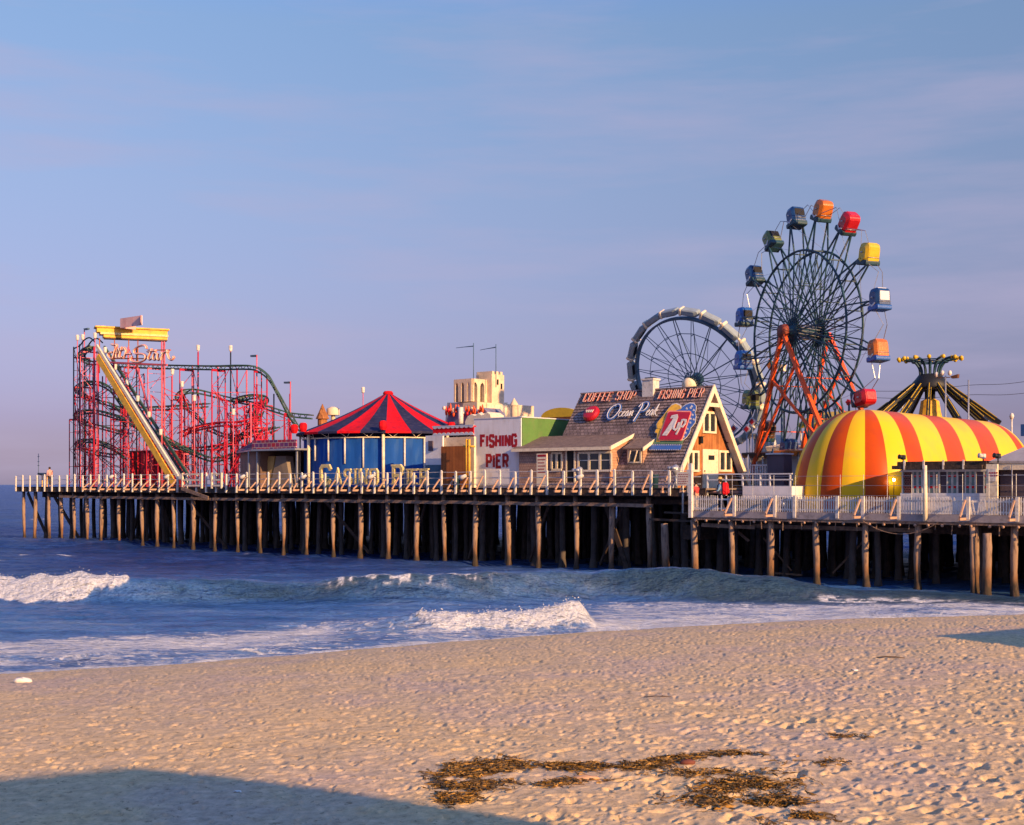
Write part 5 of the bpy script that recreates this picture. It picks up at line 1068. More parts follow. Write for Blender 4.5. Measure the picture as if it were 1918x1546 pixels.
# ---------------------------------------------------------------- dark ride booth left of the tent
D_ = thing('dark_ride_booth', 'brown shed booth with red patterned roof band left of the round tent', 'building', (Sx(470, 2.5), 2.5, DZ))
bz = ld(482, 842, 2)[2]; bzt = ld(482, 824, 2)[2]; sA = Sx(482, 2.0); sB = Sx(560, 2.0); 
dL = 8.5; 
mb = MB(); mb.box(sA, sB, 6, 6.2, DZ, bz); mb.box(sA+.0, sA+.12, 2.2, dL, DZ, bz); mb.build('wall', paint('booth_brown', (.16, .10, .08), .8, .3, 1), D_)
sW = Sx(450, 5.0); 
mb = MB(); mb.prism([(sW, 5.0, DZ), (sA-.05, 2.25, DZ), (sA-.05, 2.25, bz), (sW, 5.0, bz)], (.1, .1, 0)); mb.build('side_wall', paint('booth_tan', (.30, .17, .13), .8, .3, 1), D_)
bm = brickmat('patterned_band', (.42, .03, .04), (.10, .05, .16), (.5, .35, .3), (0, 2), .5, .34, .03, var=.3)
mb = MB(); mb.prism([(sA-.3, 1.7, bz), (sB, 1.7, bz), (sB, 1.7, bzt-.1), (sA-.2, 1.7, bzt-.05)], (0, .12, 0)); mb.prism([(sW-.5, 5.0, bz), (sA-.32, 1.7, bz), (sA-.22, 1.75, bzt-.06), (sW+1.3, 5.0, bzt-.1)], (.08, .12, 0)); mb.build('roof_band', bm, D_)
mb = MB(); mb.box(sA-.3, sB, 1.6, 6.2, bz-.14, bz-.004); mb.prism([(sW-.5, 5, bz-.14), (sA-.31, 1.6, bz-.14), (sA-.31, 6, bz-.14)], (0, 0, .13)); mb.build('canopy_edge', M['galv'], D_)
mb = MB()
for x in (482, 466, 556): s = Sx(x, 2.1); mb.box(s-.06, s+.06, 2.05, 2.17, DZ, bz-.15)
mb.build('post', M['galv'], D_)
a = Sx(487, 2.9); b = Sx(532, 2.9); t = thing('folded_tarpaulin', 'tan tarpaulin tent frame under the booth canopy', 'tarpaulin', (a, 2.9, DZ))
z1_ = ld(505, 855, 2.9)[2]; mb = MB(); w = b-a
mb.prism([(a, 2.9, DZ), (a+w*.42, 2.9, DZ), (a+w*.62, 2.9, z1_), (a+w*.36, 2.9, z1_)], (0, .8, 0)); mb.build('sheet', M['tan'], t)
mb = MB(); mb.prism([(a+w*.45, 2.85, DZ), (a+w*1.25, 2.95, DZ), (a+w*1.05, 2.95, z1_+.0), (a+w*.7, 2.85, z1_)], (0, .7, 0)); mb.build('grey_sheet', paint('grey_sheet', (.22, .18, .15), .8, .2, 1), t)

# ================================================================ JET STAR COASTER
J = thing('roller_coaster', 'small steel roller coaster with yellow lift hill and red supports at the pier end', 'roller coaster', (Sx(240, 8), 8, DZ))
rc = random.Random(3)
def track(pts, gauge=.75, name='track', sup=True, step=6.0, mat='track'):
    P = spline([ld(*p) for p in pts], 8); L = MB(); n = len(P); nrm = []
    for i in range(n):
        t = (P[min(i+1, n-1)]-P[max(i-1, 0)]); h = Vector((t.x, t.y, 0)); h = h.normalized() if h.length > 1e-4 else Vector((1, 0, 0)); nrm.append(Vector((-h.y, h.x, 0)))
    for sg in (-1, 1): L.tube([P[i]+nrm[i]*sg*gauge/2 for i in range(n)], .065, 5)
    L.tube([P[i]+Vector((0, 0, -.32)) for i in range(n)], .08, 5)
    acc = 0; last = 0
    for i in range(1, n):
        acc += (P[i]-P[i-1]).length
        if acc > .55:
            acc = 0; L.beam(P[i]-nrm[i]*gauge/2, P[i]+nrm[i]*gauge/2, .06, .1); L.beam(P[i]-nrm[i]*gauge/2, P[i]+Vector((0, 0, -.32)), .05); L.beam(P[i]+nrm[i]*gauge/2, P[i]+Vector((0, 0, -.32)), .05)
    L.build(name, M[mat], J)
    if not sup: return
    acc = step*.6
    for i in range(1, n):
        acc += (P[i]-P[i-1]).length
        if acc > step and P[i].z > DZ+1.2:
            acc = 0; S_ = MB(); p = P[i]+Vector((0, 0, -.38)); a = p-nrm[i]*.75; b = p+nrm[i]*.75
            S_.beam(a, b, .12, .14)
            for q in (a, b): S_.beam((q.x, q.y, DZ), (q.x, q.y, q.z), .07)
            z = DZ+.3; k = 0
            while z < p.z-1.2:
                z2 = min(z+1.7, p.z-.1); (S_.beam((a.x, a.y, z), (b.x, b.y, z2), .04) if k % 2 else S_.beam((b.x, b.y, z), (a.x, a.y, z2), .04)); S_.beam((a.x, a.y, z2), (b.x, b.y, z2), .04); z = z2; k += 1
            S_.build('support_frame', M['red'] if rc.random() < .8 else M['pinkred'], J)
track([(262, 800, 10), (245, 783, 9), (222, 748, 8), (205, 726, 7.2), (182, 715, 6.6), (160, 717, 6.4), (147, 727, 7.5), (152, 738, 9.5), (172, 747, 11.5), (212, 758, 13), (255, 790, 14), (300, 822, 14), (345, 838, 13), (400, 836, 12), (432, 828, 11), (470, 803, 10), (487, 770, 9.5)])
track([(270, 806, 8), (240, 788, 7.6), (212, 777, 7.2), (180, 769, 6.7), (156, 770, 6.6), (145, 778, 8), (152, 788, 10), (178, 795, 11.5), (208, 803, 12.5), (240, 812, 13)], step=9)
track([(238, 856, 8), (215, 840, 7.6), (192, 829, 7.2), (165, 823, 6.8), (149, 829, 7.4), (152, 838, 9.4), (178, 846, 11), (215, 852, 12)], step=9)
track([(176, 648, 4.6), (160, 656, 6), (152, 668, 8), (165, 676, 10), (190, 678, 10.5), (240, 682, 9), (300, 684, 8), (400, 686, 8), (455, 685, 8.4), (480, 688, 8.8), (503, 705, 9.4), (522, 738, 10), (540, 772, 10.5), (560, 800, 11), (585, 815, 12)], step=4.5)
track([(585, 778, 14), (545, 774, 13), (510, 764, 12), (470, 753, 11), (430, 745, 10), (395, 736, 9), (365, 730, 8), (345, 733, 7.5), (336, 745, 9), (346, 758, 10.5), (370, 780, 11.2), (395, 802, 12), (430, 815, 13), (470, 812, 14), (520, 800, 15)])
track([(436, 752, 12), (455, 744, 11), (478, 740, 10.5), (492, 744, 11.5), (494, 754, 13), (480, 762, 14), (468, 780, 15), (470, 800, 16)])
track([(205, 760, 14), (255, 764, 13), (300, 762, 12), (340, 760, 12), (390, 756, 13)], step=5)
track([(255, 790, 5.5), (285, 806, 6), (320, 826, 6.5), (360, 845, 7), (400, 858, 8), (440, 848, 9), (468, 828, 10)], step=4.6)
track([(340, 812, 9), (370, 800, 8), (410, 792, 7.5), (450, 790, 8), (478, 780, 9)], mat='red')
track([(490, 745, 11), (484, 765, 10), (480, 790, 9), (486, 820, 8.5), (495, 850, 8.5)], mat='red', step=9)
# thin rail at the very top
mb = MB(); P = spline([ld(*p) for p in ((139, 653, 5), (150, 647, 5), (158, 637, 5), (168, 633, 5), (178, 641, 5))], 6); mb.tube(P, .07, 5); mb.tube([p+Vector((0, .8, 0)) for p in P], .07, 5); mb.build('crest_rail', M['track'], J)
# lift hill
def lift(dd, y0, y1, w, h, mat, name, x0=180, x1=340, cap=None):
    a = ld(x0, y0, dd); b = ld(x1, y1, dd); mb = MB(); mb.beam(a, b, w, h); o = mb.build(name, M[mat], J); return a, b
lift(3.0, 668, 905, .18, .62, 'yellow', 'lift_girder', 183, 326)
a, b = lift(3.6, 658, 898, .55, .16, 'galv', 'lift_walkway', 186, 338)
lift(3.05, 648, 893, .16, .30, 'cream', 'lift_rail', 181, 333); lift(5.2, 650, 890, .16, .26, 'track', 'lift_rail', 195, 352); lift(5.3, 668, 905, .16, .3, 'track', 'lift_girder', 195, 352)
mb = MB(); a = ld(181, 648, 3.05); b = ld(333, 893, 3.05); a2 = ld(183, 668, 3); b2 = ld(326, 905, 3)
for i in range(26):
    t = (i+.5)/26; mb.beam(a.lerp(b, t), a2.lerp(b2, t+.012), .09, .12); p = a.lerp(b, t); 
    if i % 2: mb.beam(p, p+Vector((-.55, 0, -.75)), .12, .16)
mb.build('lift_bracket', M['red'], J)
# columns of the tall tower at the left and light towers (x, top y, d)
cols = [(138, 650, 5, 0), (149, 645, 7, 0), (158, 665, 6, 0), (176, 650, 4, 1), (184, 672, 6.2, 1), (192, 705, 11, 1), (213, 680, 4, 1), (236, 699, 7.5, 1), (240, 650, 5.6, 2), (256, 650, 6.4, 0), (270, 700, 9, 2), (283, 740, 7, 2), (303, 640, 5, 2), (308, 640, 5.8, 2), (322, 705, 10, 1), (340, 728, 7, 1), (346, 740, 9, 1), (360, 686, 8, 2), (371, 660, 8.4, 1), (384, 735, 8, 1), (397, 730, 7, 1), (408, 688, 9, 2), (425, 750, 6, 1), (432, 660, 9.4, 0), (444, 690, 10, 1), (458, 760, 8, 1), (462, 694, 11, 2), (470, 755, 7, 2), (481, 720, 9, 1), (500, 706, 12, 1), (513, 738, 10, 0), (543, 738, 11, 1), (545, 800, 9, 1)]
C3 = []
for x, y, d, k in cols:
    p = ld(x, y, d); mb = MB(); mb.tube([(p[0], d, DZ), (p[0], d, p[2])], .068 if k else .06, 6); mb.build('column', [M['black'], M['red'], M['pinkred']][k], J); C3.append((p[0], d, p[2]))
C3.sort()
for i in range(len(C3)-1):
    a, b = C3[i], C3[i+1]; top = min(a[2], b[2]); mb = MB(); z = DZ+rc.uniform(.2, 1); k = i
    if abs(a[0]-b[0]) > 4: continue
    while z < top-.2:
        z2 = min(z+2.6, top); mb.beam((a[0], a[1], z), (b[0], b[1], z2 if k % 2 else z), .045); 
        if k % 2 == 0: mb.beam((a[0], a[1], z2), (b[0], b[1], z), .045)
        z = z2; k += 1
    mb.build('lattice_brace', M['red'] if i > 7 else M['black'], J)
mb = MB(); a = ld(257, 690, 6.4); b = ld(283, 782, 6.4); mb.beam(a, b, .13); a = ld(216, 690, 6.4); b = ld(240, 700, 6.4); mb.beam(a, b, .1); a = ld(205, 679, 5); b = ld(313, 684, 5); mb.beam(a, b, .1, .16); mb.build('raking_strut', M['pinkred'], J)
for i in range(10):
    x = 425+rc.uniform(0, 60); y = 790+rc.uniform(0, 50); d = rc.uniform(7, 12); a = ld(x, y, d); mb = MB(); mb.beam((a[0], d, DZ), (a[0]+rc.uniform(-1.6, 1.6), d+.5, a[2]), .14); mb.build('raking_strut', M['red'], J)
# station canopy and name sign
A0c, B0c = ld(181, 614, 4.4), ld(313, 620, 10.1); dirc = Vector((B0c.x-A0c.x, B0c.y-A0c.y, 0)).normalized(); sidec = Vector((dirc.y, -dirc.x, 0)); sidec = -sidec if sidec.y > 0 else sidec
A1c, B1c = Vector((A0c.x, A0c.y, A0c.z)), Vector((B0c.x, B0c.y, A0c.z))
def slab(name, mat, z0, z1, w0, w1, e0=0., e1=0.):
    mb = MB(); a_ = A1c-dirc*e0; b_ = B1c+dirc*e1; mb.prism([(*(a_+sidec*w1).xy, a_.z+z0), (*(b_+sidec*w1).xy, a_.z+z0), (*(b_-sidec*w0).xy, a_.z+z0), (*(a_-sidec*w0).xy, a_.z+z0)], (0, 0, z1-z0)); mb.build(name, M[mat], J)
slab('canopy_top', 'yellow', 0, .14, 1.2, .45, .15, .15); slab('canopy', 'yellow', -.42, -.003, 1.0, .3); slab('canopy_lip', 'gold', -.62, -.423, 1.05, .38, -.3, .05); slab('canopy_base', 'yellow', -.88, -.623, .9, .28, -.6, 0); slab('canopy_underside', 'brown', -.98, -.883, .85, .2, -.7, 0)
for i, f in enumerate((.04, .25, .45, .58, .95)):
    p = A1c.lerp(B1c, f); mb = MB(); mb.tube([(p.x, p.y, p.z-4.2), (p.x, p.y, p.z-.98)], .05, 5); mb.build('canopy_post', M['oran'], J)
# pink banner box on the canopy
a = ld(225, 616, 5.4); b = ld(265, 593, 5.4); mb = MB(); w = b[0]-a[0]; z0_, z1_ = ld(245, 612, 5.4)[2], ld(245, 594, 5.4)[2]
wm = brickmat('pink_slatted_panel', (.72, .25, .22), (.80, .42, .36), (.75, .6, .55), (0, 2), .12, 9, .03, off=0, var=.15)
mb.box(a[0], b[0], 5.4, 5.5, z0_, z1_); mb.prism([(b[0], 5.4, z0_), (b[0]+.25, 5.1, z0_+.2), (b[0]+.25, 5.1, z1_-.05), (b[0], 5.4, z1_)], (.08, 0, 0)); mb.prism([(a[0], 5.5, z0_), (a[0]-.0, 7.0, z0_), (a[0], 7.0, z1_), (a[0], 5.5, z1_)], (.08, 0, 0)); mb.build('pink_panel', wm, J)
js = thing('script_sign', 'coral neon style script reading jet star under the yellow canopy', 'sign', (Sx(265, 3.6), 3.6, DZ+8))
def jm(x, y): return zz3(x, y)
def zz3(x, y): return ld(130+x/8.718, 580+y/8.718, 3.6)
def jst(*c): return spline([zz3(c[i], c[i+1]) for i in range(0, len(c), 2)], 6)
ST = [jst(690,570,730,580,770,575,780,600,750,660,730,740,715,790,680,800,640,750,650,710,700,700), jst(770,730,800,700,820,670,810,640,785,680,770,740,780,790,810,770), jst(860,610,840,680,820,760,835,790,870,770), jst(815,680,900,650), jst(900,620,930,680,905,760,885,795), jst(940,728,1010,724),
      jst(1265,640,1250,600,1200,585,1120,610,1060,670,1080,720,1160,725,1230,740,1250,780,1220,830,1140,860,1040,850,1005,810,1030,770),
      jst(1350,640,1320,720,1290,790,1310,820,1350,800), jst(1280,690,1420,670), jst(1440,730,1400,710,1375,760,1370,810,1400,820,1440,770,1450,720,1440,790,1455,825,1490,790), jst(1500,700,1520,720,1510,790,1505,825), jst(1505,790,1540,720,1580,690,1610,700,1620,680), jst(1600,660,1610,740,1640,810,1680,820,1710,780,1690,775)]
mb = MB()
for s_ in ST: mb.tube(s_, .10, 6)
mb.build('letters', M['pinkneon'], js)
mb = MB()
for s_ in ST: mb.tube([p+Vector((0, -.11, 0)) for p in s_], .05, 5)
mb.build('neon_tube', M['pinkpale'], js)
mb = MB()
for x0, x1, y in ((690, 1330, 800), (1250, 1620, 660)): mb.beam(zz3(x0, y)+Vector((0, .2, 0)), zz3(x1, y)+Vector((0, .2, 0)), .1)
mb.build('sign_frame', M['oran'], js)
# lamps
def lantern(x, y, d, lab, base=None, pole=True):
    p = ld(x, y, d); t = thing('lantern_lamp', lab, 'lamp', (p[0], d, base or DZ), 'white lantern lamps around the roller coaster')
    mb = MB(); mb.lathe([(.0, -.26), (.10, -.26), (.14, -.2), (.17, .22), (.14, .27), (.0, .28)], tuple(p), 8, smooth=False); mb.build('lantern', M['white'], t)
    mb = MB(); mb.tube([(p[0], d, base or DZ), (p[0], d, p[2]-.25)], .04, 5); mb.build('pole', M['pinkred'] if not base else M['black'], t)
for x, y, d, lab in ((145, 633, 4.6, 'white lantern on the outermost black column, far left'), (155, 632, 5.4, 'white lantern second from the far left of the coaster'), (178, 629, 4.2, 'white lantern beside the top of the yellow lift hill'), (323, 697, 7, 'white lantern on a pink pole right of the name sign'), (341, 720, 7, 'white lantern above the middle loop'), (371, 652, 8.4, 'white lantern on the left one of two tall poles above the flat track'), (432, 653, 9.4, 'white lantern on the right one of two tall poles above the flat track'), (364, 746, 6, 'white lantern inside the middle loop'), (437, 772, 6, 'white lantern low among the red frames right of the loop'), (680, 731, 18.5, 'white lantern peeking over the round tent roof')): lantern(x, y, d, lab)
for i, (x, y) in enumerate(((197, 656), (216, 688), (238, 717), (258, 747), (279, 777), (301, 810))):
    p = ld(x, y+14, 4.9); lantern(x, y, 4.9, ['first', 'second', 'third', 'fourth', 'fifth', 'lowest'][i]+' white lantern from the top of the lift hill', base=p[2]-.4)
def arm_lamp(x, y, d, sg, lab):
    p = ld(x, y, d); t = thing('street_lamp', lab, 'street lamp', (p[0], d, DZ)); mb = MB(); mb.tube([(p[0], d, DZ), tuple(p)], [.07, .05], 6); mb.build('pole', M['pinkred'], t)
    mb = MB(); mb.prism([(p[0], d-.12, p[2]), (p[0]+sg*.75, d-.12, p[2]+.02), (p[0]+sg*.75, d-.12, p[2]-.14), (p[0]+sg*.2, d-.12, p[2]-.16)], (0, .24, 0)); mb.build('lamp_head', M['tealw'], t)
arm_lamp(158, 616, 7.4, 1, 'flat headed lamp on a tall dark pole at far left'); arm_lamp(481, 665, 9, -1, 'flat headed lamp above the dropping coaster track'); arm_lamp(544, 715, 11, -1, 'flat headed lamp nearest the round tent')
# red shed inside the coaster
a = Sx(243, 9); b = Sx(300, 9); zt = ld(270, 846, 9)[2]; t = thing('red_shed', 'dark red shed among the coaster legs', 'shed', (a, 9, DZ)); mb = MB(); mb.box(a, b, 9, 12, DZ, zt); mb.box(a-.1, b+.1, 8.9, 12.1, zt+.003, zt+.1); mb.build('body', paint('shed_red', (.30, .012, .02), .6, .3, 1), t)
mb = MB()
for k in range(6): s = a+.5+(b-a-.7)*k/5; mb.box(s-.12, s+.1, 8.9, 8.997, DZ, zt)
mb.build('upright_boards', M['red'], t)
# wind vane pole and bait table at the tip
p = ld(72, 850, 6); t = thing('weather_pole', 'thin pole with a small vane at the pier tip', 'pole', (p[0], 6, DZ)); mb = MB(); mb.tube([(p[0], 6, DZ), tuple(p)], .03, 5); mb.build('pole', M['tealw'], t); mb = MB()
for z in (.3, .8, 1.2): mb.beam((p[0]-.15, 6, p[2]-z), (p[0]+.15, 6, p[2]-z), .05)
mb.build('vane', M['tealw'], t)
a = ld(80, 886, 1.5); t = thing('bait_table', 'dark slanted fish cleaning table on the pier tip', 'table', (a[0], 1.5, DZ)); mb = MB(); mb.prism([(a[0]-.4, 1.2, DZ+1.15), (a[0]+.9, 1.2, DZ+.95), (a[0]+.9, 1.2, DZ+1.03), (a[0]-.4, 1.2, DZ+1.3)], (0, .9, 0)); mb.build('table_top', M['black'], t); mb = MB()
for x in (-.1, .75): mb.beam((a[0]+x, 1.5, DZ), (a[0]+x, 1.5, DZ+1.0), .08)
mb.build('leg', M['yellow'], t)
# ================================================================ BIG WHEEL
hd = 16.0; HB = ld(1509, 623, hd); hw = to_w(HB); pxm = F/hw.y; WRd = 217/pxm
az = math.atan2(.913, .407)                       # azimuth helper: axle direction (.913,.407) in world
def wl(v): return Vector((v[0]*U[0]+v[1]*U[1], v[0]*V[0]+v[1]*V[1], v[2]))      # world direction -> pier direction
AX = wl((.933, .360, 0)); WD = wl((.360, -.933, 0)); ZU = Vector((0, 0, 1))
W = thing('ferris_wheel', 'tall dark blue wheel with rounded cage cars on orange A-frame legs', 'ferris wheel', (HB[0], HB[1], DZ))
hub = Vector(HB)
def wp(a, r, off=0.0): return hub+WD*(math.sin(a)*r)+ZU*(math.cos(a)*r)+AX*off
NC = 16; A0 = math.radians(14.3); hg = .85; RI = 151/217*WRd
colr = ['oran', 'redsh', 'yelsh', 'navy', 'oran', 'redsh', 'navy', 'brown', 'navy', 'brown', 'olive', 'blue', 'blue', 'navy', 'olive', 'navy']
# clockwise from just right of the top: 14, 37, 59, 82, 104, 127 ... ; -8 is index 15
for i in range(NC):
    a = A0+2*math.pi*i/NC; mb = MB()
    for off in (-hg, hg):
        rim = wp(a, RI, off*.62); h1 = wp(a+.35, .55, off*1.25); h2 = wp(a-.35, .55, off*1.25); tip = wp(a, WRd*.965, off*.55)
        for da in (-.062, .062):
            mb.beam(wp(a+da*2.2, .5, off*1.2), wp(a+da, RI, off*.7), .075); mb.beam(wp(a+da, RI, off*.7), tip, .085)
        mb.tube([wp(a+1.3, .5, off*1.3), wp(a+.20, RI, off*.7)], .022, 4); mb.tube([wp(a-1.3, .5, off*1.3), wp(a-.20, RI, off*.7)], .022, 4)
        mb.beam(wp(a-.062, RI*.99, off*.7), wp(a+.062, RI*.99, off*.7), .09)
        mb.tube([wp(a, RI*.55, off*.9), wp(a+math.pi/NC, RI*.99, off*.7)], .025, 4); mb.tube([wp(a, RI*.55, off*.9), wp(a-math.pi/NC, RI*.99, off*.7)], .025, 4)
    mb.beam(wp(a, WRd*.965, -hg*.55), wp(a, WRd*.965, hg*.55), .09); mb.beam(wp(a, RI, -hg*.7), wp(a, RI, hg*.7), .07); mb.beam(wp(a, RI*.6, -hg*.85), wp(a, RI*.6, hg*.85), .05)
    mb.build('spoke', M['teal'], W)
    mb = MB(); b2 = A0+2*math.pi*(i+.5)/NC; bn = A0+2*math.pi*(i+1)/NC
    for off in (-.45, .45):
        mb.tube([wp(a, WRd*.99, off), wp(b2, WRd*1.09, off*.3), wp(bn, WRd*.99, off)], .026, 4)
    mb.tube([wp(a, WRd*.96, .4), wp(b2, RI*1.0, -.4)], .012, 3); mb.tube([wp(bn, WRd*.96, -.4), wp(b2, RI*1.0, .4)], .012, 3)
    mb.tube([wp(a, WRd*.96, -.4), wp(bn, RI*1.02, .5)], .012, 3)
    mb.build('outer_stay', M['galv'], W)
for off in (-hg*.72, hg*.72):
    mb = MB(); mb.tube([wp(2*math.pi*k/64, RI, off) for k in range(64)], .078, 5, closed=True); mb.build('rim', M['teal'], W)
    mb = MB(); mb.tube([wp(2*math.pi*k/32, RI*.42, off*1.2) for k in range(32)], .035, 5, closed=True); mb.build('inner_rim', M['teal'], W)
mb = MB(); mb.tube([hub-AX*1.6, hub-AX*1.3, hub-AX*1.29, hub+AX*1.29, hub+AX*1.3, hub+AX*1.6], [.2, .2, .32, .32, .2, .2], 12)
for off in (-1.05, 1.05): mb.tube([hub+AX*(off-.04), hub+AX*(off+.04)], .62, 18)
mb.build('axle', M['teal'], W)
mb = MB()
for k in range(14): b_ = 2*math.pi*k/14; mb.tube([wp(b_, .5, -1.1), wp(b_+.5, .5, 1.1)], .03, 4, m=0)
mb.build('hub_cage', M['galv'], W)
mb = MB(); mb.tube([hub-AX*1.95, hub-AX*1.6], [.42, .5], 14); mb.build('hub_cap', paint('rust_red', (.22, .05, .03), .6, .3, 3), W)
# cars: cage bodies with an open front, each hung between the two spoke tips
tilt = {0: 24, 1: 38, 2: 10, 3: -3, 4: -6, 5: 80, 15: -14, 14: -34, 13: -20, 12: 0, 11: 2, 10: 6, 9: 20, 6: 60, 7: 0, 8: 0}
for i in range(NC):
    a = A0+2*math.pi*i/NC; c = wp(a, WRd*1.03); tr = math.radians(tilt[i]); X = AX; Zc = ZU*math.cos(tr)+WD*math.sin(tr); Yc = WD*math.cos(tr)-ZU*math.sin(tr)
    # local: x = across the wheel (door faces), y = along axle, z = up
    A = Matrix((Yc, AX, Zc)).transposed(); mb = MB(); hx, hy, hz = .48, .54, .66
    mb.rbox(c, hx, hy, hz, .31, A, n=5); g = mb.build('car', M[colr[i]], W)
    mb = MB()
    if i < 9:
      for sg in (-1, 1): mb.rbox(c+A @ Vector((0, sg*(hy+.012), .16)), hx*.5, .02, hz*.36, .16, A)
    else: mb.rbox(c+A @ Vector((hx+.008, 0, .2)), .02, hy*.66, hz*.36, .01, A); mb.rbox(c+A @ Vector((-hx-.008, 0, .2)), .02, hy*.66, hz*.36, .01, A); mb.build('mesh_window', M['mesh'], g)
    mb = MB()
    for sg in (-1, 1):
        q = lambda x, z: c+A @ Vector((x, sg*(hy+.04), z)); mb.prism([q(-.3, -.28), q(0, -.48), q(.3, -.28), q(.2, -.24), q(0, -.36), q(-.2, -.24)], A @ Vector((0, sg*.02, 0)))
    mb.build('emblem', M['whsh'] if i != 2 else M['yelsh'], g)
    mb = MB(); mb.rbox(c+A @ Vector((hx+.004, 0, .16)), .012, hy*.62, hz*.42, .01, A); mb.rbox(c+A @ Vector((0, 0, hz-.02)), hx*.55, hy*.6, .045, .03, A); mb.build('raised_panel', M['whsh' if i == 3 else colr[i]], g)
    mb = MB(); mb.tube([c+A @ Vector((hx+.03, -hy*.8, -hz*.3)), c+A @ Vector((hx+.03, hy*.8, -hz*.3))], .018, 5); mb.tube([c+A @ Vector((0, -hy-.1, .1)), c+A @ Vector((0, hy+.1, .1))], .05, 6); mb.build('lap_bar', M['galv'], g)
    mb = MB(); mb.rbox(c+A @ Vector((0, -.02, -hz+.14)), hx*1.03, hy*1.04, .16, .1, A); mb.build('footwell', M['blue'] if i in (4, 3, 11) else (M['olive'] if i == 11 else M['teal']), g)
# legs
def leg(x, off, sgn, zf, name='leg'):
    pass
def foot_px(x, y, off):
    # point on the plane of this side frame under the pixel
    return hit(x, y, hub+AX*off, AX)
for off in (-1.8, 1.8):
    fr = foot_px(1412, 878, -1.8) if off < 0 else None
    L_ = foot_px(1405, 905, -1.8)-(hub-AX*1.8); R_ = foot_px(1570, 880, -1.8)-(hub-AX*1.8)
    c = hub+AX*off; a = c+L_; b = c+R_; kz = (DZ-c.z)/L_.z; a = c+L_*kz; b = c+R_*((DZ-c.z)/R_.z)
    for e in (a, b): mb = MB(); mb.beam(c, e, .24, .24); mb.build('leg', M['orange'], W)
    m1, m2 = c.lerp(a, .3), c.lerp(b, .3); e1, e2 = c.lerp(a, .88), c.lerp(b, .70)
    mb = MB(); mb.beam(m1, c.lerp(b, .82), .15, .15); mb.beam(c.lerp(b, .22), c.lerp(a, .86), .15, .15); mb.build('cross_brace', M['orange'], W)
    mb = MB()
    for e in (a, b): mb.ball(e+Vector((0, 0, .35)), .32, 8, 0, (1, 1, 1)); mb.box(e.x-.5, e.x+.5, e.y-.5, e.y+.5, DZ, DZ+.22)
    mb.build('foot_block', M['yelsh'], W)
mb = MB()
for f in (.35, .65, .9): mb.beam((hub-AX*1.8).lerp(hub-AX*1.8+L_, f), (hub+AX*1.8).lerp(hub+AX*1.8+L_, f), .07); mb.beam((hub-AX*1.8).lerp(hub-AX*1.8+R_, f), (hub+AX*1.8).lerp(hub+AX*1.8+R_, f), .07)
mb.build('cross_tie', M['orange'], W)

# ================================================================ TILTED WHEEL WITH A RING OF CARS
C2 = ld(1300, 715, 24); w0 = to_w(C2); k2 = w0.y/F; RR = 134*k2
E1 = wl((120/150.2, -75.1/150.2, -50/150.2)).normalized(); E2 = wl((0, -83.2/150.2, 125/150.2)); E2 = (E2-E1*E1.dot(E2)).normalized(); E3 = E1.cross(E2)
if E3.dot(wl((0, 1, 0))) > 0: E3 = -E3
G = thing('tilted_wheel_ride', 'tilted silver wheel ride with a ring of linked capsule cars, behind the A-frame', 'ride', (C2[0], C2[1], DZ))
def gp(a, r, o=0.0): return Vector(C2)+E1*(math.cos(a)*r)+E2*(math.sin(a)*r)+E3*o
NG2 = 20
for i in range(NG2):
    a = 2*math.pi*(i+.4)/NG2; mb = MB(); mb.beam(gp(a+.05, .6, .45), gp(a, RR*.93, .12), .055); mb.beam(gp(a-.05, .6, -.45), gp(a, RR*.93, -.12), .055); mb.tube([gp(a, RR*.42, .3), gp(a+math.pi/NG2*2, RR*.75, -.16)], .02, 4); mb.beam(gp(a, RR*.7, .2), gp(a, RR*.7, -.2), .05); mb.build('spoke', M['tealw'], G)
mb = MB(); mb.tube([gp(2*math.pi*k/60, RR*.42, 0) for k in range(60)], .03, 4, closed=True); mb.tube([gp(2*math.pi*k/20+.12, RR*.72, 0) for k in range(20)], .03, 4, closed=True); mb.build('inner_ring', M['tealw'], G)
mb = MB(); n = 60; vs = []
for k in range(n):
    a = 2*math.pi*k/n; vs += [gp(a, RR*.925, .2), gp(a, RR*.955, .2), gp(a, RR*.955, -.2), gp(a, RR*.925, -.2)]
mb.add(vs, [(4*k+j, 4*k+(j+1) % 4, 4*((k+1) % n)+(j+1) % 4, 4*((k+1) % n)+j) for k in range(n) for j in range(4)]); mb.build('rim', M['tealw'], G)
mb = MB(); mb.tube([gp(0, 0, -.7), gp(0, 0, .7)], .5, 14)
for k in range(20): a = 2*math.pi*k/20; mb.beam(gp(a, .5, .6), gp(a, .85, .0), .07)
mb.build('hub', M['teal'], G)
mb = MB(); mb.lathe([(.62, 0), (.58, .2), (.42, .42), (.2, .55), (0, .6)], tuple(gp(0, 0, .7)), 14, axis=E3); mb.build('hub_dome', M['cream'], G)
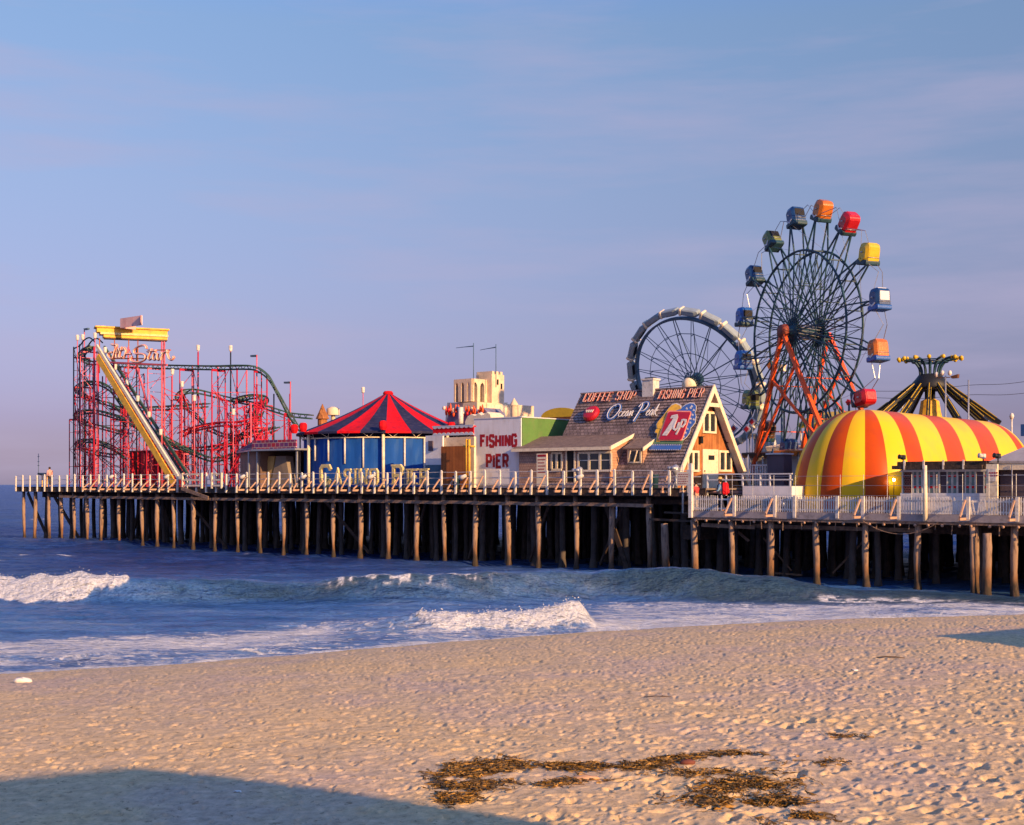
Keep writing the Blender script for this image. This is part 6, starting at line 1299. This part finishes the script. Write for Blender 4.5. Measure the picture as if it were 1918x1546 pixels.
for i in range(NG2):
    a = 2*math.pi*(i+.5)/NG2; c = gp(a, RR*1.035, 0); tang = (-E1*math.sin(a)+E2*math.cos(a)); rad = (E1*math.cos(a)+E2*math.sin(a)); A = Matrix((tang, E3, rad)).transposed()
    mb = MB(); mb.rbox(c, .80, .34, .24, .16, A); g = mb.build('capsule', paint('capsule_grey_blue', (.27, .33, .36), .5, .2, 2) if i == 0 else bpy.data.materials['capsule_grey_blue'], G)
    mb = MB(); mb.rbox(c+A @ Vector((.70, 0, 0)), .12, .36, .29, .1, A); mb.tube([c+A @ Vector((.8, 0, 0)), c+A @ Vector((1.05, 0, -.05))], .1, 6); mb.build('end_cap', M['cream'], g)
    mb = MB(); mb.rbox(c+A @ Vector((-.12, 0, -.245)), .42, .22, .02, .02, A); mb.build('opening', M['mesh'], g)
q = gp(0, 0, -.5); mb = MB(); mb.beam((q.x, q.y, DZ), q, .5, .6); mb.beam((q.x+2.2, q.y+1, DZ), q, .25); mb.beam((q.x-2.2, q.y+1, DZ), q, .25); mb.build('mast', M['tealw'], G)

# ================================================================ STRIPED HALL
Z0 = LZ; dp = 5.7; Sp = ld(1620, 768, dp)[0]; RB = 3.95; top = ld(1620, 768, dp)[2]
d1 = Dx(1822, Sp)
rg = [1639, 1666, 1707, 1738, 1774, 1809, 1864]; sd_ = [1700, 1735, 1774, 1809, 1842, 1876, 1915]
seams = []                                        # (base point, ridge point)
def basepol(deg, dc): a = math.radians(deg); return Vector((Sp+RB*math.cos(a), dc+RB*math.sin(a)))
for n_ in range(-6, 2):
    dg = 295+18*n_; r = dp+{1: .08}.get(n_, 0.0)*1; seams.append((basepol(dg, dp), Vector((Sp, r))))
for i in range(2, 7):
    dr = min(Dx(rg[i], Sp), d1); dside = Dx(sd_[i], Sp+.9*RB); db = min(dr+(dside-dr)/.9, d1-.05*(7-i))
    seams.append((Vector((Sp+RB, db)), Vector((Sp, dr))))
seams.insert(8, (basepol(331, dp), Vector((Sp, Dx(rg[0], Sp))))); seams.insert(9, (basepol(349, dp), Vector((Sp, Dx(rg[1], Sp)))))
lastb = seams[-1][0].y
for dg in (5, 30, 55, 80, 100, 125, 150, 175): seams.append((basepol(dg, d1), Vector((Sp, d1))))
right = [s for s in seams[8:15]][::-1]
for s in right[1:]: seams.append((Vector((2*Sp-s[0].x, s[0].y)), s[1]))
if len(seams) % 2: seams.append((basepol(184, dp), Vector((Sp, dp+.3))))
SH = thing('striped_hall', 'long inflated hall in yellow and orange stripes with domed ends', 'building', (Sp, dp, LZ))
NS = len(seams)
def sp_(i, w):
    a, b = seams[i % NS], seams[(i+1) % NS]; B = a[0].lerp(b[0], w); Rg = a[1].lerp(b[1], w)
    # keep the domed ends round
    for dc in (dp, d1):
        v0 = a[0]-Vector((Sp, dc)); v1 = b[0]-Vector((Sp, dc))
        if abs(v0.length-RB) < .02 and abs(v1.length-RB) < .02 and ((B.y < dp and dc == dp) or (B.y > d1 and dc == d1)): B = Vector((Sp, dc))+(B-Vector((Sp, dc))).normalized()*RB
    return B, Rg
for i in range(NS):
    mb = MB(); vs = []; nt_, nw = 22, 5
    for j in range(nt_+1):
        th = math.pi/2*j/nt_; bulge = 0
        for k in range(nw+1):
            w = k/nw; B, Rg = sp_(i, w); cq = math.cos(th)**.82; sq = math.sin(th)**.92; pil = .05*math.sin(w*math.pi)*math.cos(th)
            dv = (B-Rg); P = Rg+dv*cq; nrm = dv.normalized() if dv.length > .01 else Vector((0, 0)); P = P+nrm*pil
            vs.append((P.x, P.y, Z0+(top-Z0)*sq))
    fs = [(j*(nw+1)+k, j*(nw+1)+k+1, (j+1)*(nw+1)+k+1, (j+1)*(nw+1)+k) for j in range(nt_) for k in range(nw)]
    mb.add(vs, fs, 0, True); mb.build('stripe_panel', M['domeora'] if (i-6) % 2 == 0 else M['domeyel'], SH)
# ---------------------------------------------------------------- ticket booth in front of the hall
bd = .4; x0, x1 = 1687, 1850; a = Sx(x0, bd); b = Sx(x1, bd); zt = ld(1770, 872, bd)[2]
K_ = thing('ticket_booth', 'low white booth with dark windows and painted shutters before the striped hall', 'booth', (a, bd, LZ)); e = Sx(1850, bd); 
mb = MB(); mb.box(a+.03, b-.03, bd+.05, bd+3.2, LZ, zt-.02); mb.build('core', M['purpwall'], K_)
zs = ld(1770, 924, bd)[2]; zh = ld(1770, 884, bd)[2]
mb = MB(); mb.box(a, b, bd-.04, bd+.045, LZ, zs); mb.box(a, b, bd-.05, bd+.045, zh, zt-.2); mb.build('panel', M['signwhite'], K_)
mb = MB(); mb.box(a-.25, b-.1, bd-.5, bd+3.3, zt-.18, zt); mb.box(a-.1, b, bd-.2, bd+3.2, zt+.003, zt+.2); mb.build('roof', M['beam'], K_)
for k in range(4): s = a+.4+(b-a-1)*k/3.4; mb = MB(); mb.box(s-.04, s+.04, bd-.52, bd-.45, zt-.2, zt+.25); mb.build('roof_bracket', M['white'], K_)
pat = [(1692, 8, 'g'), (1707, 1, 'w'), (1712, 5, 'g'), (1721, 5, 'r'), (1742, 6, 'g'), (1752, 6, 'r'), (1776, 6, 'g'), (1786, 6, 'r'), (1810, 6, 'g'), (1820, 6, 'r'), (1845, 5, 'g')]
shg = paint('shutter_green', (.14, .2, .2), .5, .3, 3); 
for x, w, c in pat:
    p = Sx(x, bd); q = Sx(x+w, bd); mb = MB(); mb.box(p, q, bd-.03, bd+.048, zs+.002, zh-.002, 0); mb.build('shutter', shg, K_)
    mb = MB(); mb.box(p-.07, p-.002, bd-.04, bd+.047, zs+.002, zh-.002); mb.box(q+.002, q+.07, bd-.04, bd+.047, zs+.002, zh-.002); mb.build('shutter_frame', M['white'], K_)
    for zq in (.28, .8): mb = MB(); mb.box(p+.02, q-.02, bd-.045, bd-.031, zs+(zh-zs)*zq-.05, zs+(zh-zs)*zq+.06); mb.build('painted_band', M['tentred'], K_)
mb = MB(); f0 = Sx(1843, bd-.35); f1 = Sx(1868, bd-.35); mb.box(f0+.1, f1, bd-.35, bd-.2, LZ-.3, ld(1855, 870, bd)[2]); en = mb.build('end_panel', M['cream'], K_)
mb = MB(); mb.box(f0+.2, f1-.05, bd-.40, bd-.352, 5.35, 5.95); mb.build('placard', M['white'], en)
mb = MB()
for r_ in range(2): 
    for k in range(4): mb.box(f0+.26+k*.11, f0+.34+k*.11, bd-.406, bd-.4, 5.72-r_*.13, 5.79-r_*.13)
mb.build('lettering', M['letred'], en)
mb = MB(); mb.box(Sx(1693, bd-.1), Sx(1707, bd-.1), bd-.06, bd-.03, zs, zh)
mb.build('lattice_screen', brickmat('lattice', (.02, .012, .012), (.03, .015, .015), (.3, .12, .1), (0, 2), .09, .09, .012), K_)
for x, lab in ((1690, 'black speaker at the left end of the booth roof'), (1840, 'white speaker horn near the right end of the booth roof'), (1868, 'black box lamp at the right corner of the booth')):
    p = Sx(x, bd-.2); t = thing('roof_speaker', lab, 'speaker', (p, bd-.1, zt+.2)); mb = MB(); mb.rbox((p, bd-.1, zt+.42), .10, .13, .12, .04); mb.tube([(p+.03, bd-.15, zt+.42), (p-.1, bd-.36, zt+.45)], [.05, .13], 9); mb.build('horn', M['white'] if x == 1840 else M['black'], t); mb = MB(); mb.beam((p, bd-.1, zt+.1), (p, bd-.1, zt+.35), .05); mb.build('bracket', M['black'], t)
pa = math.radians(315); p = Vector((Sp+(RB+.3)*math.cos(pa), dp+(RB+.3)*math.sin(pa), 5.45)); t = thing('lit_lamp', 'glowing bare lamp on a thin stand at the left end of the booth', 'lamp', (p[0], p[1], LZ)); mb = MB(); mb.ball(p, .07, 10); mb.build('bulb', M['lit'], t); mb = MB(); mb.tube([(p[0], p[1], LZ), (p[0], p[1], p[2]-.1)], .02, 5); mb.build('pole', M['black'], t)
# grey roofed building at far right
s_ = Sx(1868, .8); t = thing('grey_roof_building', 'dark building with pale grey roof at the right edge', 'building', (s_, .8, LZ)); ze = ld(1880, 868, .8)[2]
mb = MB(); mb.box(s_+.1, s_+9, .9, 6, LZ, ze-.15); mb.build('wall', M['purpwall'], t); mb = MB(); mb.box(s_-.1, s_+9.2, .55, .7, ze-.32, ze-.004); mb.build('fascia', M['cream'], t)
mb = MB(); mb.prism([(s_-.3, .5, ze), (s_+9.3, .5, ze), (s_+9.3, 3.5, ze+1.35), (s_+1.9, 3.5, ze+1.35)], (0, 0, .1)); mb.prism([(s_-.3, .5, ze), (s_+1.9, 3.5, ze+1.35), (s_-.3, 6.5, ze)], (0, 0, .1)); mb.prism([(s_-.3, 6.5, ze), (s_+1.9, 3.5, ze+1.35), (s_+9.3, 3.5, ze+1.35), (s_+9.3, 6.5, ze)], (0, 0, .1)); mb.build('roof', M['greyroof'], t)
mb = MB(); mb.tube([(s_+.4, .5, LZ+1.9), (s_+9, .5, LZ+1.9)], .02, 4); mb.tube([(s_+.8, .5, LZ), (s_+.8, .5, LZ+2.4)], .03, 5); mb.build('pipe', M['galv'], t)

# ================================================================ UMBRELLA ARM RIDE
sd0 = 24.0; c = ld(1742, 712, sd0); w0 = to_w(c); q_ = w0.y/F
X_ = thing('arm_ride', 'black hub ride with sloping yellow lined arms and a crown of gold lamps', 'ride', (c[0], sd0, LZ))
mb = MB(); mb.lathe([(.25, 12*q_), (20*q_, 10*q_), (26*q_, 2*q_), (40*q_, -14*q_), (34*q_, -20*q_), (6*q_, -12*q_)], tuple(c), 16); mb.tube([(c[0], sd0, LZ), (c[0], sd0, c[2])], .35, 12); mb.build('hub', M['black'], X_)
NA = 14
for i in range(NA):
    a = 2*math.pi*(i+.3)/NA; dx, dy = math.cos(a), math.sin(a); P_ = lambda r, z: (c[0]+dx*r*q_, sd0+dy*r*q_, c[2]+z*q_)
    mb = MB(); mb.beam(P_(24, -6), P_(125, -84), .22, .34); g = mb.build('arm', M['black'], X_)
    mb = MB(); 
    for f0_, f1_ in ((.08, .45), (.5, .92)):
        A1 = Vector(P_(24+101*f0_, -6-78*f0_)); A2 = Vector(P_(24+101*f1_, -6-78*f1_)); up_ = Vector((dx*.6, dy*.6, .8)); mb.beam(A1+up_*.19, A2+up_*.19, .05, .04); 
        sdv = Vector((-dy, dx, 0)); mb.beam(A1+sdv*.12, A2+sdv*.12, .03, .04); mb.beam(A1-sdv*.12, A2-sdv*.12, .03, .04)
    mb.build('lamp_strip', M['yelsh'], g)
    mb = MB(); mb.tube(spline([P_(18, 8), P_(20, 22), P_(30, 35), P_(48, 39), P_(57, 39)], 5), .08, 6); g = mb.build('crown_arm', M['teal'], X_)
    mb = MB(); mb.ball(P_(57, 39), .15, 8); mb.ball(P_(50, 39.5), .11, 8); mb.build('gold_lamp', M['yelsh'], g)
mb = MB(); mb.tube([(c[0]+math.cos(t)*36*q_, sd0+math.sin(t)*36*q_, c[2]+36*q_) for t in [2*math.pi*k/28 for k in range(28)]], .05, 5, closed=True); mb.tube([(c[0]+math.cos(t)*32*q_, sd0+math.sin(t)*32*q_, c[2]+33*q_) for t in [2*math.pi*k/28 for k in range(28)]], .05, 5, closed=True); mb.build('crown_ring', M['teal'], X_)
mb = MB(); mb.lathe([(28*q_, -90*q_), (20*q_, -60*q_), (17*q_, -40*q_), (8*q_, -35*q_)], tuple(c), 10, smooth=False); mb.build('centre_skirt', M['yellow'], X_)
# poles and wires
def upole(x, y, d, lab, mat='galv', r=.07):
    p = ld(x, y, d); mb = MB(); mb.tube([(p[0], d, LZ), tuple(p)], [r, r*.75], 6); mb.build('utility_pole', M[mat], None, (p[0], d, LZ), lab, 'pole'); return p
p1 = upole(1814, 712, 20, 'grey utility pole right of the arm ride')
p2 = upole(1771, 704, 19, 'pale lamp pole just right of the arm ride hub')
for i, (ya, yb) in enumerate(((733, 712), (745, 735))):
    a = ld(1630, ya, 20); b = ld(1960, yb-3, 20); m_ = ld(1814, (722, 740)[i], 20); mb = MB(); P = spline([a, a.lerp(m_, .5)+Vector((0, 0, -.15)), m_, m_.lerp(b, .5)+Vector((0, 0, -.12)), b], 8); mb.tube(P, .014, 4); mb.build('overhead_wire', M['black'], None, tuple(a), ['upper', 'lower'][i]+' overhead wire running behind the striped hall roof', 'wire')
t = thing('lamp_cluster', 'pair of white globe lamps and floodlight beside the arm ride hub', 'lamp', (p2[0], 19, p2[2])); mb = MB(); P = [ld(*q) for q in ((1754, 702, 19), (1765, 699, 19), (1779, 699, 19))]
for q in P: mb.ball(q, .14, 8, 0, (1, 1, 1.3))
mb.build('globe', M['white'], t); mb = MB(); q = ld(1787, 703, 19); mb.prism([tuple(ld(1780, 705, 19)), tuple(ld(1794, 701, 19)), tuple(ld(1793, 708, 19)), tuple(ld(1782, 709, 19))], (0, .3, 0)); mb.beam(ld(1757, 708, 19), ld(1780, 707, 19), .05); mb.build('lamp_head', M['brown'], t)
for x, y, lab in ((1895, 788, 'white finial post above the orange far end of the hall'), (1690, 764, 'small white finial behind the hall ridge')):
    p = ld(x, y-8, 27); mb = MB(); mb.tube([(p[0], 27, LZ), (p[0], 27, p[2]-.2)], .06, 6); mb.ball(p, .16, 8, 0, (1, 1, 1.5)); mb.build('finial_post', M['white'], None, (p[0], 27, LZ), lab, 'post')
p = ld(1916, 806, 27); mb = MB(); mb.box(p[0]-.15, p[0]+2, 27, 27.2, p[2]-.4, p[2]+.4); mb.tube([(p[0]+1, 27.1, LZ), (p[0]+1, 27.1, p[2]-.4)], .07, 6); mb.build('blue_sign', M['blue'], None, (p[0], 27, LZ), 'blue sign panel cut by the right picture edge', 'sign')
# ================================================================ MIDWAY RIDES between the cottage and the hall
def stall(x0, x1, ytop, d, lab, wall, roof, hroof=8, zf=DZ, cat='stall', posts=5):
    a = ld(x0, ytop, d); b = ld(x1, ytop, d); z = a[2]; t = thing('midway_stall', lab, cat, (a[0], d, zf)); w = b[0]-a[0]; zr = z+hroof/F*to_w(a)[1]
    mb = MB(); mb.box(a[0]+.1, b[0]-.1, d+.6, d+2.6, zf, z); mb.build('wall', wall, t)
    mb = MB(); mb.prism([(a[0]-.15, d-.2, z), (b[0]+.15, d-.2, z), (b[0]-.5, d+1.2, zr), (a[0]+.5, d+1.2, zr)], (0, .05, .05)); n = max(4, int(w/.5))
    for i in range(n): u = a[0]-.15+(w+.3)*i/n; ww = (w+.3)/n; mb.prism([(u, d-.22, z), (u+ww, d-.22, z), (u+ww*.8, d-.22, z-.3), (u+ww*.2, d-.22, z-.3)], (0, .04, 0))
    mb.build('roof', roof, t); mb = MB()
    for k in range(posts): s = a[0]+w*k/(posts-1); mb.tube([(s, d, zf), (s, d, z-.01)], .06, 5)
    mb.build('posts', M['white'], t)
stall(1500, 1590, 795, 27, 'yellow roofed ride stall glimpsed through the wheel legs', M['cream'], M['yelsh'], 22)
stall(1404, 1440, 815, 26, 'pale stall with white posts left of the wheel legs', M['graywhite'], M['stucco'], 6)
stall(1440, 1500, 838, 22, 'cream stall between the orange wheel legs', M['cream'], M['stucco'], 6)
stall(1395, 1440, 850, 16, 'low white stand behind the cottage right edge', M['white'], M['brown'], 3)
stall(1455, 1510, 846, 15.5, 'small stand with orange trim under the wheel', M['graywhite'], M['oran'], 4)
for x, y, w, col, lab, shp in ((1462, 690, 9, 'stucco', 'cream cut-out figure behind the left wheel leg', 0), (1443, 684, 10, 'oran', 'amber cut-out figure left of the wheel leg', 0), (1545, 760, 9, 'redsh', 'red bonnet cut-out above the yellow stall', 1), (1520, 757, 8, 'orange', 'orange fin cut-out above the yellow stall', 1), (1562, 762, 6, 'whsh', 'white fin cut-out above the yellow stall', 1), (1588, 753, 6, 'redsh', 'small red pennant cut-out right of the wheel', 1)):
    p = ld(x, y, 25); r = w*to_w(p)[1]/F; mb = MB(); rr = random.Random(int(x)); pts = []
    for k in range(10): a = 2*math.pi*k/10; q = r*(rr.uniform(.7, 1.15) if k % 2 else rr.uniform(.5, .75)); pts.append((p[0]+q*math.cos(a), 25, p[2]+q*math.sin(a)*1.1))
    mb.prism(pts, (0, .35, 0)); t = thing('ride_ornament', lab, 'ornament', (p[0], 25, DZ)); mb.build('cutout', M[col], t); mb = MB(); mb.beam((p[0], 25.2, DZ), (p[0], 25.2, p[2]), .12); mb.build('stand', M['tealw'], t)
for x, y, lab in ((1374, 803, 'red diamond sign right beside the gable bargeboard'), (1398, 804, 'red diamond sign on a pale square, left of the wheel leg'), (1408, 790, 'small dim red diamond sign under the brown wheel car')):
    p = ld(x, y, 19); t = thing('diamond_sign', lab, 'sign', (p[0], 19, DZ)); r = .36; mb = MB(); mb.prism([(p[0]-r, 19, p[2]), (p[0], 19, p[2]-r), (p[0]+r, 19, p[2]), (p[0], 19, p[2]+r)], (0, .05, 0)); mb.build('board', M['whsh'], t); r = .22; mb = MB(); mb.prism([(p[0]-r, 18.97, p[2]), (p[0], 18.97, p[2]-r), (p[0]+r, 18.97, p[2]), (p[0], 18.97, p[2]+r)], (0, .028, 0)); mb.build('red_diamond', M['redsh'], t); mb = MB(); mb.tube([(p[0], 19.08, DZ), (p[0], 19.08, p[2])], .04, 5); mb.build('post', M['galv'], t)
# curved sand coloured arch behind the cottage's left end
p0 = ld(1013, 783, 16); p1 = ld(1085, 783, 16); n = 12; t = thing('arched_sign', 'yellow arch sign peeping over the green wall', 'sign', (p0[0], 16, DZ)); mb = MB(); cx_ = (p0[0]+p1[0])/2; hw_ = (p1[0]-p0[0])/2; z_ = p0[2]; pts = [(cx_+hw_*math.cos(math.pi*k/n), 16, z_+.72*math.sin(math.pi*k/n)) for k in range(n+1)]
mb.prism(pts, (0, .4, 0)); mb.build('panel', M['yelsh'], t); mb = MB(); mb.box(p0[0]+.8, p1[0]-.2, 16.1, 16.3, DZ, z_-.004); mb.build('wall', M['oran'], t); mb = MB(); mb.beam(pts[-1], (pts[-1][0]-1.2, 16, z_-.05), .12); mb.build('edge', M['white'], t)
# ---------------------------------------------------------------- white service trailer with railings
a = Sx(1391, .9); b = Sx(1483, .9); zb_ = ld(1430, 929, .9)[2]; zp_ = ld(1430, 911, .9)[2]; zr_ = ld(1430, 888, .9)[2]
TR_ = thing('service_trailer', 'white panelled trailer platform with pipe railings and one dark tyre', 'trailer', (a, .9, LZ))
mb = MB(); mb.box(a, b, .9, 3.3, zb_-.25, zp_); mb.build('body', M['signwhite'], TR_)
a0 = Sx(1324, .9); mb = MB(); mb.box(a0, a-.01, .95, 3.3, 4.7, 4.85)
mb.box(a0+.1, a-.1, 3.0, 3.2, 3.8, 4.69); mb.build('step_deck', M['purpwall'], TR_)
mb = MB()
for x in (1325, 1360, 1391, 1424, 1442, 1480): s = Sx(x, .95); mb.box(s-.04, s+.04, .91, .99, zb_ if x < 1390 else zp_+.002, zr_)
for z in (zr_, (zr_+zp_)/2+.02): mb.box(a0, b, .9, 1.0, z-.035, z+.035)
mb.build('railing', M['graywhite'], TR_)
w_ = ld(1466, 931, .75); mb = MB(); mb.tube([(w_[0], .62, LZ+.4), (w_[0], .88, LZ+.4)], .38, 18); wh = mb.build('wheel', M['rubber'], TR_); mb = MB(); mb.tube([(w_[0], .6, LZ+.4), (w_[0], .66, LZ+.4)], .17, 12); mb.build('rim', M['galv'], wh)
w_ = ld(1590, 942, -.4)
t = thing('ride_cabinet', 'grey electrical cabinet with railing behind the trailer', 'cabinet', (Sx(1437, 6), 6, DZ)); p = ld(1437, 852, 6); q = ld(1468, 890, 6); mb = MB(); mb.box(p[0], q[0], 6, 7, LZ, p[2]); mb.build('body', M['purpwall'], t); mb = MB(); mb.box(p[0]-.05, q[0]+.05, 5.9, 7.1, p[2]+.002, p[2]+.09); mb.build('top', M['graywhite'], t)
t = thing('queue_railing', 'white queue railing in front of the wheel foot', 'railing', (Sx(1405, 8), 8, DZ)); mb = MB(); s0_, s1_ = Sx(1405, 8.2), Sx(1450, 8.2); k = s0_
while k < s1_: mb.box(k-.025, k+.025, 8.2, 8.25, DZ, DZ+1.35); k += .17
mb.box(s0_, s1_, 8.19, 8.26, DZ+1.351, DZ+1.42); mb.build('railing_panel', M['graywhite'], t)
# parked grey-blue lorry cab silhouette: covered machine beside the binoculars
# ================================================================ PEOPLE
def skin(name, pts, edges, rad, mat, parent, root=0, sub=1):
    me = bpy.data.meshes.new(name); org = root_org(parent); me.from_pydata([tuple(Vector(p)-org) for p in pts], edges, []); me.materials.append(mat)
    o = link(bpy.data.objects.new(name, me)); o.parent = parent; md = o.modifiers.new('skin', 'SKIN')
    for i, v in enumerate(me.skin_vertices[0].data): r = rad[i]; v.radius = (r, r) if not isinstance(r, tuple) else r; v.use_root = (i == root)
    sb = o.modifiers.new('smooth', 'SUBSURF'); sb.levels = sub; sb.render_levels = sub; md.use_smooth_shade = True
    return o
skinm = paint('skin', (.52, .27, .18), .6, .08, 5, bump=.05); hairm = paint('hair_dark', (.03, .018, .012), .7, .3, 30)
def person(lab, s, d, zf, hgt, face, shirt, trous, hat=None, pack=None, lean=0.05, reach=0.35, hair=hairm):
    k = hgt/1.75; t = thing('person', lab, 'person', (s, d, zf)); f = Vector((math.cos(face), math.sin(face), 0)); r = Vector((-f.y, f.x, 0))*-1
    P = lambda a, b, z: Vector((s, d, zf))+f*(a*k)+r*(b*k)+Vector((0, 0, z*k))
    pts = [P(0, 0, .95), P(lean*.5, 0, 1.15), P(lean, 0, 1.38), P(lean+.02, 0, 1.50), P(lean+.045, 0, 1.60), P(lean+.05, 0, 1.69)]; rad = [(.15, .11), (.14, .1), (.17, .11), (.055, .055), (.085, .095), (.075, .085)]
    ed = [(0, 1), (1, 2), (2, 3), (3, 4), (4, 5)]
    for sg in (-1, 1):
        n = len(pts); sw = reach if sg > 0 else reach*.6
        pts += [P(lean, sg*.19, 1.40), P(lean+sw*.35-.02, sg*.25, 1.14), P(lean+sw, sg*.23, 1.06 if reach > .2 else .9), P(lean+sw+.08, sg*.22, 1.05 if reach > .2 else .82)]; rad += [.065, .045, .032, (.04, .022)]; ed += [(2, n), (n, n+1), (n+1, n+2), (n+2, n+3)]
        h = pts[-1]; fd = (pts[-1]-pts[-2]).normalized(); sd3 = r*sg
        for q in range(4):
            m = len(pts); b_ = h+r*((q-1.5)*.019*k); pts += [b_+fd*.045*k*(1-.1*abs(q-1.5)), b_+fd*.075*k*(1-.1*abs(q-1.5))+Vector((0, 0, -.02*k))]; rad += [.0085, .007]; ed += [(n+3, m), (m, m+1)]
        m = len(pts); pts += [h-sd3*.035*k+fd*.01*k, h-sd3*.05*k+fd*.035*k]; rad += [.010, .008]; ed += [(n+3, m), (m, m+1)]
        m = len(pts); st = .14*sg; pts += [P(0, sg*.09, .90), P(st*.5+.03, sg*.10, .50), P(st-.02, sg*.10, .09), P(st+.12, sg*.11, .035)]; rad += [.095, .062, .042, (.045, .03)]; ed += [(0, m), (m, m+1), (m+1, m+2), (m+2, m+3)]
    rad = [tuple(x*k for x in q) if isinstance(q, tuple) else q*k for q in rad]
    skin('body', pts, ed, rad, skinm, t)
    # shirt
    sp3 = [P(0, 0, .93), P(lean*.5, 0, 1.15), P(lean, 0, 1.39), P(lean+.01, 0, 1.46)]; sr = [(.165*k, .125*k), (.155*k, .12*k), (.185*k, .13*k), (.085*k, .085*k)]; se = [(0, 1), (1, 2), (2, 3)]
    for sg in (-1, 1):
        n = len(sp3); sw = reach if sg > 0 else reach*.6; sp3 += [P(lean, sg*.195, 1.40), P(lean+sw*.35-.02, sg*.252, 1.14), P(lean+sw*.8, sg*.238, 1.08 if reach > .2 else .96)]; sr += [.078*k, .06*k, .048*k]; se += [(2, n), (n, n+1), (n+1, n+2)]
    skin('shirt', sp3, se, sr, shirt, t)
    tp3 = [P(0, 0, .97)]; tr3 = [(.165*k, .13*k)]; te = []
    for sg in (-1, 1):
        m = len(tp3); st = .14*sg; tp3 += [P(0, sg*.09, .88), P(st*.5+.03, sg*.10, .50), P(st-.02, sg*.10, .12)]; tr3 += [.108*k, .078*k, .062*k]; te += [(0, m), (m, m+1), (m+1, m+2)]
    skin('trousers', tp3, te, tr3, trous, t)
    mb = MB(); c = P(lean+.035, 0, 1.665); mb.ball(c-f*.015*k, .108*k, 10, 0, (1, 1, 1.02)); o = mb.build('hair', hair, t)
    mb = MB(); c = P(lean+.13, 0, 1.63); mb.ball(c, .018*k, 6, 0, (1.3, 1, 1.2)); [mb.ball(P(lean+.045, sg*.1, 1.63), .024*k, 6, 0, (1, .6, 1.3)) for sg in (-1, 1)]; mb.build('nose_and_ears', skinm, t)
    mb = MB(); [mb.ball(P(lean+.128, sg*.035, 1.655), .011*k, 6) for sg in (-1, 1)]; mb.box(*(sorted((P(lean+.12, 0, 0).x-.012, P(lean+.12, 0, 0).x+.012))), P(lean+.128, -.02, 0).y, P(lean+.128, .02, 0).y+.001, zf+1.575*k, zf+1.582*k); mb.build('eyes_and_mouth', M['black'], t)
    if hat: mb = MB(); c = P(lean+.04, 0, 1.74); mb.lathe([(.24*k, -.005), (.23*k, .012), (.125*k, .02), (.12*k, .09), (.08*k, .125), (.0, .13)], tuple(c), 14); mb.build('hat', hat, t)
    if pack:
        mb = MB(); A = Matrix((r, f, ZU)).transposed(); mb.rbox(P(lean-.26, 0, 1.22), .22*k, .15*k, .34*k, .12*k, A); pk = mb.build('backpack', pack, t)
        mb = MB(); mb.rbox(P(lean-.42, 0, 1.1), .15*k, .04*k, .13*k, .05*k, A); mb.build('pocket', pack, pk)
        mb = MB(); [mb.tube(spline([P(lean-.1, sg*.1, 1.42), P(lean+.03, sg*.12, 1.49), P(lean+.15, sg*.12, 1.32), P(lean+.02, sg*.15, 1.08)], 4), .018*k, 5) for sg in (-1, 1)]; mb.build('strap', M['black'], pk)
    return t
q = ld(1354, 950, -.6)
person('person in straw hat and blue shirt with a red backpack at the picket fence', q[0], -.75, LZ, 1.76, math.radians(200), paint('shirt_blue', (.20, .34, .48), .8, .2, 4), paint('trousers_dark', (.035, .04, .07), .8, .2, 4), M['tan'], paint('backpack_red', (.72, .01, .015), .6, .15, 4))
q = ld(1301, 950, -1.1); person('dark haired person in a red top leaning at the fence corner post', q[0], -.9, LZ, 1.62, math.radians(170), paint('shirt_red', (.45, .05, .05), .8, .2, 4), paint('trousers_tan', (.4, .3, .22), .8, .2, 4), lean=.02, reach=.3)
q = ld(103, 905, 1.2); person('person in a pink top standing at the far pier tip railing', q[0], .7, DZ, 1.8, math.radians(180), paint('shirt_pink', (.62, .30, .26), .8, .2, 4), paint('trousers_black', (.03, .03, .04), .8, .2, 4), lean=.04, reach=.1)
# seated gulls or clutter on the deck seen between the posts: litter bins and benches
for x, d, lab in ((610, 1.6, 'dark litter bin behind the gold letters'), (855, 1.5, 'dark litter bin before the wooden gate'), (1225, 1.3, 'dark litter bin near the end of the A-frame eaves')):
    s = Sx(x, d); t = thing('litter_bin', lab, 'bin', (s, d, DZ)); mb = MB(); mb.lathe([(.0, .0), (.24, 0), (.28, .75), (.3, .78), (.24, .8), (.0, .74)], (s, d, DZ), 12); mb.build('drum', M['teal'], t)
